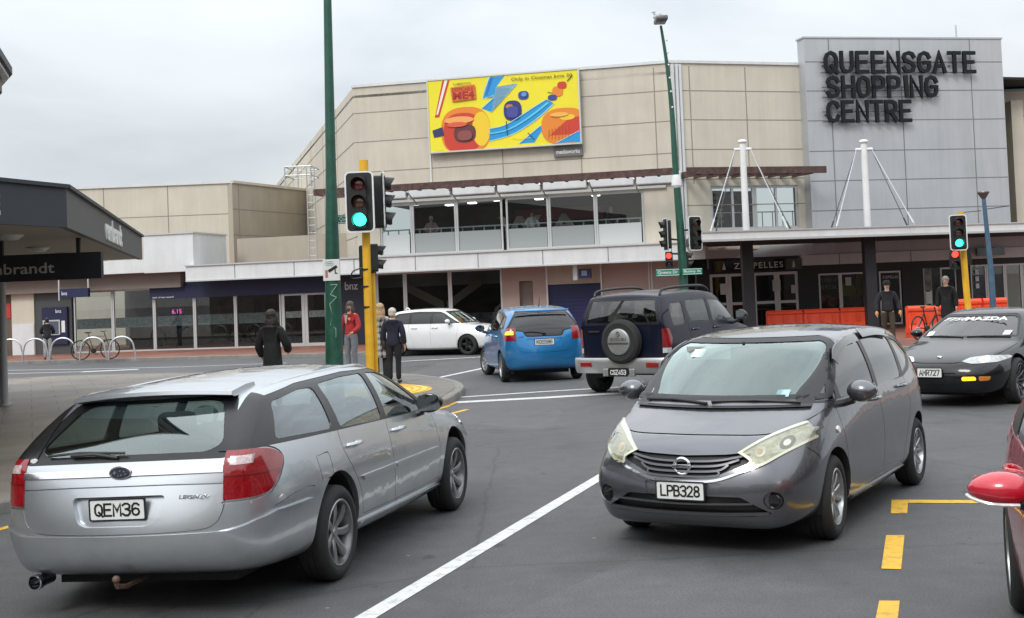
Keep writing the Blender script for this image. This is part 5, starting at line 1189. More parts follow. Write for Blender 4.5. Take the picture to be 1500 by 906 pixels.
# =============================================================== setting
def asphalt():
    m = bpy.data.materials.new('asphalt'); m.use_nodes = True; nt = m.node_tree; N = nt.nodes; L = nt.links; b = N['Principled BSDF']
    tc = N.new('ShaderNodeTexCoord')
    def noise(s, d=5, rg=.6):
        n = N.new('ShaderNodeTexNoise'); n.inputs['Scale'].default_value = s; n.inputs['Detail'].default_value = d; n.inputs['Roughness'].default_value = rg; L.new(tc.outputs['Object'], n.inputs['Vector']); return n
    big = noise(.35, 6, .65); fine = noise(70, 4, .7); mid = noise(4, 6, .7)
    def mr(src, a, b_, c, d):
        r = N.new('ShaderNodeMapRange'); r.inputs[1].default_value = a; r.inputs[2].default_value = b_; r.inputs[3].default_value = c; r.inputs[4].default_value = d; L.new(src, r.inputs['Value']); return r.outputs[0]
    def mul(x, y):
        q = N.new('ShaderNodeMath'); q.operation = 'MULTIPLY'; L.new(x, q.inputs[0]); L.new(y, q.inputs[1]); return q.outputs[0]
    f = mul(mul(mr(big.outputs['Fac'], .3, .7, .74, 1.28), mr(fine.outputs['Fac'], .32, .68, .55, 1.5)), mr(mid.outputs['Fac'], .3, .7, .86, 1.14))
    st = noise(.9, 3, .5); f = mul(f, mr(st.outputs['Fac'], .60, .72, 1., .74))
    sp2 = noise(3.3, 2, .5); f = mul(f, mr(sp2.outputs['Fac'], .68, .74, 1., .6))
    pv = N.new('ShaderNodeTexVoronoi'); pv.inputs['Scale'].default_value = .16; pm = N.new('ShaderNodeMapping'); pm.inputs['Rotation'].default_value = (0, 0, .33); pm.inputs['Scale'].default_value = (1.6, .5, 1); L.new(tc.outputs['Object'], pm.inputs[0]); L.new(pm.outputs[0], pv.inputs['Vector']); pv.distance = 'CHEBYCHEV'
    sepc = N.new('ShaderNodeSeparateColor'); L.new(pv.outputs['Color'], sepc.inputs[0]); f = mul(f, mr(sepc.outputs[0], 0, 1, .88, 1.12))
    mx = N.new('ShaderNodeMix'); mx.data_type = 'RGBA'; mx.blend_type = 'MULTIPLY'; mx.inputs[0].default_value = 1; mx.inputs[6].default_value = (.077, .078, .080, 1); L.new(f, mx.inputs[7])
    # cracks and sealed seams
    v = N.new('ShaderNodeTexVoronoi'); v.feature = 'DISTANCE_TO_EDGE'; v.inputs['Scale'].default_value = .22
    w = N.new('ShaderNodeMix'); w.data_type = 'VECTOR'; w.inputs[0].default_value = .12; n4 = noise(1.3, 6); L.new(tc.outputs['Object'], w.inputs[4]); L.new(n4.outputs['Color'], w.inputs[5]); L.new(w.outputs[1], v.inputs['Vector'])
    ck = mr(v.outputs['Distance'], .0, .005, .72, 1.0)
    m2 = N.new('ShaderNodeMix'); m2.data_type = 'RGBA'; m2.blend_type = 'MULTIPLY'; m2.inputs[0].default_value = 1; L.new(mx.outputs[2], m2.inputs[6]); L.new(ck, m2.inputs[7])
    # pale specks
    sp = N.new('ShaderNodeTexVoronoi'); sp.inputs['Scale'].default_value = 1.6; L.new(tc.outputs['Object'], sp.inputs['Vector'])
    ss = mr(sp.outputs['Distance'], .025, .032, 1., 0.)
    m3 = N.new('ShaderNodeMix'); m3.data_type = 'RGBA'; L.new(ss, m3.inputs[0]); L.new(m2.outputs[2], m3.inputs[6]); m3.inputs[7].default_value = (.22, .22, .22, 1)
    L.new(m3.outputs[2], b.inputs['Base Color']); L.new(mr(big.outputs['Fac'], .3, .7, .62, .8), b.inputs['Roughness'])
    bp = N.new('ShaderNodeBump'); bp.inputs['Strength'].default_value = .6; bp.inputs['Distance'].default_value = .006; L.new(fine.outputs['Fac'], bp.inputs['Height']); L.new(bp.outputs[0], b.inputs['Normal'])
    return m
def marking(name, col):
    m = bpy.data.materials.new(name); m.use_nodes = True; nt = m.node_tree; N = nt.nodes; L = nt.links; b = N['Principled BSDF']; b.inputs['Roughness'].default_value = .6
    tc = N.new('ShaderNodeTexCoord'); n = N.new('ShaderNodeTexNoise'); n.inputs['Scale'].default_value = 9; n.inputs['Detail'].default_value = 10; n.inputs['Roughness'].default_value = .75; L.new(tc.outputs['Object'], n.inputs['Vector'])
    r = N.new('ShaderNodeMapRange'); r.inputs[1].default_value = .50; r.inputs[2].default_value = .72; r.inputs[3].default_value = 0; r.inputs[4].default_value = .75; L.new(n.outputs['Fac'], r.inputs['Value'])
    mx = N.new('ShaderNodeMix'); mx.data_type = 'RGBA'; mx.inputs[6].default_value = (*col, 1); mx.inputs[7].default_value = (.09, .09, .09, 1); L.new(r.outputs[0], mx.inputs[0]); L.new(mx.outputs[2], b.inputs['Base Color']); return m
def tiles(name, c1, c2, cm, scale, w=1., h=1., mortar=.02, off=.5, rough=.6, rot=0):
    m = bpy.data.materials.new(name); m.use_nodes = True; nt = m.node_tree; N = nt.nodes; L = nt.links; b = N['Principled BSDF']; b.inputs['Roughness'].default_value = rough
    tc = N.new('ShaderNodeTexCoord'); mp = N.new('ShaderNodeMapping'); mp.inputs['Rotation'].default_value = (0, 0, rot); L.new(tc.outputs['Object'], mp.inputs[0])
    br = N.new('ShaderNodeTexBrick'); br.offset = off; br.inputs['Scale'].default_value = scale; br.inputs['Color1'].default_value = (*c1, 1); br.inputs['Color2'].default_value = (*c2, 1); br.inputs['Mortar'].default_value = (*cm, 1)
    br.inputs['Mortar Size'].default_value = mortar; br.inputs['Brick Width'].default_value = w; br.inputs['Row Height'].default_value = h; L.new(mp.outputs[0], br.inputs['Vector'])
    n = N.new('ShaderNodeTexNoise'); n.inputs['Scale'].default_value = .6; n.inputs['Detail'].default_value = 8; L.new(tc.outputs['Object'], n.inputs['Vector'])
    r = N.new('ShaderNodeMapRange'); r.inputs[1].default_value = .3; r.inputs[2].default_value = .7; r.inputs[3].default_value = .7; r.inputs[4].default_value = 1.25; L.new(n.outputs['Fac'], r.inputs['Value'])
    mx = N.new('ShaderNodeMix'); mx.data_type = 'RGBA'; mx.blend_type = 'MULTIPLY'; mx.inputs[0].default_value = 1; L.new(br.outputs['Color'], mx.inputs[6]); L.new(r.outputs[0], mx.inputs[7]); L.new(mx.outputs[2], b.inputs['Base Color'])
    return m
M_asph = asphalt(); M_wl = marking('road_white', (.62, .63, .62)); M_yl = marking('road_yellow', (.72, .42, .03))
M_brickp = tiles('brick_paving', (.20, .075, .05), (.26, .10, .065), (.12, .07, .055), 4.5, 1, .5, .03)
M_slab = tiles('slab_paving', (.21, .18, .145), (.25, .215, .175), (.11, .10, .085), 1.1, 1, 1, .012, rough=.45, rot=R(-21))
M_kerb = mat('kerb_concrete', (.21, .20, .185), .8, nscale=4, namt=.2, bump=.2)
M_kerbp = mat('kerb_pink', (.36, .22, .19), .8, nscale=6, namt=.2)
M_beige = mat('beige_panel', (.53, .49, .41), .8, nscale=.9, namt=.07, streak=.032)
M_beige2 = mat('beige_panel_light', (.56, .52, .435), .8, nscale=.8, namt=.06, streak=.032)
M_beiged = mat('beige_panel_shaded', (.39, .345, .28), .8, nscale=.8, namt=.07, streak=.032)  # darker copy of the beige panel, shade put into its colour
M_joint = mat('panel_joint', (.25, .225, .19), .9)
M_wpanel = mat('white_panel', (.62, .635, .645), .5, nscale=1.2, namt=.07, streak=.032)
M_wjoint = mat('white_joint', (.2, .21, .22), .9)
M_silver = mat('silver_panel', (.44, .455, .475), .45, .2, nscale=.7, namt=.06, streak=.035)
M_pink = mat('pink_panel', (.36, .27, .245), .7, nscale=1, namt=.06)
M_brown = mat('brown_panel', (.20, .165, .145), .7, nscale=1, namt=.1)
M_navy = mat('navy_panel', (.008, .012, .055), .5)
M_navydoor = mat('navy_door', (.006, .01, .07), .45, nscale=2, namt=.2)
M_frame = mat('aluminium_frame', (.55, .56, .56), .4, .5)
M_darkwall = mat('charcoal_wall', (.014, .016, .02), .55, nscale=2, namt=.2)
M_wood = mat('weathered_red_timber', (.085, .048, .042), .8, nscale=5, namt=.5)
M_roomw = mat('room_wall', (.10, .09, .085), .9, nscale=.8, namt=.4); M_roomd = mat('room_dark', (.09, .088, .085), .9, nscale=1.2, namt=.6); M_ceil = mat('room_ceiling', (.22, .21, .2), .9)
M_ltspot = mat('ceiling_lamp_lit', (.9, .9, .85), .5, emit=(1, .95, .85), es=7)
M_frost = mat('frosted_glass', (.52, .54, .54), .35)
g_shop = glass('shop_glass', (.74, .78, .78), .85); g_shopd = glass('shop_glass_dark', (.60, .64, .65), .42)
M_green = mat('green_post', (.012, .075, .05), .45, nscale=6, namt=.25, bump=.1)
M_ypole = mat('yellow_post', (.72, .40, .02), .5, nscale=4, namt=.12)
M_sigb = mat('signal_black', (.012, .013, .013), .5)
M_green_on = mat('green_lit', (.05, .9, .6), .3, emit=(.03, 1., .62), es=5.)
M_red_on = mat('red_lit', (.9, .05, .03), .3, emit=(1., .05, .03), es=3.)
M_dred = mat('red_unlit', (.12, .015, .015), .2, coat=1); M_damb = mat('amber_unlit', (.12, .05, .03), .2, coat=1); M_dgrn = mat('green_unlit', (.02, .05, .045), .2, coat=1)
M_orange = mat('barrier_orange', (.72, .07, .02), .5, nscale=3, namt=.12)

def flat(name, pts, z, m, thick=None, parent=None, side=None):
    """polygon sheet (or slab going down to z-thick)"""
    bm = BM()
    if thick: prism(bm, [(p[0], p[1], z) for p in pts], (0, 0, 1), -thick, 0)
    else: bm.faces.new([bm.verts.new((p[0], p[1], z)) for p in pts])
    o = obj(name, bm, m, parent)
    if not thick:
        me = o.data
        if me.polygons[0].normal.z < 0: me.flip_normals()
    return o
def offset_path(P, d):
    P = [Vector((p[0], p[1])) for p in P]; out = []
    for i, p in enumerate(P):
        t = (P[min(i + 1, len(P) - 1)] - P[max(i - 1, 0)]).normalized(); out.append((p.x - t.y * d, p.y + t.x * d))
    return out
def ribbon(name, P, w, z, m, parent=None, kind=True):
    a = offset_path(P, w / 2); b = offset_path(P, -w / 2)
    bm = BM(); va = [bm.verts.new((p[0], p[1], z)) for p in a]; vb = [bm.verts.new((p[0], p[1], z)) for p in b]
    for i in range(len(P) - 1): bm.faces.new((va[i], vb[i], vb[i + 1], va[i + 1]))
    o = obj(name, bm, m, parent)
    if o.data.polygons[0].normal.z < 0: o.data.flip_normals()
    if kind: struct(o)
    return o
def kerb(name, P, w, zt, m):
    """raised kerb stone along path, on the left of the path by w"""
    a = [tuple(p) for p in P]; b = offset_path(P, w)
    bm = BM(); rows = []
    for p, q in zip(a, b):
        rows.append([bm.verts.new((p[0], p[1], -.02)), bm.verts.new((p[0] * .985 + q[0] * .015, p[1] * .985 + q[1] * .015, zt - .02)), bm.verts.new((p[0] * .9 + q[0] * .1, p[1] * .9 + q[1] * .1, zt)), bm.verts.new((q[0], q[1], zt)), bm.verts.new((q[0], q[1], -.02))])
    for A, B in zip(rows, rows[1:]):
        for k in range(5): bm.faces.new((A[k], A[(k + 1) % 5], B[(k + 1) % 5], B[k]))
    bm.faces.new(rows[0]); bm.faces.new(rows[-1]); return struct(obj(name, bm, m))

def ground():
    s = 900
    flat_ = flat('ground', [(-s, -s), (s, -s), (s, s), (-s, s)], 0, M_asph); struct(flat_)
    PZ = .12
    # near left pavement
    e = [(-60, 34.6), (-20, 33.9)] + [tuple(G(px, py)[:2]) for px, py in ((0, 562), (115, 556))] + [(-6.2, 32.4), (-4.3, 31.0), (-2.7, 29.2), (-1.8, 27.6), (-1.25, 26.0), (-1.02, 24.3), (-1.10, 22.6), (-1.40, 20.9), (-3.2, 16.3), (-4.87, 12.0), (-6.6, 7.5), (-9.5, 0), (-12, -6)]
    e = smoothline([e[i] for i in range(len(e))], 3)
    kerb('kerb', e[::-1][:], .0 + .14, PZ, M_kerb) if False else kerb('kerb', e, -.15, PZ, M_kerb)
    inn = offset_path(e, -.15)
    struct(flat('pavement', inn + [(-60, -6)], PZ - .004, M_slab, .1))
    ribbon('kerb_strip', offset_path(e[:8], -.30), .24, PZ + .004, M_kerbp)
    # concrete apron on the corner
    ap = [p for p in inn if -6 < p[0] and 20 < p[1]]
    ribbon('corner_apron', offset_path(ap, -.45), .85, PZ + .003, mat('apron_concrete', (.17, .16, .145), .8, nscale=3, namt=.2))
    # tactile paving, curved yellow
    bm = BM(); c = G(623, 571, PZ); 
    for k in range(9):
        r0 = .15 + k * .155; n = 22
        pts = [(c.x - 1.4 + r0 * math.cos(a), c.y + r0 * 1.25 * math.sin(a)) for a in [R(-90 + 180 * i / n) for i in range(n + 1)]]
        A = offset_path(pts, .05); B = offset_path(pts, -.05)
        va = [bm.verts.new((p[0], p[1], PZ + .016)) for p in A]; vb = [bm.verts.new((p[0], p[1], PZ + .016)) for p in B]
        for i in range(n): bm.faces.new((va[i], vb[i], vb[i + 1], va[i + 1]))
    tp = obj('tactile_ribs', bm, mat('tactile_yellow_bright', (.85, .52, .08), .6))
    base = ribbon('tactile_paving', [(c.x - 1.4 + .78 * math.cos(a), c.y + .78 * 1.25 * math.sin(a)) for a in [R(-90 + 180 * i / 22) for i in range(23)]], 1.5, PZ + .009, mat('tactile_yellow', (.62, .36, .04), .7, nscale=5, namt=.2))
    tp.parent = base
    # far pavement
    f = [(-60, 46.5), (-25, 45.4)] + [tuple(G(px, py)[:2]) for px, py in ((6, 535), (375, 525), (580, 520))] + [(-1.0, 40.4), (1.8, 39.2), (3.4, 36.2), (5.2, 33.6), (8.0, 32.3), (12, 31.8), (20, 32.2), (60, 35)]
    f = smoothline(f, 4)
    kerb('kerb', f, .15, PZ, M_kerb)
    struct(flat('pavement', offset_path(f, .15) + [(60, 60), (-60, 60)], PZ - .004, M_brickp, .1))
    # markings
    L = lambda pts: [tuple(G(*p)[:2]) for p in pts]
    ribbon('lane_line', L([(535, 906), (870, 705)]) [::-1] + [tuple(Vector(L([(535, 906)])[0]) - (Vector(L([(870, 705)])[0]) - Vector(L([(535, 906)])[0])))], .13, .004, M_wl)
    a, b = Vector(L([(535, 906)])[0]), Vector(L([(870, 705)])[0])
    ribbon('lane_line', [tuple(b), tuple(b + (b - a).normalized() * 5.5)], .13, .004, M_wl)
    ribbon('stop_line', L([(668, 590), (800, 583), (935, 574.5), (1100, 563)]), .34, .004, M_wl)
    ribbon('stop_line', L([(672, 582.5), (800, 574), (1000, 562)]), .16, .004, M_wl)
    ribbon('turn_line', L([(622, 558), (705, 540.5), (760, 527)]), .14, .004, M_wl)
    ribbon('lane_line', L([(585, 530), (640, 527), (712, 523)]), .2, .004, M_wl)
    ribbon('lane_line', L([(-60, 546), (8, 543), (135, 541), (262, 538), (420, 532)]), .13, .004, M_wl)
    ribbon('lane_line', L([(-60, 549), (8, 548), (120, 545)]), .16, .004, M_wl); ribbon('lane_line', L([(120, 545.2), (203, 541.5)]), .42, .004, M_wl)
    ribbon('kerb_line', L([(580, 553), (608, 552.4)]), .13, .004, M_yl)
    p = [(x + .30, y - .1) for x, y in offset_path(e, .28) if y < 21.5]
    ribbon('kerb_line', p, .10, .004, M_yl)
    ribbon('kerb_line', L([(642, 600), (652, 597), (668, 590)]), .1, .006, M_yl)
    # dark bitumen seams
    M_tar = mat('bitumen', (.016, .016, .017), .35, nscale=9, namt=.3)
    for pts, w in (([(672, 578), (667, 566), (650, 556), (628, 552)], .06),):
        ribbon('road_seam', smoothline(L(pts), 5), w, .003, M_tar)
    for px, py, rx, ry in ((1385, 800, .28, .28),):
        c = G(px, py)
    # yellow box on the right
    def quad(name, pts): struct(flat(name, L(pts), .004, M_yl))
    quad('bay_marking', [(1306, 733), (1330, 733), (1330, 738.5), (1329, 753), (1305, 753)])
    quad('bay_marking', [(1330.5, 733), (1500, 734), (1500, 738.5), (1330.5, 737.6)])
    quad('bay_marking', [(1298, 785), (1325, 785), (1320, 835), (1291, 834)])
    quad('bay_marking', [(1288, 881), (1318, 881), (1313, 930), (1278, 930)])

# ------------------------------------------------------------------ planes for facades
class Plane:
    def __init__(s, pxa, Za, pxb, Zb):
        A = at(pxa, 430, Za); B = at(pxb, 430, Zb)
        s.o = Vector((A.x, A.y, 0)); d = Vector((B.x - A.x, B.y - A.y, 0)); s.len = d.length; s.u = d.normalized(); s.n = Vector((s.u.y, -s.u.x, 0))   # n towards the camera
    def pix(s, px, py, d=0):
        r = ray(px, py); o = s.o + s.n * d - Vector((0, 0, CAM_H)); t = o.dot(s.n) / r.dot(s.n); p = r * t
        return (p - Vector((s.o.x + s.n.x * d, s.o.y + s.n.y * d, 0))).dot(s.u), p.z + CAM_H
    def P(s, u, z, d=0): v = s.o + s.u * u + s.n * d; return Vector((v.x, v.y, z))
    def M(s, d=0):
        o = s.o + s.n * d; return Matrix(((s.u.x, s.n.x, 0, o.x), (s.u.y, s.n.y, 0, o.y), (0, 0, 1, 0), (0, 0, 0, 1)))
    def rect(s, x0, x1, y0, y1, d=0):
        ym = (y0 + y1) / 2; xm = (x0 + x1) / 2
        return s.pix(x0, ym, d)[0], s.pix(x1, ym, d)[0], s.pix(xm, y1, d)[1], s.pix(xm, y0, d)[1]
    def box(s, bm, u0, u1, z0, z1, d0, d1, mi=0, bev=0): return box(bm, (u0, d0, z0), (u1, d1, z1), mi, s.M(), bev)
def window(pl, T, u0, u1, z0, z1, g, d=0, fw=.06, vs=(), hs=(), frame=None, name='window', dep=.08):
    """frame ring + mullions as one part, pane as its sub-part"""
    bm = BM()
    pl.box(bm, u0, u1, z1 - fw, z1, d - dep, d); pl.box(bm, u0, u1, z0, z0 + fw, d - dep, d)
    pl.box(bm, u0, u0 + fw, z0 + fw, z1 - fw, d - dep, d); pl.box(bm, u1 - fw, u1, z0 + fw, z1 - fw, d - dep, d)
    for v in vs: pl.box(bm, v - fw / 2, v + fw / 2, z0 + fw, z1 - fw, d - dep, d - .002)
    for h in hs: pl.box(bm, u0 + fw, u1 - fw, h - fw / 2, h + fw / 2, d - dep + .004, d - .006)
    o = obj(name, bm, frame or M_frame, T)
    bm = BM(); pl.box(bm, u0 + fw * .5, u1 - fw * .5, z0 + fw * .5, z1 - fw * .5, d - dep * .6, d - dep * .5); obj('pane', bm, g, o)
    return o
def joints(pl, T, us, zs, u0, u1, z0, z1, d, m, w=.03, name='panel_joints'):
    bm = BM()
    for z in zs: pl.box(bm, u0, u1, z - w / 2, z + w / 2, d - .01, d + .004)
    if not zs:
        bm.free()
        for u in us: bm = BM(); pl.box(bm, u - w / 2, u + w / 2, z0, z1, d - .01, d + .007); o = obj(name, bm, m, T)
        return o
    for u in us: pl.box(bm, u - w / 2, u + w / 2, z0, z1, d - .01, d + .007)
    return obj(name, bm, m, T)
PA = Plane(50, 51, 997, 45.3)
PB = Plane(997, 45.3, 1196, 47.0)
PT = Plane(1195, 46.4, 1490, 48.2)
# =============================================================== shopping centre
def wall_with_holes(pl, T, name, u0, u1, z0, z1, holes, m, d0=-.3, d1=0):
    """solid wall from u0..u1, holes = list of (u0,u1,z0,z1) not overlapping in u"""
    bm = BM(); cur = u0
    for (a, b, c, e) in sorted(holes):
        if a > cur: pl.box(bm, cur, a, z0, z1, d0, d1)
        if c > z0: pl.box(bm, a, b, z0, c, d0, d1)
        if e < z1: pl.box(bm, a, b, e, z1, d0, d1)
        cur = b
    if cur < u1: pl.box(bm, cur, u1, z0, z1, d0, d1)
    return obj(name, bm, m, T)
def textp(pl, T, name, s, m, u, z, d, **k):
    return text_obj(name, s, m, pl.P(u, z, d), pl.u, parent=T, **k)

# stroke font: letters on a 1 x 1.5 cell
SF = {'Q': [[(.5, 1.5), (.15, 1.35), (0, 1.05), (0, .45), (.15, .15), (.5, 0), (.85, .15), (1, .45), (1, 1.05), (.85, 1.35), (.5, 1.5)], [(.55, .45), (1.05, -.05)]],
 'U': [[(0, 1.5), (0, .45), (.15, .12), (.5, 0), (.85, .12), (1, .45), (1, 1.5)]], 'E': [[(.95, 1.5), (0, 1.5), (0, 0), (.95, 0)], [(0, .77), (.8, .77)]], 'N': [[(0, 0), (0, 1.5), (1, 0), (1, 1.5)]],
 'S': [[(1, 1.2), (.85, 1.42), (.5, 1.5), (.15, 1.4), (.02, 1.15), (.15, .9), (.5, .78), (.85, .65), (1, .38), (.85, .1), (.5, 0), (.15, .08), (0, .3)]],
 'G': [[(1, 1.15), (.85, 1.4), (.5, 1.5), (.15, 1.35), (0, 1.05), (0, .45), (.15, .15), (.5, 0), (.85, .12), (1, .4), (1, .72), (.55, .72)]], 'A': [[(-.02, 0), (.5, 1.5), (1.02, 0)], [(.18, .45), (.82, .45)]],
 'T': [[(0, 1.5), (1, 1.5)], [(.5, 1.5), (.5, 0)]], 'H': [[(0, 0), (0, 1.5)], [(1, 0), (1, 1.5)], [(0, .77), (1, .77)]], 'O': [[(.5, 1.5), (.15, 1.35), (0, 1.05), (0, .45), (.15, .15), (.5, 0), (.85, .15), (1, .45), (1, 1.05), (.85, 1.35), (.5, 1.5)]],
 'P': [[(0, 0), (0, 1.5), (.65, 1.5), (.93, 1.38), (1, 1.1), (.93, .82), (.65, .7), (0, .7)]], 'I': [[(.5, 0), (.5, 1.5)]], 'C': [[(1, 1.15), (.85, 1.4), (.5, 1.5), (.15, 1.35), (0, 1.05), (0, .45), (.15, .15), (.5, 0), (.85, .1), (1, .35)]],
 'R': [[(0, 0), (0, 1.5), (.65, 1.5), (.93, 1.38), (1, 1.1), (.93, .82), (.65, .7), (0, .7)], [(.5, .7), (1, 0)]],
 'M': [[(0, 0), (0, 1.5), (.5, .55), (1, 1.5), (1, 0)]], '3': [[(0, 1.3), (.3, 1.5), (.7, 1.5), (1, 1.28), (.95, .95), (.6, .8), (.4, .8)], [(.6, .8), (1, .6), (1, .25), (.7, 0), (.3, 0), (0, .2)]],
 '6': [[(.95, 1.3), (.7, 1.5), (.35, 1.5), (.05, 1.2), (0, .5), (.15, .12), (.5, 0), (.85, .12), (1, .42), (.88, .75), (.5, .88), (.15, .75), (0, .5)]], 'L': [[(0, 1.5), (0, 0), (.9, 0)]],
 'B': [[(0, 0), (0, 1.5), (.6, 1.5), (.9, 1.35), (.9, .95), (.6, .8), (0, .8)], [(.6, .8), (.95, .62), (1, .35), (.85, .08), (.6, 0), (0, 0)]], '2': [[(.02, 1.2), (.2, 1.43), (.5, 1.5), (.85, 1.4), (.97, 1.1), (.8, .75), (0, 0), (1, 0)]],
 '8': [[(.5, .8), (.12, .95), (.05, 1.2), (.2, 1.43), (.5, 1.5), (.8, 1.43), (.95, 1.2), (.88, .95), (.5, .8), (.1, .62), (0, .35), (.15, .08), (.5, 0), (.85, .08), (1, .35), (.9, .62), (.5, .8)]],
 'K': [[(0, 0), (0, 1.5)], [(.95, 1.5), (0, .6)], [(.35, .9), (1, 0)]], '5': [[(.9, 1.5), (.1, 1.5), (.05, .85), (.5, .95), (.9, .8), (1, .45), (.85, .1), (.45, 0), (0, .15)]], 'Z': [[(0, 1.5), (1, 1.5), (0, 0), (1, 0)]],
 '4': [[(.75, 0), (.75, 1.5), (0, .4), (1.05, .4)]], '7': [[(0, 1.5), (1, 1.5), (.35, 0)]]}
def stroke_letter(bm, ch, x, z, w, h, t, n, u, o, depth, d0):
    """ribbon strokes in plane (u, z up); o origin, n outward; depth extrude"""
    for si, st in enumerate(SF[ch]):
        P2 = [Vector((x + p[0] * w, z + p[1] / 1.5 * h)) for p in st]
        closed = (P2[0] - P2[-1]).length < 1e-6
        if closed: P2 = P2[:-1]
        k = len(P2); L_, R_ = [], []
        for i, p in enumerate(P2):
            a = P2[i - 1] if (i > 0 or closed) else None; b = P2[(i + 1) % k] if (i < k - 1 or closed) else None
            d1 = (p - a).normalized() if a is not None else None; d2 = (b - p).normalized() if b is not None else None
            if d1 is None: d1 = d2
            if d2 is None: d2 = d1
            n1 = Vector((-d1.y, d1.x)); n2 = Vector((-d2.y, d2.x)); m = n1 + n2
            m = m / max(.35, m.dot(n1)) if m.length > .1 else n1
            q = p.copy()
            if not closed and i == 0: q = p - d1 * t * .5
            if not closed and i == k - 1: q = p + d2 * t * .5
            L_.append(q + m * t / 2); R_.append(q - m * t / 2)
        dd = d0 + depth + si * .0015 * (1 if depth < .01 else 4); rings = []
        for l, r in zip(L_, R_):
            rings.append([bm.verts.new(o + u * v.x + Vector((0, 0, 1)) * v.y + n * q) for v, q in ((l, dd), (r, dd), (r, d0), (l, d0))])
        for i in range(k if closed else k - 1):
            A, B = rings[i], rings[(i + 1) % k]
            for j in range(4): bm.faces.new((A[j], A[(j + 1) % 4], B[(j + 1) % 4], B[j]))
        if not closed: bm.faces.new(rings[0]); bm.faces.new(rings[-1])
def stroke_text(s, width, h, t, gap=.32):
    """mesh in local xy plane centred, thin; for plates"""
    bm = BM(); n = len(s); cw = width / (n + (n - 1) * gap); x = -width / 2
    for ch in s:
        stroke_letter(bm, ch, x + (0 if ch != 'I' else 0), -h / 2, cw, h, t, Vector((0, -1, 0)), Vector((1, 0, 0)), Vector((0, 0, 0)), .001, 0)
        x += cw * (1 + gap)
    bmesh.ops.recalc_face_normals(bm, faces=bm.faces)
    me = bpy.data.meshes.new('pl'); bm.to_mesh(me); bm.free()
    me.transform(Matrix.Rotation(R(-90), 4, 'X'))     # (x,z)->(x,y) plane, facing +z
    return me

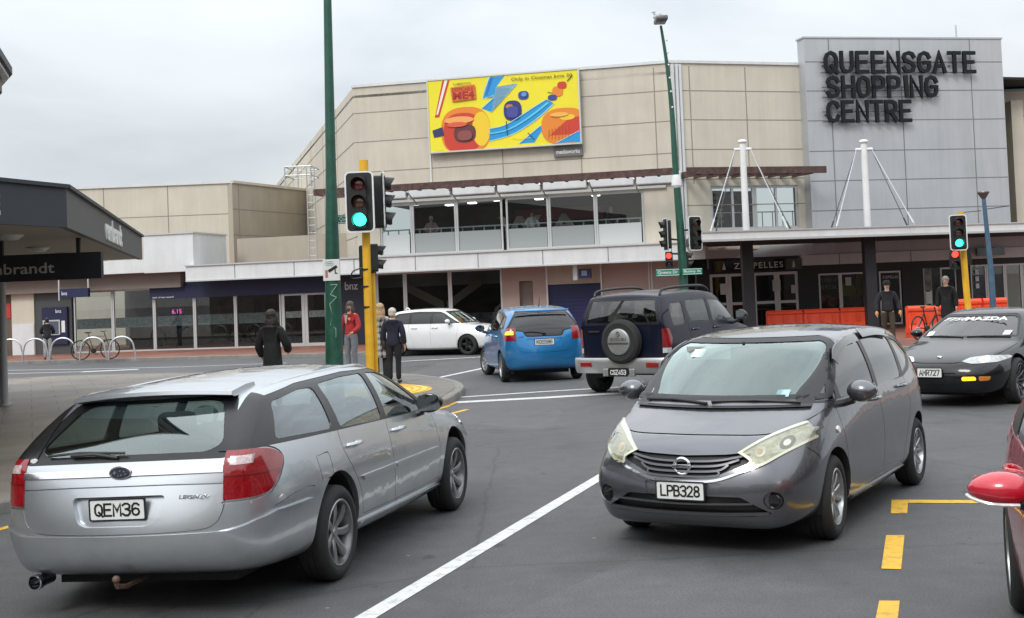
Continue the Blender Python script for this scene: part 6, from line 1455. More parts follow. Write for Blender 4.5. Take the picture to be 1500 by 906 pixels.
def shopping_centre():
    T = thing('shopping_centre', 'large beige panelled two storey shopping building across the road', 'building', PA.P(6, 0))
    inv = Matrix.Translation(-T.location)
    W = []
    hA = PA.pix(735, 112)[1]                      # roof height
    # ---- upper wall with ribbon window
    uL, uR = PA.pix(519, 200)[0], PA.pix(985, 200)[0]
    wu0 = PA.pix(556, 330)[0]; wu1 = PA.pix(944, 320)[0]; wz1 = PA.pix(750, 290)[1]; wz0 = PA.pix(750, 367)[1]
    zf0, zf1 = PA.rect(550, 960, 368, 390, 1.3)[2:]
    up = wall_with_holes(PA, T, 'wall', uL, uR, zf1 - .15, hA, [(wu0, wu1, wz0, wz1)], M_beige, -.35, 0)
    zs = [PA.pix(612, y)[1] for y in (160, 203, 248)]
    joints(PA, T, [PA.pix(x, y)[0] for x, y in ((628, 170), (736, 220), (850, 190), (960, 170))], zs, uL + .02, uR - .02, wz1 + .3, hA - .12, 0, M_joint, .035)
    bm = BM(); PA.box(bm, uL - .05, uR + .05, hA, hA + .1, -.4, .06); obj('parapet_cap', bm, M_wpanel, T)
    bm = BM(); u = PA.pix(631, 200)[0]; PA.box(bm, u - .06, u, wz1 + .4, hA - .02, 0, .07); obj('downpipe', bm, M_wpanel, T)
    # receding left wall
    p0 = PA.P(uL, 0); p1 = at(410, 440, 87); d = Vector((p1.x - p0.x, p1.y - p0.y, 0)).normalized(); nn = Vector((-d.y, d.x, 0)) * -1
    L_ = 44; bm = BM(); prism(bm, [p0, p0 + d * L_, p0 + d * L_ + Vector((0, 0, hA)), p0 + Vector((0, 0, hA))], Vector((1, 0, 0)), 0, .3); obj('wall', bm, M_beiged if False else M_beige, T)
    bm = BM()
    for z in zs + [zs[0] - 3.6, zs[0] - 4.7]:
        q = p0 + Vector((-.006, 0, z)); prism(bm, [q, q + d * L_, q + d * L_ + Vector((0, 0, .035)), q + Vector((0, 0, .035))], Vector((1, 0, 0)), -.004, .01)
    for k in range(1, 8):
        q = p0 + d * (k * 5.4) + Vector((-.006, 0, 0)); prism(bm, [q, q + d * .04, q + d * .04 + Vector((0, 0, hA)), q + Vector((0, 0, hA))], Vector((1, 0, 0)), -.006, .01)
    obj('panel_joints', bm, M_joint, T)
    # roof deck
    bm = BM(); prism(bm, [(p0.x, p0.y, hA - .3), (PA.P(uR, 0).x, PA.P(uR, 0).y, hA - .3), (PB.P(PB.len + 14, 0).x, PB.P(PB.len + 14, 0).y, hA - .3), (30, 88, hA - .3), (p1.x, p1.y, hA - .3)], (0, 0, 1), -.1, 0); obj('roof', bm, M_under, T)
    # ribbon window mullions, one window per bay
    xs = [556, 603, 668, 736, 741, 804, 873, 944]
    us = [PA.pix(x, 330)[0] for x in xs]
    for a, b in zip(us, us[1:]):
        if b - a > .4: window(PA, T, a + .004, b - .004, wz0, wz1, g_shop, -.06, .07)
    # room behind
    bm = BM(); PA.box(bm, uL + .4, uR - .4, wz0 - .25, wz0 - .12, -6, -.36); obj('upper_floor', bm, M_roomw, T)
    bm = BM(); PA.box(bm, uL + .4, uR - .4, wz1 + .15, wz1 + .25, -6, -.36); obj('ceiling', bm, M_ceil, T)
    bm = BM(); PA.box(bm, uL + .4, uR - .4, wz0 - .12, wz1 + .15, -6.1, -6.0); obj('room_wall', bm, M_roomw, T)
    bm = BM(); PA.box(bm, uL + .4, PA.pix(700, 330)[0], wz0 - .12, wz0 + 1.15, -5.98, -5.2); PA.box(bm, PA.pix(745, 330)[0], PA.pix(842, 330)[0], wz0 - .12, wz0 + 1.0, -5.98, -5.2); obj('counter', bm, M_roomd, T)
    bm = BM(); PA.box(bm, PA.pix(705, 300)[0], PA.pix(850, 300)[0], wz0 + 1.35, wz1 - .1, -5.98, -5.6); obj('bulkhead', bm, mat('maroon_wall', (.38, .12, .12), .8), T)
    textp(PA, T, 'wall_lettering', 'WA', mat('pale_letter', (.85, .82, .78), .8), PA.pix(744, 308)[0], wz1 - .75, -5.58, width=3.4, height=.8, bold=.03, extrude=.02, spacing=1.6)
    bm = BM(); 
    for x in (575, 600, 615, 640, 655, 700, 728, 760, 790, 850, 885, 915):
        a = PA.pix(x, 300)[0]; dd = -1.2 - random.random() * 4
        o = BM(); PA.box(o, a, a + .30, wz1 + .10, wz1 + .148, dd, dd + .30); obj('ceiling_light', o, M_ltspot, T)
    bm.free()
    # balustrade inside
    bm = BM(); PA.box(bm, wu0 + .05, wu1 - .05, wz0 + .95, wz0 + 1.0, -.42, -.38)
    for k in range(24): a = wu0 + .2 + (wu1 - wu0 - .4) * k / 23; PA.box(bm, a - .02, a + .02, wz0 - .1, wz0 + .95, -.42, -.39)
    obj('balustrade', bm, M_frame, T)
    for x0, x1 in ((558, 601), (605, 667), (670, 735), (743, 803), (806, 872), (875, 942)):  # pale film before the panes, moved out so the sky brightens it
        a, b = PA.pix(x0, 350)[0], PA.pix(x1, 350)[0]
        o = BM(); PA.box(o, a + .05, b - .05, wz0 + .072, wz0 + .80, -.098, -.094); obj('frosted_film', o, M_frost if x0 in (558, 875) else mat('frosted_glass_grey', (.30, .32, .32), .3), T)
    # head panels under the pergola
    bm = BM(); PA.box(bm, uL + .6, uR - .3, wz1 + .05, wz1 + .14, 0, .12); obj('window_head', bm, M_frame, T)
    for k in range(7):
        a = wu0 - .5 + k * 1.72; o = BM(); PA.box(o, a, a + 1.62, wz1 + .2, wz1 + .62, 0, .16, bev=.04); obj('sun_screen', o, M_wpanel, T)
    # fascia canopy band
    bm = BM(); uf0 = PA.pix(272, 405, 1.3)[0]; uf1 = PA.pix(1033, 370, 1.3)[0]
    PA.box(bm, uf0, uf1, zf0, zf1, .0, 1.3); obj('fascia', bm, M_wpanel, T)
    joints(PA, T, [PA.pix(x, 400, 1.3)[0] for x in (344, 431, 519, 609, 701, 796, 892, 985)], [], uf0, uf1, zf0 + .01, zf1 - .01, 1.3, M_wjoint, .03)
    bm = BM(); PA.box(bm, uf0, uf1, zf1, zf1 + .05, -.0, 1.36); PA.box(bm, uf0, uf1, zf0 - .05, zf0, 1.2, 1.33); obj('fascia_trim', bm, M_frame, T)
    # white parapet blocks left
    a, b = PA.pix(150, 390, .9)[0], PA.pix(211, 390, .9)[0]; c = PA.pix(283, 370, .9)[0]
    bm = BM(); PA.box(bm, a - 6, b, PA.pix(180, 402)[1], PA.pix(180, 383)[1], 0, .9); obj('parapet', bm, M_wpanel, T)
    bm = BM(); PA.box(bm, b, c, PA.pix(245, 400)[1], PA.pix(245, 346)[1], -2, .9); obj('parapet', bm, M_wpanel, T)
    bm = BM(); PA.box(bm, b + .02, c + .05, PA.pix(245, 346)[1], PA.pix(245, 346)[1] + .06, -2, .95); obj('parapet_cap', bm, M_frame, T)
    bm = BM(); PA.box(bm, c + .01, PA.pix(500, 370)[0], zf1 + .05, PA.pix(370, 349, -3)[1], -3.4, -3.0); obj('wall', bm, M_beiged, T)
    # ---- ground floor of plane A
    zt = zf0 - .02; z0 = 0.12
    X = lambda x, y=460: PA.pix(x, y)[0]
    zh = PA.pix(345, 434)[1]                       # window head
    bm = BM(); PA.box(bm, -12, X(272), PA.pix(150, 426)[1], PA.pix(150, 402)[1], -.3, .35); obj('soffit_band', bm, M_brown, T)
    joints(PA, T, [X(x) for x in (60, 146, 231)], [], 0, 1, PA.pix(150, 425)[1], PA.pix(150, 403)[1], .35, M_wjoint, .02)
    zb = PA.pix(150, 426)[1]
    bm = BM(); PA.box(bm, -12, X(18), z0, zb, -.3, -.1); obj('side_wall', bm, mat('brown_wall', (.11, .085, .065), .8, nscale=1, namt=.2), T)
    bm = BM(); PA.box(bm, X(8), X(14), z0 + 1.5, z0 + 2.1, -.1, -.07); obj('red_notice', bm, mat('notice_red', (.5, .03, .03), .6), T)
    bm = BM(); PA.box(bm, X(18), X(51), z0, zb, -.3, .05); obj('pillar', bm, M_beige2, T)
    bm = BM(); PA.box(bm, X(19), X(50.5), z0, z0 + 1.25, .05, .08); obj('pillar_cladding', bm, M_wpanel, T)
    bm = BM(); PA.box(bm, X(51), X(105), z0, zb, -.3, 0); obj('wall_panel', bm, mat('dark_grey_panel', (.06, .065, .065), .5), T)
    vs = [X(x) for x in (107, 164, 225, 284, 344, 411)]
    for k, (p, q) in enumerate(zip(vs, vs[1:])):
        w = window(PA, T, p + .004, q - .004, z0, zb if k < 2 else zh + .25, g_shop, -.05, .06)
        bm = BM(); PA.box(bm, p + .1, q - .1, z0 + .95, z0 + 1.35, -.105, -.10); obj('window_film', bm, mat('film', (.16, .18, .18), .5, nscale=14, namt=.5), w)
    for p, q in ((412, 446), (446, 480)): window(PA, T, X(p) + .004, X(q) - .004, z0, zh + .05, g_shop, -.03, .12, hs=(), name='glass_door')
    for p in (412, 446):
        bm = BM(); PA.box(bm, X(p) + .15, X(p + 34) - .15, z0 + 1.1, z0 + 1.35, -.075, -.07); obj('window_film', bm, MATS['film'], T)
    bm = BM(); PA.box(bm, X(222), X(482), zh, zt, -.0, .12); obj('header_band', bm, M_navy, T)
    textp(PA, T, 'header_lettering', 'bank of new zealand', M_white, X(241, 430), zh + .07, .125, width=.9, height=.07)
    bm = BM(); PA.box(bm, X(482), X(536), z0, zt, -.3, .1); obj('wall_panel', bm, mat('bank_dark_panel', (.012, .014, .03), .4), T)
    textp(PA, T, 'panel_lettering', 'bnz', mat('letter_grey', (.45, .47, .5), .6), X(516, 420), PA.pix(516, 419)[1], .105, width=.52, height=.30, bold=.015)
    vs = [X(x) for x in (536, 552, 594, 660, 737)]
    for k, (p, q) in enumerate(zip(vs, vs[1:])): window(PA, T, p + .004, q - .004, z0 + .25, zt, g_shopd, -.05, .07)
    bm = BM(); PA.box(bm, vs[0], vs[-1], z0, z0 + .25, -.3, -.0); obj('plinth', bm, M_brown, T)
    bm = BM()
    for (x0, y0, x1, y1) in ((596, 428, 650, 455), (655, 455, 705, 418)):
        a, za = PA.pix(x0, y0, -1.5); b_, zb_ = PA.pix(x1, y1, -1.5); prism(bm, [PA.P(a, za, -1.5), PA.P(b_, zb_, -1.5), PA.P(b_, zb_ + .35, -1.5), PA.P(a, za + .35, -1.5)], PA.n, -.1, 0)
    obj('diagonal_brace', bm, mat('brace_beige', (.55, .47, .36), .8), T)
    bm = BM(); PA.box(bm, vs[0], vs[-1], zt - .55, zt + .05, -1.9, -1.7); obj('bulkhead', bm, mat('bulkhead_grey', (.45, .45, .46), .8, nscale=.7, namt=.3), T)
    bm = BM(); PA.box(bm, vs[1], vs[-1] - .3, z0 + .3, z0 + 1.0, -2.4, -1.9); obj('counter', bm, mat('counter_grey', (.3, .3, .3), .7, nscale=3, namt=.5), T)
    # pink wall with arched recess, roller door
    o0, o1 = X(762), X(782)
    wall_with_holes(PA, T, 'wall', X(737), X(803), z0, zt, [(o0, o1, z0 + .3, PA.pix(772, 412)[1])], M_pink, -.3, 0)
    bm = BM(); PA.box(bm, o0, o1, z0 + .3, PA.pix(772, 412)[1], -.29, -.22); obj('recess_panel', bm, M_brown, T)
    zd = PA.pix(843, 416)[1]
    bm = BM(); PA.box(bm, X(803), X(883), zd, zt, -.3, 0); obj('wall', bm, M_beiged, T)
    bm = BM(); PA.box(bm, X(803), X(883), z0, zd, -.2, -.12)
    for k in range(14): zz = z0 + .1 + k * (zd - z0 - .2) / 13; PA.box(bm, X(803) + .03, X(883) - .03, zz, zz + .03, -.12, -.10)
    obj('roller_door', bm, M_navydoor, T)
    for x in (803, 883): bm = BM(); PA.box(bm, X(x) - .03, X(x) + .03, z0, zt, -.1, .03); obj('door_frame', bm, M_frame, T)
    bm = BM(); PA.box(bm, X(883) + .04, X(1000), z0, zt, -.3, 0); obj('wall', bm, M_pink, T)
    joints(PA, T, [X(953), X(957)], [], 0, 1, z0, zt, 0, M_frame, .03)
    # ground floor interior
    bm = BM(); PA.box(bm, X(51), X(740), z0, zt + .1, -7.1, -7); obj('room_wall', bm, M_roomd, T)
    bm = BM(); PA.box(bm, X(51), X(740), zt + .1, zt + .2, -7, -.35); obj('ceiling', bm, M_ceil, T)
    for k, (x, w_, h_, m_) in enumerate(((125, 1.2, 1.1, M_roomw), (180, .9, 1.3, M_roomw), (260, .8, 2.0, M_roomw), (330, 1.5, 1.1, M_roomd), (380, .5, 2.3, M_roomw), (600, 2, 1.2, M_roomw), (690, 1.5, .9, M_roomw))):
        bm = BM(); PA.box(bm, X(x), X(x) + w_, z0, z0 + h_, -4 - (k % 3), -3.4 - (k % 3)); obj('desk', bm, m_, T)
    for x in (128, 190, 215, 300, 362, 575, 610, 640, 700):
        o = BM(); a = X(x); dd = -1.5 - random.random() * 4; PA.box(o, a, a + .35, zt + .05, zt + .098, dd, dd + .35); obj('ceiling_light', o, M_ltspot, T)
    # ---- plane B
    hB = hA
    wa, wb_, wc, wd = PB.rect(1042, 1170, 272, 336)
    wall_with_holes(PB, T, 'wall', 0, PB.len + .6, zf0 + .3, hB, [(wa, wb_, wc, wd)], M_beige2, -.35, 0)
    joints(PB, T, [PB.pix(x, 170)[0] for x in (1012, 1094)], [PB.pix(1085, y)[1] for y in (134, 176, 219, 262, 300)], .02, PB.len, wd + .1, hB - .1, 0, M_joint, .035)
    bm = BM(); PB.box(bm, -.1, PB.len + .1, hB, hB + .1, -.4, .06); obj('parapet_cap', bm, M_wpanel, T)
    bm = BM()
    for x in (988, 994, 999): u = PB.pix(x, 200)[0]; PB.box(bm, u - .05, u + .04, zf1, hB - .05, 0, .1)
    obj('downpipe', bm, M_wpanel, T)
    n = 4; us = [wa + (wb_ - wa) * k / n for k in range(n + 1)]
    for a, b in ((us[0], us[2]), (us[2], us[4])): window(PB, T, a + .004, b - .004, wc, wd, g_shop, -.05, .09, vs=[(a + b) / 2])
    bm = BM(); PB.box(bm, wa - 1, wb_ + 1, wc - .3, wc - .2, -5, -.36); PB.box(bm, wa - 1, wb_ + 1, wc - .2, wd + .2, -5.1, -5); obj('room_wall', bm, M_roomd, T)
    bm = BM()
    for k in range(6): PB.box(bm, wa + .1, wa + .9, wc + .3 + k * .22, wc + .4 + k * .22, -.9, -.8)
    obj('shelving', bm, mat('shelf_tan', (.3, .26, .18), .8), T)
    bm = BM(); PB.box(bm, wa + .05, wb_ - .05, wc + .62, wc + .66, -.3, -.27)
    for k in range(9): a = wa + .1 + (wb_ - wa - .2) * k / 8; PB.box(bm, a - .015, a + .015, wc, wc + .62, -.3, -.28)
    obj('balustrade', bm, M_frame, T)
    # brown band & sign band under canopy
    # ---- silver tower
    hT = PT.pix(1320, 57)[1]; q0 = PT.pix(1474, 200)[0]
    bm = BM(); PT.box(bm, 0, q0, 3.0, hT, -.55, 0); obj('sign_tower', bm, M_silver, T)
    joints(PT, T, [PT.pix(x, 200)[0] for x in (1220, 1324, 1427)], [PT.pix(1320, y)[1] for y in (91, 133, 176, 220, 263, 306)], .02, q0 - .02, 3.2, hT - .03, 0, mat('silver_joint', (.17, .18, .19), .8), .035)
    bm = BM(); PT.box(bm, -.04, q0 + .04, hT, hT + .06, -.6, .03); obj('parapet_cap', bm, M_silver, T)
    bm = BM(); a = PT.pix(1423, 60)[0]; tube(bm, [PT.P(a, hT, -1), PT.P(a, hT + .75, -1)], .03, 6); obj('aerial_mast', bm, M_steel, T)
    # pergola
    zp = PA.pix(750, 266, 1.6)[1]
    bm = BM(); up0 = PA.pix(460, 292, 1.6)[0]; PA.box(bm, up0, uR + .3, zp - .10, zp + .14, 1.5, 1.65)
    PA.box(bm, up0, uR + .1, zp - .1, zp + .12, -.0, .1)
    k = up0
    while k < uR: PA.box(bm, k, k + .09, zp - .08, zp + .10, .85, 1.5); k += .55
    ub = PB.pix(1211, 250, 1.55)[0]; PB.box(bm, -.25, ub, zp - .10, zp + .14, 1.42, 1.55)
    k = .2
    while k < ub - .2: PB.box(bm, k, k + .09, zp - .12, zp + .10, .05, 1.42); k += .5
    obj('timber_pergola', bm, M_wood, T)
    for x in (610, 670, 735, 800, 870, 935): bm = BM(); a = PA.pix(x, 280)[0]; tube(bm, [PA.P(a, zp - .5, .02), PA.P(a, zp - .12, 1.2)], .03, 6); obj('pergola_bracket', bm, M_steel, T)
    # ---- right canopy
    PC = Plane(1033, 39, 1471, 41.4); zc0 = PC.pix(1250, 348)[1]; zc1 = PC.pix(1250, 335)[1]
    lenC = PC.len
    a = PC.P(-.35, 0); b = PC.P(lenC + 2.5, 0); c = PT.P(q0 + 3, 0, .1); d = PB.P(.2, 0, .06); e = PA.P(PA.pix(985, 400)[0] - .2, 0, .3)
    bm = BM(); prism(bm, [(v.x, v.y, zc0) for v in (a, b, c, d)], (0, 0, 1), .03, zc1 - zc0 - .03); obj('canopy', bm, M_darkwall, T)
    bm = BM(); PC.box(bm, -.4, lenC + 2.5, zc0, zc1, 0, .12); obj('canopy_fascia', bm, M_wpanel, T)
    bm = BM(); PC.box(bm, -.4, lenC + 2.5, zc1, zc1 + .04, -.3, .16); PC.box(bm, -.4, lenC + 2.5, zc0 - .0, zc0 + .07, .12, .15); obj('canopy_edge', bm, M_frame, T)
    for (x, y) in ((1058, 363), (1165, 372), (1215, 357), (1238, 368), (1310, 367), (1370, 352)):
        r = ray(x, y); t = (zc0 - CAM_H) / r.z; p = r * t; o = BM(); box(o, (p.x - .12, p.y - .12, zc0 - .01), (p.x + .12, p.y + .12, zc0 + .02)); obj('downlight', o, M_wpanel, T)
    # columns and masts
    for x, xm in ((1097, 1090), (1276, 1268)):
        g = at(x, 440, 41.5); bm = BM(); box(bm, (g.x - .18, g.y - .18, .12), (g.x + .18, g.y + .18, zc0 + .05)); obj('column', bm, M_darkwall, T)
        g2 = at(xm + 3, 330, 41.5); tp = at(xm - 2, 208, 41.5); top = Vector((g2.x, g2.y, tp.z))
        bm = BM(); tube(bm, [(g2.x, g2.y, zc1 - .1), top], [.115, .10], 16); tube(bm, [top + Vector((-.28, 0, -.25)), top + Vector((.28, 0, -.25))], .05, 8); ball(bm, top, (.16, .16, .08), 8)
        ms = obj('mast', bm, M_white, T, smooth=True)
        for dx, dy in ((-1.45, -1.6), (-.7, 2.2), (1.0, -1.7), (1.95, 1.9)):
            bm = BM(); s = 1 if dx > 0 else -1; A = top + Vector((s * .25, 0, -.25)); B = Vector((g2.x + dx, g2.y + dy, zc1 + .02)); tube(bm, [A, B], .015, 6); tube(bm, [B.lerp(A, .02), B.lerp(A, .16)], .03, 6); obj('stay_cable', bm, M_steel, ms)
    # ---- ground floor under the canopy
    PG = Plane(985, 46.0, 1500, 47.2); zt2 = zc0 - .02; z0 = .12
    Y = lambda x, y=440: PG.pix(x, y)[0]
    zdoor = PG.pix(1105, 400)[1]; zs0, zs1 = PG.pix(1110, 397)[1], PG.pix(1110, 381)[1]
    wh0, wh1 = PG.pix(1340, 383)[1], PG.pix(1340, 368)[1]
    bm = BM(); PG.box(bm, Y(985), Y(1500) + 6, wh1, zt2 + .05, -.3, .0); obj('wall', bm, M_silver, T)
    bm = BM(); PG.box(bm, Y(1176), Y(1500) + 6, wh0, wh1, -.2, .1); obj('fascia', bm, M_wpanel, T)
    joints(PG, T, [Y(1231), Y(1268), Y(1336)], [], 0, 1, wh0, wh1, .1, M_wjoint, .03)
    # dark shopfront walls between openings
    bm = BM()
    for p, q in ((1022, 1041), (1171, 1200), (1270, 1289), (1323, 1354), (1404, 1424)): PG.box(bm, Y(p), Y(q), z0, wh0, -.3, 0)
    PG.box(bm, Y(1041), Y(1171), zdoor, wh1, -.3, 0); zw1 = PG.pix(1235, 400)[1]; zw0 = PG.pix(1235, 455)[1]
    PG.box(bm, Y(1200), Y(1270), zw1, wh0, -.3, 0); PG.box(bm, Y(1200), Y(1270), z0, zw0, -.3, 0); PG.box(bm, Y(1289), Y(1323), zw1, wh0, -.3, 0); PG.box(bm, Y(1354), Y(1404), zw1 + .05, wh0, -.3, 0); PG.box(bm, Y(1424), Y(1500) + 6, zw1 + .1, wh0, -.3, 0)
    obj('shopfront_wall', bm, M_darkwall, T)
    bm = BM(); PG.box(bm, Y(1046), Y(1176), zs0, zs1, .0, .12); sg = obj('shop_sign', bm, M_gloss, T)
    textp(PG, sg, 'shop_lettering', 'ZAPPELLES', mat('letter_pale', (.55, .55, .52), .6), Y(1112), (zs0 + zs1) / 2, .125, width=(Y(1148) - Y(1076)), height=.22, bold=.012, extrude=.01, spacing=1.2)
    for x in (1061, 1163):
        bm = BM(); u = Y(x); zz = (zs0 + zs1) / 2; prism(bm, [PG.P(u + p[0], zz + p[1], .12) for p in ((-.06, -.12), (.07, -.12), (.05, .02), (.0, .15), (-.02, .02))], PG.n, 0, .008); obj('sign_emblem', bm, MATS['letter_pale'], sg)
    for p, q in ((1041, 1069), (1069, 1105), (1105, 1140), (1140, 1171)): window(PG, T, Y(p) + .004, Y(q) - .004, z0, zdoor, g_shopd, -.05, .10, hs=(z0 + 1.0,), name='glass_door')
    for p, q in ((1201, 1233), (1233, 1269)): window(PG, T, Y(p) + .004, Y(q) - .004, zw0, zw1, g_shopd, -.05, .06)
    window(PG, T, Y(1290), Y(1322), z0, zw1, g_shopd, -.05, .06, name='glass_door')
    for p, q in ((1355, 1367), (1380, 1404)): window(PG, T, Y(p) + .004, Y(q) - .004, z0, zw1 + .05, g_shopd, -.05, .06)
    for p, q in ((1424, 1448), (1448, 1475), (1475, 1500), (1500, 1540)): window(PG, T, Y(p) + .004, Y(q) - .004, z0, zw1 + .1, g_shop, -.05, .06)
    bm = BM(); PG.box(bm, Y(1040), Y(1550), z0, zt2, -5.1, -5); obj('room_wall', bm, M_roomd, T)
    for x in (1060, 1078, 1120, 1131, 1160): o = BM(); a = Y(x); ball(o, PG.P(a, 2.25 + (x % 7) * .05, -.6 - (x % 3) * .5), .08, 8); obj('pendant_lamp', o, M_ltspot, T)
    for x, h_, w_, zz in ((1056, .4, .28, 1.35), (1133, .42, .3, 1.4), (1160, .3, .22, 1.3), (1240, .3, .22, 1.5)):
        bm = BM(); PG.box(bm, Y(x), Y(x) + w_, z0 + zz, z0 + zz + h_, -.03, -.022); obj('paper_notice', bm, mat('paper', (.5, .49, .46), .8), T)
    for x in (1050, 1078, 1120, 1152, 1215, 1250): bm = BM(); PG.box(bm, Y(x), Y(x) + .7, z0 + .7, z0 + .75, -2, -1.3); PG.box(bm, Y(x) + .32, Y(x) + .38, z0, z0 + .7, -1.7, -1.64); PG.box(bm, Y(x) + .2, Y(x) + .5, z0, z0 + .03, -1.85, -1.5); obj('cafe_table', bm, mat('table_tan', (.35, .25, .16), .6), T)
    # poster in the window
    zc = (zw0 + zw1) / 2
    bm = BM(); PG.box(bm, Y(1203), Y(1267), zw0 + .06, zw0 + .62, -.16, -.15); ps = obj('window_poster', bm, mat('poster_dark', (.16, .11, .10), .6, nscale=3, namt=.9), T)
    textp(PG, ps, 'poster_lettering', 'POWER UP', mat('poster_letter', (.60, .52, .50), .7), Y(1217), zw1 - .25, -.14, width=.62, height=.16, bold=.02); textp(PG, ps, 'poster_lettering', 'IN PETONE', MATS['poster_letter'], Y(1217), zw1 - .50, -.14, width=.62, height=.16, bold=.02)
    for (x, y, w_, h_, c_) in ((1205, 440, .35, .3, (.10, .09, .09)), (1222, 443, .4, .35, (.14, .11, .10)), (1243, 425, .7, .5, (.16, .15, .03)), (1255, 440, .45, .5, (.11, .08, .07)), (1262, 415, .35, 1.0, (.13, .11, .03))):
        c_ = tuple(v * 3 for v in c_); bm = BM(); a, zz = PG.pix(x, y); prism(bm, [PG.P(a + p[0] * w_ / 2, zz + p[1] * h_ / 2, -.145) for p in circ((0, 0), 1, 10)], PG.n, 0, .003); obj('poster_shape', bm, mat('ps%.2f%.2f' % c_[:2], c_, .7), ps)
    bm = BM(); PG.box(bm, Y(1357), Y(1366), z0 + 1.2, z0 + 2.6, -.03, -.02); pst = obj('door_poster', bm, mat('poster_grey', (.2, .2, .2), .6, nscale=3, namt=.8), T)
    bm = BM(); PG.box(bm, Y(1357), Y(1366), z0 + .7, z0 + 1.15, -.03, -.02); obj('door_poster', bm, M_plate, T)
    bm = BM()
    for k in range(5): PG.box(bm, Y(1431), Y(1436), z0 + 1.2 + k * .26, z0 + 1.38 + k * .26, -.03, -.02)
    obj('window_lettering', bm, M_plate, T)
    for dz in (0, .35): textp(PG, T, 'door_lettering', 'ZAPPELLES', MATS['poster_letter'], Y(1306), z0 + 1.75 + dz, -.02, width=.6, height=.1, bold=.01)
    bm = BM(); u = Y(1447); PG.box(bm, Y(1427), Y(1467), PG.pix(1447, 375)[1], PG.pix(1447, 364)[1], .3, .45); obj('shop_sign', bm, M_gloss, T)
    # far right block
    PR = Plane(1470, 52, 1560, 52); bm = BM(); PR.box(bm, -.6, 12, 0, PR.pix(1490, 134)[1], -8, 0); bm_ = obj('wing', bm, M_beige2, T)
    bm = BM(); PR.box(bm, -.7, 12, PR.pix(1490, 134)[1], PR.pix(1490, 131)[1], -8, .1); obj('roof_edge', bm, mat('pale_blue_metal', (.25, .42, .5), .5), T)
    window(PR, T, PR.pix(1475, 215)[0], PR.pix(1492, 215)[0], PR.pix(1483, 240)[1], PR.pix(1483, 195)[1], g_shopd, .05, .08)
    bm = BM(); PR.box(bm, PR.pix(1470, 190)[0], PR.pix(1487, 190)[0], PR.pix(1480, 330)[1], PR.pix(1480, 152)[1], 0, .9); obj('wing', bm, M_beige2, T)
    joints(PR, T, [], [PR.pix(1490, y)[1] for y in (170, 205, 245, 285)], -.5, 12, 0, 1, 0, M_joint, .04)
    bm = BM(); PT.box(bm, q0 + .02, q0 + 8, 0, 3.1, -2, -.6); obj('wall', bm, M_beige2, T)
    # ladder with cage on the left end
    bm = BM(); zr = at(430, 271, 58).z; base = at(455, 300, 49.5)
    for dx in (-.12, .18):
        tube(bm, [(base.x + dx, base.y, 3.2), (base.x + dx, base.y, at(455, 245, 49.5).z)], .028, 6)
    k = 3.3
    while k < at(455, 247, 49.5).z: tube(bm, [(base.x - .12, base.y, k), (base.x + .18, base.y, k)], .015, 5); k += .3
    tz = at(440, 244, 50).z; mz = at(440, 257, 50).z; lz = at(440, 271, 50).z; x0 = at(417, 250, 50).x; x1 = at(455, 250, 50).x
    for z in (tz, mz): tube(bm, [(x0, 50, z), (x1, 50, z), (x1 + .1, 51.5, z), (x0 + .1, 51.5, z), (x0, 50, z)], .028, 6)
    for x in (x0, (x0 + x1) / 2, x1): tube(bm, [(x, 50, lz - .1), (x, 50, tz)], .028, 6)
    obj('access_ladder', bm, M_steel, T)
    # rebase to the thing's origin
    for c in T.children: c.matrix_parent_inverse = inv if False else Matrix.Translation(-T.location)
    return T, dict(zf0=zf0, zf1=zf1, zc1=zc1, wz0=wz0, wz1=wz1)

def low_block():
    T = thing('low_building', 'plain beige low block left of the main building, behind the bank roof', 'building', at(345, 440, 60))
    P1 = Plane(60, 60, 345, 60); h = P1.pix(230, 273)[1]
    bm = BM(); P1.box(bm, -12, P1.len, 0, h, -14, 0); obj('wall', bm, M_beige2, T)
    joints(P1, T, [P1.pix(152, 300)[0], P1.pix(246, 300)[0]], [P1.pix(246, 317)[1]], -8, P1.len - .01, 3, h, 0, M_joint, .04)
    bm = BM(); P1.box(bm, -12, P1.len + .05, h, h + .12, -14, .08); obj('parapet_cap', bm, M_wpanel, T)
    P2 = Plane(345, 59.9, 452, 66); 
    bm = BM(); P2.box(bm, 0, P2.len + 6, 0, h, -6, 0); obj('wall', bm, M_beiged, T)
    joints(P2, T, [P2.pix(350, 300)[0]], [P2.pix(400, 311)[1], P2.pix(400, 347)[1]], 0, P2.len + 6, 3, h, 0, M_joint, .04)
    bm = BM(); P2.box(bm, 0, P2.len + 6.05, h, h + .12, -6, .08); obj('parapet_cap', bm, M_beige2, T)
    for c in T.children: c.matrix_parent_inverse = Matrix.Translation(-T.location)

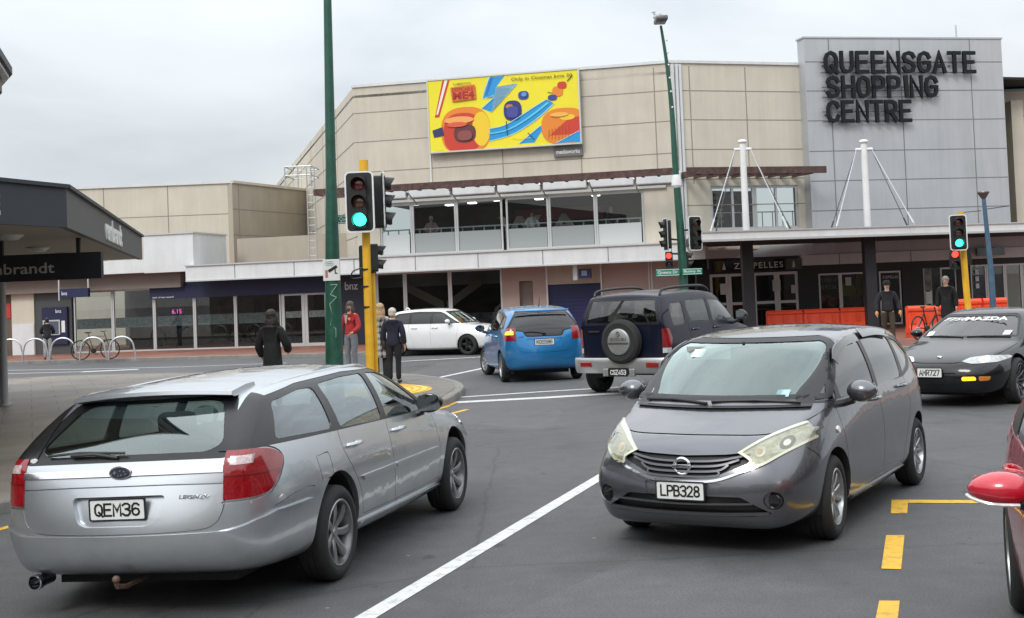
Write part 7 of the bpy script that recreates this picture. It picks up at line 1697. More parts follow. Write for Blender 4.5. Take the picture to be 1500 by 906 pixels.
def wall_signs(info):
    """queensgate letters, billboard and smaller signs, each a thing of its own"""
    rows = (('QUEENSGATE', 1209, 1432, 74, 107), ('SHOPPING', 1212, 1376, 110, 143), ('CENTRE', 1213, 1338, 146, 179))
    M_let = mat('sign_letter_dark', (.007, .008, .010), .6, spec=.3, nscale=3, namt=.2)
    T = thing('wall_sign', 'three rows of big dark letters reading QUEENSGATE SHOPPING CENTRE on the silver wall', 'sign', PT.P(PT.pix(1320, 125)[0], PT.pix(1320, 125)[1], .2))
    for s, x0, x1, y0, y1 in rows:
        u0, z1 = PT.pix(x0, y0 + 2, .35); u1, _ = PT.pix(x1, y0 + 2, .35); _, z1 = PT.pix((x0 + x1) / 2, y0, .35); _, z0 = PT.pix((x0 + x1) / 2, y1, .35)
        t = .135; n = len(s); wts = [.25 if ch == 'I' else 1 for ch in s]; gap = .52; tot = sum(wts) + gap * (n - 1); cw = (u1 - u0 - t) / tot; x = u0 + t / 2
        row = None
        for ch, w_ in zip(s, wts):
            bm = BM()
            if ch == 'I': prism(bm, [PT.P(x, z0, .22), PT.P(x + t, z0, .22), PT.P(x + t, z1, .22), PT.P(x, z1, .15)], PT.n, 0, .10)
            else: stroke_letter(bm, ch, x, z0 + t / 2, cw, z1 - z0 - t, t, PT.n, PT.u, PT.P(0, 0, 0), .10, .15)
            obj('letter', bm, M_let, T); x += cw * (w_ + gap)
        bm = BM()
        for f in (.06, .5): zz = z0 + (z1 - z0) * f; PT.box(bm, u0 - .12, u1 + .05, zz - .018, zz + .018, .10, .13)
        k = u0
        while k < u1: PT.box(bm, k, k + .03, z0 + .3, z0 + .34, .0, .10); k += 1.3
        obj('mounting_rail', bm, M_alloyd, T)
    for c in T.children: c.matrix_parent_inverse = Matrix.Translation(-T.location)
    # billboard: plain abstract poster in the colours of the photograph's
    PBb = Plane(627, 47, 852, 46); _a = PA.pix(630, 172, .15)[0]; PBb.o = PA.P(_a, 0, .15); PBb.u = PA.u; PBb.n = PA.n; PBb.len = PA.pix(849.5, 166, .15)[0] - _a
    u0, u1 = .0, PBb.len; z1 = PBb.pix(738, 111.5)[1]; z0 = PBb.pix(738, 217)[1]
    B = thing('billboard', 'bright yellow cinema billboard with blue ribbons and red shapes on the beige wall', 'billboard', PBb.P(u1 / 2, z0, 0))
    bm = BM(); PBb.box(bm, u0, u1, z0, z1, 0, .14); obj('panel', bm, mat('billboard_yellow', (.78, .68, .02), .5, nscale=1, namt=.05), B)
    bm = BM()
    for a, b, c, d in ((u0 - .05, u0, z0 - .05, z1 + .05), (u1, u1 + .05, z0 - .05, z1 + .05), (u0, u1, z0 - .05, z0), (u0, u1, z1, z1 + .05)): PBb.box(bm, a, b, c, d, -.02, .17)
    obj('frame', bm, M_frame, B)
    W_, H_ = u1 - u0, z1 - z0; dep = [.142]
    def shape(pts, col, nm='printed_shape'):
        """pts in the 0..1 square of the poster"""
        dep[0] += .0012; bm = BM(); prism(bm, [PBb.P(u0 + min(1, max(0, p[0])) * W_, z0 + min(1, max(0, p[1])) * H_, dep[0]) for p in pts], PBb.n, -.002, 0); return obj(nm, bm, mat('print_%.2f_%.2f_%.2f' % col, col, .5), B)
    red, org, blu, dbl, mar, wht, yel = (.55, .04, .02), (.72, .22, .02), (.01, .28, .62), (.01, .14, .45), (.12, .03, .03), (.75, .72, .7), (.80, .55, .02)
    S = lambda pts, n=5: smoothline(pts, n)
    ribbonp = S([(.40, .27), (.50, .30), (.60, .40), (.70, .52), (.79, .62)]) + S([(.84, .56), (.76, .42), (.66, .28), (.54, .16), (.40, .10)])
    shape(inset(ribbonp, -.008) if False else ribbonp, blu)
    shape([(.42, .99), (.52, .99), (.46, .84), (.60, .87), (.42, .50), (.36, .56), (.46, .74), (.37, .70)], blu); shape([(.425, .98), (.445, .98), (.40, .74), (.385, .73)], dbl)
    shape([(.60, .04), (.74, .26), (.78, .28), (.70, .04)], blu)
    shape([(.10, .99), (.15, .99), (.07, .48), (.04, .48)], red); shape([(.115, .99), (.135, .99), (.062, .52), (.05, .52)], wht)
    blob = lambda cx, cy, rx, ry, p=2.6, n=28: [(cx + rx * (abs(math.cos(2 * PI * k / n)) ** (2 / p)) * (1 if math.cos(2 * PI * k / n) > 0 else -1), cy + ry * (abs(math.sin(2 * PI * k / n)) ** (2 / p)) * (1 if math.sin(2 * PI * k / n) > 0 else -1)) for k in range(n)]
    shape(blob(.245, .27, .165, .33), org); shape(blob(.225, .24, .13, .28), red); shape(blob(.35, .28, .06, .24, 2), yel); shape(blob(.24, .23, .075, .13), mar)
    shape(blob(.90, .24, .15, .25), org); shape([(.80, .12), (.93, .34), (1, .36), (1, .12)], red); shape(blob(.92, .36, .05, .04, 2), yel); shape([(.84, .01), (1, .16), (1, .01)], blu)
    shape(blob(.565, .50, .06, .14), (.02, .03, .16)); shape(blob(.64, .70, .035, .06), (.03, .06, .3))
    shape(blob(.865, .72, .035, .07), org); shape(blob(.895, .80, .03, .05), red); shape(blob(.83, .64, .03, .04), (.03, .05, .25))
    shape([(.02, .30), (.09, .34), (.10, .22), (.03, .20)], (.02, .03, .12))
    cy_, lb, ink = (.10, .55, .78), (.35, .62, .80), (.03, .03, .05)
    for ln, w_, c_ in (([(.40, .27), (.50, .30), (.60, .40), (.70, .52), (.79, .62)], .008, lb), ([(.40, .10), (.54, .16), (.66, .28), (.76, .42), (.84, .56)], .008, lb), ([(.40, .20), (.52, .235), (.63, .34), (.73, .47), (.80, .575)], .018, cy_), ([(.42, .99), (.37, .70), (.46, .74), (.36, .56)], .007, lb), ([(.46, .84), (.60, .87), (.42, .50)], .007, lb), ([(.60, .04), (.74, .26)], .008, lb), ([(.84, .01), (.995, .16)], .007, lb), ([(.55, .12), (.60, .10), (.68, .11)], .006, yel), ([(.66, .18), (.70, .08)], .006, ink), ([(.52, .36), (.525, .16)], .006, ink), ([(.93, .85), (.965, .92)], .008, ink), ([(.80, .72), (.83, .70)], .008, ink)):
        shape(strip(S(ln, 4) if len(ln) > 3 else ln, w_), c_)
    for k in range(7): shape(strip([(.795 + k * .022, .06 + abs(k - 3) * .01), (.80 + k * .020, .20 + k * .012)], .004), (.50, .12, .01))
    shape(blob(.205, .42, .10, .05, 2), (.80, .36, .10)); shape(blob(.19, .36, .07, .035, 2), (.66, .10, .05)); shape(blob(.87, .40, .06, .03, 2), (.82, .42, .08)); shape(blob(.545, .56, .025, .03, 2), (.45, .18, .08)); shape(blob(.565, .48, .04, .08), (.05, .06, .28)); shape(blob(.645, .71, .018, .03, 2), (.10, .30, .55)); shape(blob(.24, .20, .05, .07), (.25, .06, .06))
    def tx(s, cx, cy, w, h, col, **k): dep[0] += .001; textp(PBb, B, 'printed_lettering', s, mat('printt_%.2f%.2f' % col[:2], col, .5), u0 + cx * W_, z0 + cy * H_, dep[0], width=w * W_, height=h * H_, extrude=.001, **k)
    tx('Only in Cinemas June 20', .765, .925, .40, .055, (.12, .10, .01), bold=.01)
    shape([(.155, .88), (.32, .90), (.325, .70), (.165, .68)], (.62, .12, .02))
    tx('DESPICABLE', .238, .845, .14, .05, (.30, .01, .01), bold=.02); tx('ME4', .243, .76, .145, .11, (.33, .015, .01), bold=.04); tx('ILLUMINATION\'S', .235, .925, .12, .03, (.15, .1, .02), bold=.01)
    tx('universal', .06, .03, .05, .02, (.7, .6, .2))
    for c in B.children: c.matrix_parent_inverse = Matrix.Translation(-B.location)
    Q = thing('wall_plate', 'small grey plate reading mediaworks below the billboard corner', 'sign', PA.P(PA.pix(833, 223)[0], PA.pix(833, 223)[1], 0))
    a, b, c, d = PA.rect(812, 854, 215.5, 229.5); bm = BM(); PA.box(bm, a, b, c, d, 0, .12); o = obj('panel', bm, mat('plate_grey', (.15, .14, .14), .5), Q); textp(PA, Q, 'lettering', 'mediaworks', M_white, (a + b) / 2, (c + d) / 2, .123, width=(b - a) * .82, height=(d - c) * .45, bold=.012)
    for c in Q.children: c.matrix_parent_inverse = Matrix.Translation(-Q.location)
    # cash machine
    A = thing('cash_machine', 'navy cash machine set into the grey wall beside the bank windows', 'cash machine', PA.P(PA.pix(82, 480)[0], .12, 0))
    bm = BM(); a, b, c, d = PA.rect(64, 101, 450, 505); PA.box(bm, a, b, c, d, 0, .12, bev=.01); obj('body', bm, M_navy, A)
    a2, b2, c2, d2 = PA.rect(66, 91, 469, 490); bm = BM(); PA.box(bm, a2, b2, d2 - .06, d2, .12, .16); PA.box(bm, a2, a2 + .05, c2, d2 - .06, .12, .16); PA.box(bm, b2 - .05, b2, c2, d2 - .06, .12, .16); PA.box(bm, a2, b2, c2 - .03, c2, .12, .2); obj('screen_frame', bm, M_frame, A)
    bm = BM(); PA.box(bm, a2 + .06, b2 - .06, c2 + .02, d2 - .07, .12, .135); obj('screen', bm, mat('screen_grey', (.08, .1, .14), .2), A)
    bm = BM(); a3, b3, c3, d3 = PA.rect(93, 98, 470, 487); PA.box(bm, a3, b3, c3, d3, .12, .14); obj('keypad_notice', bm, M_plate, A)
    textp(PA, A, 'lettering', 'bnz', M_white, PA.pix(88, 456)[0], PA.pix(88, 456)[1], .125, width=.25, height=.14, bold=.01)
    bm = BM(); a, b, c, d = PA.rect(88, 130, 423, 436, .9); PA.box(bm, a, b, c, d, .8, .95); pp = obj('projecting_sign', bm, M_navy, A); textp(PA, pp, 'lettering', 'bnz', M_white, a + .22, (c + d) / 2, .955, width=.24, height=.14, bold=.01)
    bm = BM(); PA.box(bm, a - .08, a - .03, c - .1, info['zf0'] + .3, .85, .9); PA.box(bm, b - .05, b, d, info['zf0'] + .3, .85, .9); obj('sign_hanger', bm, M_frame, A)
    for c in A.children: c.matrix_parent_inverse = Matrix.Translation(-A.location)
    # rate screen in the bank window
    K = thing('display_screen', 'tall screen with a pink 6.15 glowing in the bank window', 'screen', PA.P(PA.pix(258, 490)[0], .12, -.6))
    bm = BM(); a, b, c, d = PA.rect(249, 270, 452, 488, -.6); PA.box(bm, a, b, c, d, -.65, -.6); obj('screen', bm, mat('screen_navy', (.01, .012, .05), .3), K)
    mp = mat('pink_lit', (.9, .2, .6), .5, emit=(.9, .12, .5), es=1.6); textp(PA, K, 'lettering', '6.15', mp, (a + b) / 2, d - .12, -.59, width=.42, height=.18, bold=.01)
    bm = BM(); PA.box(bm, a + .04, b - .04, c + .33, c + .55, -.6, -.595); obj('screen_block', bm, mat('violet_lit', (.5, .1, .8), .5, emit=(.45, .06, .6), es=1.1), K)
    bm = BM(); PA.box(bm, (a + b) / 2 - .04, (a + b) / 2 + .04, .12, c, -.64, -.61); obj('stand', bm, M_gloss, K)
    for c in K.children: c.matrix_parent_inverse = Matrix.Translation(-K.location)
    # projecting box sign above roller door
    S_ = thing('hanging_sign', 'small dark box sign hung above the navy roller door', 'sign', PA.P(PA.pix(855, 400)[0], PA.pix(855, 400)[1], .8))
    bm = BM(); a, b, c, d = PA.rect(848, 866, 394, 408, .8); PA.box(bm, a, b, c, d, .7, .85); obj('panel', bm, M_navy, S_); bm = BM(); PA.box(bm, a - .22, a - .06, c - .05, info['zf0'] + .02, .76, .8); obj('hanger', bm, M_frame, S_)
    bm = BM(); PA.box(bm, a + .1, a + .3, c + .1, c + .28, .85, .855); obj('print', bm, mat('letter_blue', (.2, .25, .4), .6), S_)
    for c in S_.children: c.matrix_parent_inverse = Matrix.Translation(-S_.location)

def corner_shop():
    z1, z0 = 3.53, 3.0; e = .0
    T = thing('corner_shop', 'dark fasciaed corner shop awning jutting in at the left edge', 'building', (-8, 18, 0))
    pts = [(-7.9, 10.0), (-6.52, 15.4), (-5.98, 17.0), (-8.76, 29.9), (-14, 31), (-16, 10)]
    bm = BM(); prism(bm, [(p[0] * 1.0 - (.10 if i < 4 else 0), p[1], z0 + .02) for i, p in enumerate(pts)], (0, 0, 1), 0, .42); obj('awning', bm, mat('soffit_beige', (.30, .27, .23), .7, nscale=2, namt=.06), T)
    M_fa = mat('fascia_charcoal', (.030, .037, .048), .55, nscale=2, namt=.15); M_fb = mat('fascia_grey', (.075, .077, .08), .6, nscale=2, namt=.12)
    def fasc(a, b, m, nm='fascia'):
        a, b = Vector((a[0], a[1], 0)), Vector((b[0], b[1], 0)); u = (b - a).normalized(); n = Vector((u.y, -u.x, 0))
        bm = BM(); prism(bm, [a + Vector((0, 0, z0)), b + Vector((0, 0, z0)), b + Vector((0, 0, z1)), a + Vector((0, 0, z1))], n, -.1, 0); o = obj(nm, bm, m, T)
        bm = BM(); prism(bm, [a + Vector((0, 0, z1)), b + Vector((0, 0, z1)), b + Vector((0, 0, z1 + .05)), a + Vector((0, 0, z1 + .05))], n, -.2, .05); obj('cap_flashing', bm, M_fa, o); return o, a, u, n
    o, a, u, n = fasc(pts[0], pts[1], M_fa); fasc(pts[1], pts[2], M_fa)
    # E of the fascia name, cut by the frame edge
    c = at(0, 299, 15.75); text_obj('fascia_letter', 'E', M_white, (c.x - .04, c.y - .06, c.z), Vector((pts[2][0] - pts[1][0], pts[2][1] - pts[1][1], 0)), parent=T, height=.27, bold=.03, extrude=.01)
    o, a, u, n = fasc(pts[2], pts[3], M_fb)
    c = at(167, 341, 23.2); q = a + u * ((Vector((c.x, c.y, 0)) - a).dot(u)); text_obj('fascia_lettering', 'rembrandt', M_white, (q.x + n.x * .012, q.y + n.y * .012, 3.27), u, parent=o, width=3.0, height=.40, bold=.03, extrude=.012)
    g = at(4, 500, 24.0); bm = BM(); tube(bm, [(g.x, 24, .12), (g.x, 24, 3.0)], .075, 14); obj('post', bm, mat('post_grey', (.32, .34, .35), .5), T, smooth=True)
    bm = BM(); tube(bm, [(g.x, 24, .12), (g.x, 24, .16)], .14, 14); obj('post_base', bm, M_steel, T)
    for (x, y) in ((14, 346), (55, 364), (95, 372)):
        r = ray(x, y); t = (z0 - CAM_H) / r.z; p = r * t; bm = BM(); lathe(bm, [(0, -.07), (.12, -.06), (.2, .0), (.2, .02)], 16, Matrix.Translation((p.x, p.y, z0))); obj('soffit_light', bm, M_frame, T, smooth=True)
    bm = BM(); box(bm, (-30, 8, .12), (-13.2, 27, 3.4)); obj('wall', bm, M_brown, T)
    # hanging sign
    S_ = thing('hanging_sign', 'long dark sign reading mbrandt hung under the corner awning', 'sign', (-7.5, 20, 2.5))
    zt, zb = at(75, 372, 20).z, at(75, 411, 20).z; xr = at(150, 390, 20).x; bm = BM(); box(bm, (-9.6, 19.94, zb), (xr, 20.06, zt)); obj('panel', bm, mat('sign_navy_black', (.008, .010, .016), .4), S_)
    text_obj('lettering', 'rembrandt', mat('letter_grey2', (.42, .43, .44), .5), ((at(82, 394, 20).x + at(-38, 394, 20).x) / 2, 19.93, at(40, 394, 20).z), (1, 0, 0), parent=S_, width=at(82, 394, 20).x - at(-38, 394, 20).x, height=.17, bold=.012)
    bm = BM()
    for x in (2, 115): p = at(x, 360, 20); box(bm, (p.x - .03, 19.97, zt), (p.x + .03, 20.03, z0 + .05))
    obj('hanger', bm, M_black, S_)
    for q in (T, S_):
        for c in q.children: c.matrix_parent_inverse = Matrix.Translation(-q.location)
    # upper eave of the storey above
    U = thing('upper_roof', 'dark edged eave corner of an upper roof cut by the left edge of the view', 'roof', (-6, 14, 4.5))
    Pc = at(18, 103, 14); zt = Pc.z; A = at(0, 75, 12.9); zb = at(15, 115, 14).z; B = at(0, 135, 14.86)
    d1 = Vector((A.x - Pc.x, A.y - Pc.y, 0)); d2 = Vector((B.x - Pc.x, B.y - Pc.y, 0))
    poly = [Pc, Pc + d1 * 5, Pc + d1 * 5 + Vector((-6, 0, 0)), Pc + d2 * 5 + Vector((-6, 0, 0)), Pc + d2 * 5]
    bm = BM(); prism(bm, [(p.x, p.y, zt) for p in poly], (0, 0, 1), -.05, .03); obj('roof_edge', bm, M_fa, U)
    bm = BM(); prism(bm, [(p.x - .04, p.y, zb) for p in poly], (0, 0, 1), 0, zt - zb - .05); obj('gutter', bm, M_wpanel, U)
    bm = BM(); prism(bm, [(p.x - .12, p.y, zb - .16) for p in poly], (0, 0, 1), 0, .16); obj('soffit', bm, M_brown, U)
    for c in U.children: c.matrix_parent_inverse = Matrix.Translation(-U.location)

# =============================================================== traffic signals and street furniture
def signal_head(T, M, lit='g', n=3, board=True, name='signal_head', r=.105, ped=False):
    """faces local -Y; origin at head centre; M world placing matrix"""
    h = .34 * n / 1.0 if not ped else .31 * n; w = .27
    H_ = h; bm = BM(); prism(bm, [(p[0], 0, p[1]) for p in RP([(-w / 2, -H_ / 2), (w / 2, -H_ / 2), (w / 2, H_ / 2), (-w / 2, H_ / 2)], .05)], (0, 1, 0), -.02, .2); bm.transform(M); hd = obj(name, bm, M_sigb, T, smooth=True)
    if board:
        bw, bh = .56, H_ + .16
        bm = BM(); prism(bm, [(p[0], 0, p[1]) for p in RP([(-bw / 2, -bh / 2), (bw / 2, -bh / 2), (bw / 2, bh / 2), (-bw / 2, bh / 2)], .12, 6)], (0, 1, 0), .02, .035); bm.transform(M); obj('backing_board', bm, M_gloss if False else M_sigb, hd)
        bm = BM(); o = RP([(-bw / 2, -bh / 2), (bw / 2, -bh / 2), (bw / 2, bh / 2), (-bw / 2, bh / 2)], .12, 6); i_ = inset(o, .03); k = len(o)
        for q in range(k): j = (q + 1) % k; prism(bm, [(o[q][0], 0, o[q][1]), (o[j][0], 0, o[j][1]), (i_[j][0], 0, i_[j][1]), (i_[q][0], 0, i_[q][1])], (0, 1, 0), .014, .038)
        bm.transform(M); obj('white_border', bm, mat('border_white', (.75, .77, .77), .5), hd)
    offc = (M_dred, M_damb, M_dgrn) if not ped else (M_dred, M_dgrn)
    onc = {'g': M_green_on, 'r': M_red_on}
    for q in range(n):
        z = H_ / 2 - H_ / n * (q + .5); on = (lit == 'g' and q == n - 1) or (lit == 'r' and q == 0)
        m = onc[lit] if on else offc[q]
        bm = BM(); ball(bm, (0, -.02, z), (r, .035, r), 14); bm.transform(M); ln = obj('lens', bm, m, hd, smooth=True)
        bm = BM(); nn = 18; rows = []
        for k in range(nn + 1):
            a = R(-40) + R(260) * k / nn; ca, sa = math.cos(a), math.sin(a); L_ = .20 * (.55 + .45 * max(0, sa))
            rows.append([bm.verts.new(p) for p in ((ca * r * 1.08, -.02, z + sa * r * 1.08), (ca * r * 1.12, -.02 - L_, z + sa * r * 1.12 - .02), (ca * (r * 1.12 + .006), -.02 - L_, z + sa * (r * 1.12 + .006) - .02), (ca * (r * 1.08 + .01), -.02, z + sa * (r * 1.08 + .01)))])
        for A, B in zip(rows, rows[1:]):
            for k in range(4): bm.faces.new((A[k], A[(k + 1) % 4], B[(k + 1) % 4], B[k]))
        bm.faces.new(rows[0]); bm.faces.new(rows[-1]); bm.transform(M); obj('visor', bm, M_sigb, hd, smooth=True)
    return hd
def mplace(p, rz, s=1): return Matrix.Translation(p) @ Matrix.Rotation(rz, 4, 'Z') @ Matrix.Scale(s, 4)
def street_sign(T, s, c, xdir, w, h, m=None):
    bm = BM(); x = Vector(xdir).normalized(); n = x.cross(Vector((0, 0, 1))); prism(bm, [c + x * p[0] + Vector((0, 0, p[1])) for p in RP([(-w / 2, -h / 2), (w / 2, -h / 2), (w / 2, h / 2), (-w / 2, h / 2)], .02)], n, 0, .02); o = obj('street_sign', bm, m or mat('sign_green', (.01, .22, .14), .4), T)
    bm = BM(); 
    for a, b, e, f in ((-w / 2 + .01, w / 2 - .01, h / 2 - .025, h / 2 - .012), (-w / 2 + .01, w / 2 - .01, -h / 2 + .012, -h / 2 + .025)): prism(bm, [c + x * a + Vector((0, 0, e)), c + x * b + Vector((0, 0, e)), c + x * b + Vector((0, 0, f)), c + x * a + Vector((0, 0, f))], n, .02, .023)
    obj('sign_border', bm, M_plate, o)
    text_obj('lettering', s, M_plate, c + n * .0235, x, parent=o, width=w * .86, height=h * .5, bold=.012, extrude=.001)
def fixp(T):
    for c in T.children: c.matrix_parent_inverse = Matrix.Translation(-T.location)
def signals():
    PZ = .12
    # --- near left yellow signal
    Y = 19.6; b = at(541, 556, Y); tp = at(532.5, 238, Y)
    T = thing('traffic_light', 'yellow post traffic light showing green beside the pedestrians, nearest the camera', 'traffic light', (b.x, Y, PZ), group='traffic lights at the crossing')
    bm = BM(); ln = Vector((tp.x, Y, tp.z)); bs = Vector((b.x + .02, Y, PZ)); mid = bs.lerp(ln, .5)
    tube(bm, [bs, mid, ln], .064, 16); obj('post', bm, M_ypole, T, smooth=True)
    bm = BM(); tube(bm, [Vector((b.x + .095, Y + .12, PZ)), Vector((at(545.5, 420, Y).x, Y + .12, at(551, 400, Y).z))], .036, 12); obj('side_post', bm, M_ypole, T, smooth=True)
    bm = BM(); tube(bm, [ln + Vector((0, 0, -.22)), ln + Vector((0, 0, .03))], .072, 16); obj('post_cap', bm, M_ypole, T)
    for y in (420, 450, 395): 
        p = at(535 + (y - 370) * .035, y, Y); bm = BM(); tube(bm, [p + Vector((0, 0, -.012)), p + Vector((0, 0, .012))], .075, 14); obj('clamp', bm, M_black, T)
    c = at(526.5, 296, Y - .28); signal_head(T, mplace(c, R(-2), .80), 'g', r=.125)
    c = at(563, 296, Y + .05); signal_head(T, mplace(c, R(100), .80), None, r=.125)
    c = at(540, 383, Y + .32); signal_head(T, mplace(c, R(170), .80), None, n=2, board=False, ped=True)
    c = at(552, 378, Y + .12); signal_head(T, mplace(c, R(100), .70), None, n=2, board=False, ped=True, name='pedestrian_head')
    bm = BM(); p = at(520, 395, Y); tube(bm, smoothline([tuple(at(533, 392, Y)), tuple(at(517, 398, Y)), tuple(at(516, 408, Y)), tuple(at(530, 407, Y))], 4), .012, 6); obj('cable', bm, M_black, T)
    fixp(T)
    # --- centre lamp post with signals
    Y = 34.5; b = at(1003, 500, Y)
    T = thing('lamp_post', 'tall curved green lamp post with signals and two green street name signs', 'lamp post', (b.x, Y, PZ))
    path = [(b.x, Y, PZ)] + [tuple(at(x, y, Y)) for x, y in ((1002, 440), (999, 370), (993, 290), (989, 240), (984, 160), (977, 95), (968, 38))]
    bm = BM(); tube(bm, smoothline(path, 4), [.15 - .115 * k / (len(path) * 4 - 4) for k in range(len(smoothline(path, 4)))], 12); obj('post', bm, M_green, T, smooth=True)
    p = at(991, 265, Y); bm = BM(); tube(bm, [p + Vector((0, 0, .16)), p + Vector((0, 0, -.02)), p + Vector((0, 0, -.14))], [.1, .14, .14], 14); ball(bm, p + Vector((0, 0, -.14)), (.12, .12, .1)); obj('camera_housing', bm, M_white, T, smooth=True)
    p = at(967, 33, Y); bm = BM(); box(bm, (p.x - .16, Y - .5, p.z - .03), (p.x + .16, Y + .2, p.z + .10), bev=.03); obj('lamp_head', bm, M_alloyd, T, smooth=True)
    bm = BM()
    for y in (60, 78, 96, 115, 135, 158): q = at(971.5 + (y - 60) * .085 + 2, y, Y); ball(bm, q + Vector((.05, -.06, 0)), .03, 6)
    obj('banner_clips', bm, M_white, T)
    signal_head(T, mplace(at(1019, 342, Y - .15), R(30), .80), None, r=.12)
    signal_head(T, mplace(at(974, 344, Y - .1), R(-80), .76), None, r=.12)
    signal_head(T, mplace(at(980, 381, Y - .2), R(-10), .72), 'r', n=2, board=False, ped=True, name='pedestrian_head')
    signal_head(T, mplace(at(1008, 381, Y + .1), R(80), .72), None, n=2, board=False, ped=True, name='pedestrian_head')
    bm = BM()
    for a_, b_ in ((at(1019, 336, Y - .1), at(998, 338, Y)), (at(974, 350, Y), at(998, 352, Y)), (at(980, 372, Y), at(999, 372, Y))): tube(bm, [a_, b_], .03, 6)
    obj('signal_arm', bm, M_black, T)
    street_sign(T, 'Queens Dr', at(978, 399.5, Y - .18), (1, -.05, 0), at(995, 400, Y).x - at(961, 400, Y).x, .19)
    street_sign(T, 'Bunny St', at(1014, 398, Y - .18), (1, .05, 0), at(1030, 400, Y).x - at(1001, 400, Y).x, .17)
    fixp(T)
    # gull
    p = at(963, 28, Y); Gq = thing('gull', 'small pale gull standing on top of the curved lamp post', 'bird', (p.x, Y, p.z - .08))
    bm = BM(); ball(bm, (0, 0, .16), (.13, .06, .07), 10, M=Matrix.Rotation(R(-25), 4, 'Y')); ball(bm, (-.09, 0, .27), (.045, .04, .045), 10); tube(bm, [(-.07, 0, .2), (-.09, 0, .26)], .035, 8); tube(bm, [(-.12, 0, .27), (-.17, 0, .255)], [.014, .004], 6); tube(bm, [(.1, 0, .12), (.22, 0, .08)], [.04, .012], 6)
    for s in (-1, 1): tube(bm, [(.0, s * .025, .12), (.0, s * .025, 0)], .008, 5)
    obj('body', bm, mat('gull_grey', (.5, .5, .5), .8), Gq, smooth=True)
    # --- right yellow signal
    Y = 33.5; b = at(1419, 470, Y); tp = at(1407, 311, Y)
    T = thing('traffic_light', 'leaning yellow post traffic light showing green above the black coupe', 'traffic light', (b.x, Y, PZ), group='traffic lights at the crossing')
    bm = BM(); tube(bm, smoothline([(b.x + .05, Y, PZ), tuple(at(1417, 440, Y)), tuple(at(1412, 380, Y)), (tp.x, Y, tp.z)], 4), .085, 12); obj('post', bm, M_ypole, T, smooth=True)
    signal_head(T, mplace(at(1404, 341, Y - .3), R(-8), .80), 'g', r=.125)
    signal_head(T, mplace(at(1399, 380, Y - .25), R(-8), .86), 'r', n=2, board=False, ped=True, name='pedestrian_head')
    signal_head(T, mplace(at(1416, 377, Y + .3), R(172), .70), None, n=2, board=False, ped=True, name='pedestrian_head')
    fixp(T)
    # --- blue lamp post right
    Y = 36; b = at(1456, 470, Y)
    T = thing('lamp_post', 'slim blue lamp post with a flat cone head beside the right traffic light', 'lamp post', (b.x, Y, PZ))
    bm = BM(); tube(bm, [(b.x, Y, PZ), tuple(at(1452, 400, Y)), tuple(at(1441, 292, Y))], [.1, .08, .055], 12); obj('post', bm, mat('post_blue', (.05, .11, .17), .5, nscale=5, namt=.2), T, smooth=True)
    p = at(1440.5, 286, Y); bm = BM(); lathe(bm, [(0, .10), (.16, .10), (.17, .07), (.05, -.12), (0, -.12)], 16, Matrix.Translation(p)); obj('lamp_head', bm, M_alloyd, T, smooth=True)
    bm = BM(); tube(bm, [at(1406, 312, 33.5), at(1437, 309, Y)], .012, 5); tube(bm, [at(1443, 307, Y), at(1478, 302, Y)], .012, 5); obj('span_wire', bm, M_black, T)
    fixp(T)
    # --- left green post with camera notice
    Y = 20.6; b = at(490, 600, Y); tp = at(479, -40, Y)
    T = thing('lamp_post', 'thick dark green post rising past the top of the view behind the silver estate', 'lamp post', (b.x, Y, PZ))
    bm = BM(); tube(bm, [(b.x + .015, Y, PZ), tuple(at(488.5, 460, Y)), tuple(at(484.5, 240, Y)), tuple(tp), tuple(tp + Vector((-.1, 0, 2.2)))], [.155, .135, .085, .062, .05], 18); ps = obj('post', bm, M_green, T, smooth=True)
    bm = BM(); 
    for q in range(5): p = at(489, 417 + q * 3.2 + (q > 1) * 12, Y - .15); 
    path = [(484, 418), (494, 417), (484, 432), (493, 436), (483, 446), (487, 462), (484, 476), (492, 482), (492, 494), (484, 495)]
    for a_, b_ in zip(path, path[1:]): tube(bm, [at(a_[0], a_[1], Y - .128), at(b_[0], b_[1], Y - .128)], .007, 4)
    obj('graffiti_scrawl', bm, mat('graffiti_pale', (.25, .38, .33), .7), ps)
    c = at(485.5, 396, Y - .12); w = at(498, 396, Y).x - at(473.5, 396, Y).x; h = at(486, 380, Y).z - at(486, 411, Y).z
    bm = BM(); box(bm, (c.x - w / 2, c.y - .01, c.z - h / 2), (c.x + w / 2, c.y + .01, c.z + h / 2), bev=.004); sg = obj('camera_notice', bm, M_plate, T)
    bm = BM(); tl = Matrix.Translation((c.x + .04, c.y - .012, c.z + .03)) @ Matrix.Rotation(R(-28), 4, 'Y') @ Matrix.Rotation(PI, 4, 'Z')
    v = box(bm, (-.09, -.0, -.022), (.07, .004, .022)); bmesh.ops.transform(bm, matrix=Matrix.Translation((c.x + .03, c.y - .016, c.z + .025)) @ Matrix.Rotation(R(-30), 4, 'Y'), verts=v)
    box(bm, (c.x + .055, c.y - .016, c.z - .05), (c.x + .07, c.y - .012, c.z + .02)); box(bm, (c.x + .055, c.y - .016, c.z - .06), (c.x + .10, c.y - .012, c.z - .045)); obj('camera_symbol', bm, M_ink, sg)
    for q in range(3): text_obj('lettering', ('CAMERAS', 'IN OPERATION', 'WARNING')[q], mat('notice_blue', (.1, .35, .45), .6), (c.x - .03, c.y - .0125, c.z + h / 2 - .035 - q * .028), (1, 0, 0), parent=sg, width=.13, height=.013)
    bm = BM(); box(bm, (c.x - .1, c.y - .013, c.z - .12), (c.x - .06, c.y - .011, c.z + .0)); obj('notice_print', bm, mat('notice_red2', (.4, .15, .12), .6), sg)
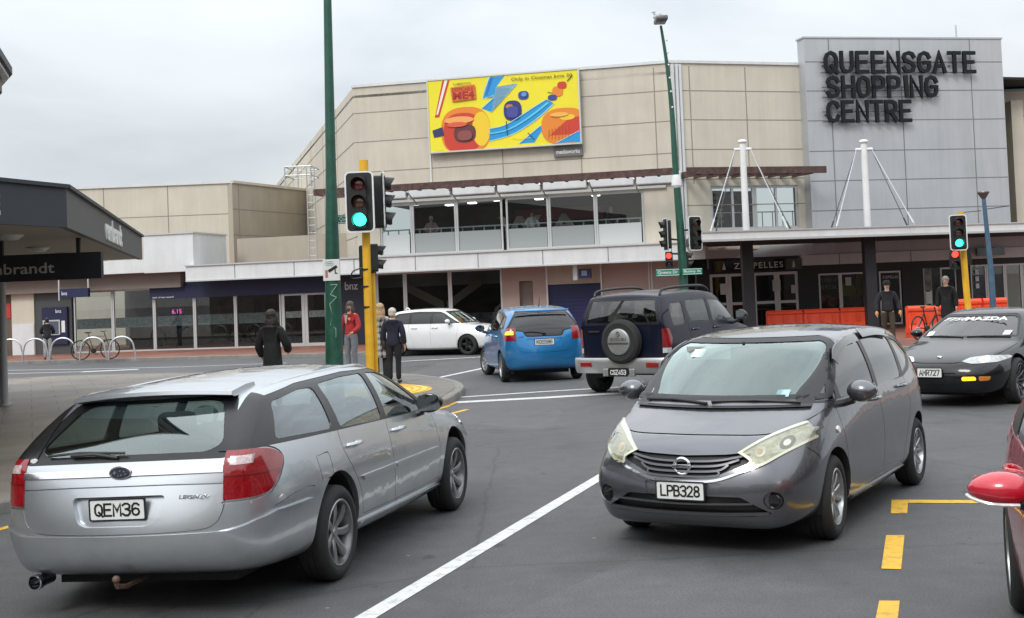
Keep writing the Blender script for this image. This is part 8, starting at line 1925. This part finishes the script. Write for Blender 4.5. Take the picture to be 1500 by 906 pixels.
    bm = BM(); box(bm, (c.x - .05, c.y + .01, c.z - h / 2 - .3), (c.x - .01, c.y + .03, c.z - h / 2)); obj('notice_bracket', bm, M_white, T)
    street_sign(T, 'Queens Dr', at(512, 321.5, Y + .3), (1, .2, 0), .40, .145)
    fixp(T)

def barrier(T_label, x0, x1, y_base, n, Y, solid=True, grp='orange water filled barriers'):
    """row of interlocking plastic barriers"""
    out = []
    a = at(x0, y_base, Y); b = at(x1, y_base, Y); L_ = (b - a).length / n; u = Vector((1, 0, 0))
    for k in range(n):
        c = Vector((a.x + (b.x - a.x) * (k + .5) / n, Y, .12)); T = thing('plastic_barrier', T_label[k], 'barrier', c, 0, grp)
        prof = [(-.26, 0), (-.26, .16), (-.14, .30), (-.11, .62), (-.15, .66), (-.15, .72), (-.09, .78), (.09, .78), (.15, .72), (.15, .66), (.11, .62), (.14, .30), (.26, .16), (.26, 0)]
        bm = BM(); prism(bm, [(-L_ / 2 + .03, p[0], p[1]) for p in prof], (1, 0, 0), 0, L_ - .06)
        for q in range(3): box(bm, (-L_ / 2 + L_ * (q + .5) / 3 - .05, -.17, .34), (-L_ / 2 + L_ * (q + .5) / 3 + .05, .17, .60))
        obj('body', bm, M_orange, T)
        for s in (-1, 1): bm = BM(); box(bm, (s * (L_ / 2 - .04) - .04, -.06, .10), (s * (L_ / 2 - .04) + .04, .06, .70), bev=.01); obj('connector', bm, M_orange, T)
        out.append(T)
    return out
def bicycle(label, p, rz, s, col):
    T = thing('bicycle', label, 'bicycle', p, rz, scale=s)
    fm = mat('bike_%.2f' % col[0], col, .4); tyr = M_rubber
    for x in (-.52, .52):
        bm = BM(); tube(bm, [(x + .33 * math.cos(a * PI / 16), 0, .34 + .33 * math.sin(a * PI / 16)) for a in range(32)], .022, 6, closed=True); w = obj('wheel', bm, tyr, T, smooth=True)
        bm = BM()
        for a in range(12): tube(bm, [(x, 0, .34), (x + .31 * math.cos(a * PI / 6), 0, .34 + .31 * math.sin(a * PI / 6))], .003, 4)
        tube(bm, [(x, -.05, .34), (x, .05, .34)], .025, 8); obj('spokes', bm, M_steel, w)
    bm = BM(); bb = (-.06, 0, .30); st = (-.22, 0, .82); hd = (.34, 0, .80)
    for a, b in ((bb, st), (bb, (.37, 0, .70)), (st, hd), ((-.52, 0, .34), bb), ((-.52, 0, .34), (-.20, 0, .76)), ((.52, 0, .34), (.33, 0, .92)), (st, (-.24, 0, .92))): tube(bm, [a, b], .018, 7)
    obj('frame', bm, fm, T, smooth=True)
    bm = BM(); tube(bm, [(.30, -.26, .98), (.34, -.1, .96), (.34, .1, .96), (.30, .26, .98)], .014, 6); obj('handlebar', bm, M_black, T, smooth=True)
    bm = BM(); ball(bm, (-.25, 0, .94), (.13, .06, .03), 8); obj('saddle', bm, M_black, T, smooth=True)
    bm = BM(); tube(bm, [(-.06, -.03, .30), (-.06, .03, .30)], .09, 14); tube(bm, [(-.06, -.05, .30), (.06, -.06, .19)], .01, 5); box(bm, (.03, -.13, .18), (.11, -.05, .20)); obj('crank', bm, M_black, T)
    return T
def furniture():
    PZ = .12
    # hoops
    proto = None
    lab = ['leftmost silver bike hoop beside the corner shop post', 'second silver bike hoop from the left, in front of the pillar', 'silver bike hoop just right of the cash machine user', 'silver bike hoop in front of the bicycle wheel', 'rightmost silver bike hoop on the brick pavement']
    for k, (x0, x1) in enumerate(((2, 29), (32, 72), (75, 110), (117, 156), (160, 198))):
        xm = (x0 + x1) / 2; g = G(xm, 529.5 - (xm - 5) * .012, PZ); w = .95
        T = thing('bike_hoop', lab[k], 'bike rack', g, R(0), 'silver bike hoops on the far pavement')
        if proto is None:
            bm = BM(); pts = [(-.46, 0, 0), (-.44, 0, .25)] + [(-.40 * math.cos(a * PI / 12), 0, .42 + .36 * math.sin(a * PI / 12)) for a in range(13)] + [(.44, 0, .25), (.46, 0, 0)]
            tube(bm, pts, .03, 8); o = obj('hoop', bm, M_steel, T, smooth=True); proto = o
        else: o = proto.copy(); C.objects.link(o); o.parent = T
    bicycle('brown framed bicycle locked to the silver hoops', G(140, 527, PZ), R(-3), 1.0, (.09, .035, .02))
    bicycle('black mountain bike leaning on the orange barrier at the right', Vector((at(1360, 470, 35.2).x, 35.2, PZ)), R(38), .95, (.012, .012, .014))
    barrier(['orange plastic barrier, left piece of the row in front of the cafe doors', 'orange plastic barrier, middle piece of the row in front of the cafe window', 'orange plastic barrier, right piece of the row beside the walking man'], 1123, 1283, 480, 3, 42.5)
    for lbl, x0, x1, Y, n in ((['orange plastic barrier behind the mountain bike'], 1328, 1381, 36.5, 1), (['orange plastic barrier between the yellow post and the black coat', 'orange plastic barrier at the foot of the blue lamp post'], 1402, 1476, 39.5, 2)):
        for b in barrier(lbl, x0, x1, 480, n, Y): b.scale = (1, 1, 1.15 if n == 1 else 1.25)
def upstairs_people(info):
    z = info['wz0'] - .12
    for label, x, top, hair, H in (('person in pale red clothes seen through the upstairs window, left of the three', 632, (.35, .2, .2), (.5, .4, .3), 1.6), ('person in a white top standing behind the upstairs window in the middle', 780, (.5, .5, .5), (.02, .02, .02), 1.6), ('bald person in black leaning on the rail behind the upstairs window at the right', 896, (.01, .01, .012), (.3, .2, .15), 1.62)):
        u = PA.pix(x, 340, -.8)[0]; p = PA.P(u, z, -.8)
        person(label, p, PI + R(8), H, top=top, hair=hair, hairstyle='bald' if 'bald' in label else 'short', arms=(((.28, .10, 1.15), (.15, .28, 1.08)),) * 2)

def world():
    w = bpy.data.worlds.new('World'); scene.world = w; w.use_nodes = True; nt = w.node_tree; N = nt.nodes; L = nt.links; bg = N['Background']
    sky = N.new('ShaderNodeTexSky'); sky.sky_type = 'NISHITA'; sky.sun_disc = False; sky.sun_elevation = R(38); sky.sun_rotation = R(208); sky.dust_density = 2; sky.air_density = 1.2
    tc = N.new('ShaderNodeTexCoord'); mp = N.new('ShaderNodeMapping'); mp.inputs['Scale'].default_value = (1, 1, 2.6); mp.inputs['Location'].default_value = (.35, .2, 0); L.new(tc.outputs['Generated'], mp.inputs[0])
    n = N.new('ShaderNodeTexNoise'); n.inputs['Scale'].default_value = 2.3; n.inputs['Detail'].default_value = 7; n.inputs['Roughness'].default_value = .5; n.inputs['Distortion'].default_value = .3; L.new(mp.outputs[0], n.inputs['Vector'])
    cr_ = N.new('ShaderNodeValToRGB'); e = cr_.color_ramp.elements; e[0].position = .30; e[0].color = (4.7, 5.1, 5.5, 1); e[1].position = .72; e[1].color = (8.0, 8.2, 8.35, 1); m_ = cr_.color_ramp.elements.new(.48); m_.color = (6.6, 6.9, 7.15, 1)
    L.new(n.outputs['Fac'], cr_.inputs[0])
    n2 = N.new('ShaderNodeTexNoise'); n2.inputs['Scale'].default_value = 1.1; n2.inputs['Detail'].default_value = 5; L.new(mp.outputs[0], n2.inputs['Vector'])
    r = N.new('ShaderNodeMapRange'); r.inputs[1].default_value = .52; r.inputs[2].default_value = .75; r.inputs[3].default_value = .97; r.inputs[4].default_value = .72; L.new(n2.outputs['Fac'], r.inputs['Value'])
    mx = N.new('ShaderNodeMix'); mx.data_type = 'RGBA'; L.new(r.outputs[0], mx.inputs[0]); L.new(sky.outputs[0], mx.inputs[6]); L.new(cr_.outputs[0], mx.inputs[7]); 
    sz = N.new('ShaderNodeSeparateXYZ'); L.new(tc.outputs['Generated'], sz.inputs[0])
    zr = N.new('ShaderNodeMapRange'); zr.inputs[1].default_value = .12; zr.inputs[2].default_value = .9; zr.inputs[3].default_value = 1; zr.inputs[4].default_value = 2.3; L.new(sz.outputs[2], zr.inputs['Value'])
    m2 = N.new('ShaderNodeMix'); m2.data_type = 'RGBA'; m2.blend_type = 'MULTIPLY'; m2.inputs[0].default_value = 1; L.new(mx.outputs[2], m2.inputs[6]); L.new(zr.outputs[0], m2.inputs[7])
    L.new(m2.outputs[2], bg.inputs[0]); bg.inputs[1].default_value = .128
    sd = bpy.data.lights.new('sun', 'SUN'); sd.energy = 1.5; sd.angle = R(18); sd.color = (1, .96, .9); so = bpy.data.objects.new('sun', sd); C.objects.link(so); so.rotation_euler = (R(48), 0, R(-28)); so.location = (0, 0, 30)
    scene.view_settings.view_transform = 'Standard'; scene.view_settings.look = 'None'; scene.view_settings.exposure = 0.0; scene.view_settings.gamma = 1
def street_behind():  # unseen blocks, added to darken reflections in glass and car paint
    """plain unseen blocks added behind and beside the camera; they only show as reflections"""
    for k, (x0, x1, y, h, c, lab) in enumerate(((-40, -14, -20, 7.5, (.35, .30, .24), 'unseen tan two storey shop block added behind the camera for reflections'), (-13, 9, -24, 9, (.42, .40, .37), 'unseen pale three storey office block added behind the camera for reflections'), (11, 40, -21, 8.5, (.22, .12, .09), 'unseen red brick shop block added behind the camera for reflections'))):
        T = thing('unseen_block', lab, 'building', ((x0 + x1) / 2, y, 0), 0, 'unseen buildings added for reflections')
        m = mat('block_%d' % k, c, .8, nscale=1, namt=.1); bm = BM(); box(bm, (x0, y - 8, 0), (x1, y, h)); obj('wall', bm, m, T)
        z = .8
        while z < h - 1.5:
            x = x0 + 1
            while x < x1 - 2: bm = BM(); box(bm, (x, y, z), (x + 1.8, y + .05, z + 1.6)); obj('window', bm, M_gloss, T); x += 3
            z += 3
        bm = BM(); box(bm, (x0, y, 2.9), (x1, y + 2.5, 3.2)); obj('awning', bm, M_darkwall, T)
        fixp(T)
    for x0, x1, y0, y1, h, c, lab in ((21, 34, -14, 18, 10, (.26, .22, .18), 'unseen brown office block added beyond the right edge of the view for reflections'), (-34, -17, -12, 12, 8, (.20, .19, .18), 'unseen grey shop block added beyond the left edge of the view for reflections')):
        T = thing('unseen_block', lab, 'building', ((x0 + x1) / 2, y0, 0), 0, 'unseen buildings added for reflections'); xf = x0 if x0 > 0 else x1; s = -1 if x0 > 0 else 1
        bm = BM(); box(bm, (x0, y0, 0), (x1, y1, h)); obj('wall', bm, mat('sblock%.1f' % x0, c, .8, nscale=1, namt=.1), T)
        z = .8
        while z < h - 1.5:
            y = y0 + 1
            while y < y1 - 2: bm = BM(); box(bm, (xf, y, z), (xf + s * .05, y + 1.8, z + 1.7)); obj('window', bm, M_gloss, T); y += 3.2
            z += 3
        bm = BM(); box(bm, (xf, y0, 2.9), (xf + s * 2.2, y1, 3.2)); obj('awning', bm, M_darkwall, T)
        fixp(T)
import time
_t = time.time()
def lap(s): print('LAP', s, round(time.time() - _t, 1))
world(); ground(); lap('ground')
street_behind()
_T, info = shopping_centre(); low_block(); wall_signs(info); corner_shop(); lap('building')
signals(); furniture(); lap('furniture')
silver_estate(); grey_hatch(); blue_hatch(); navy_suv(); black_coupe(); white_hatch(); _T, _ = red_hatch()
pose(_T, G(1468, 716, 1.0), (.70, -.99), R(-90) - R(18), 1.0)
lap('cars')
all_people(); upstairs_people(info); lap('people')
bpy.data.scenes.remove(TMP)
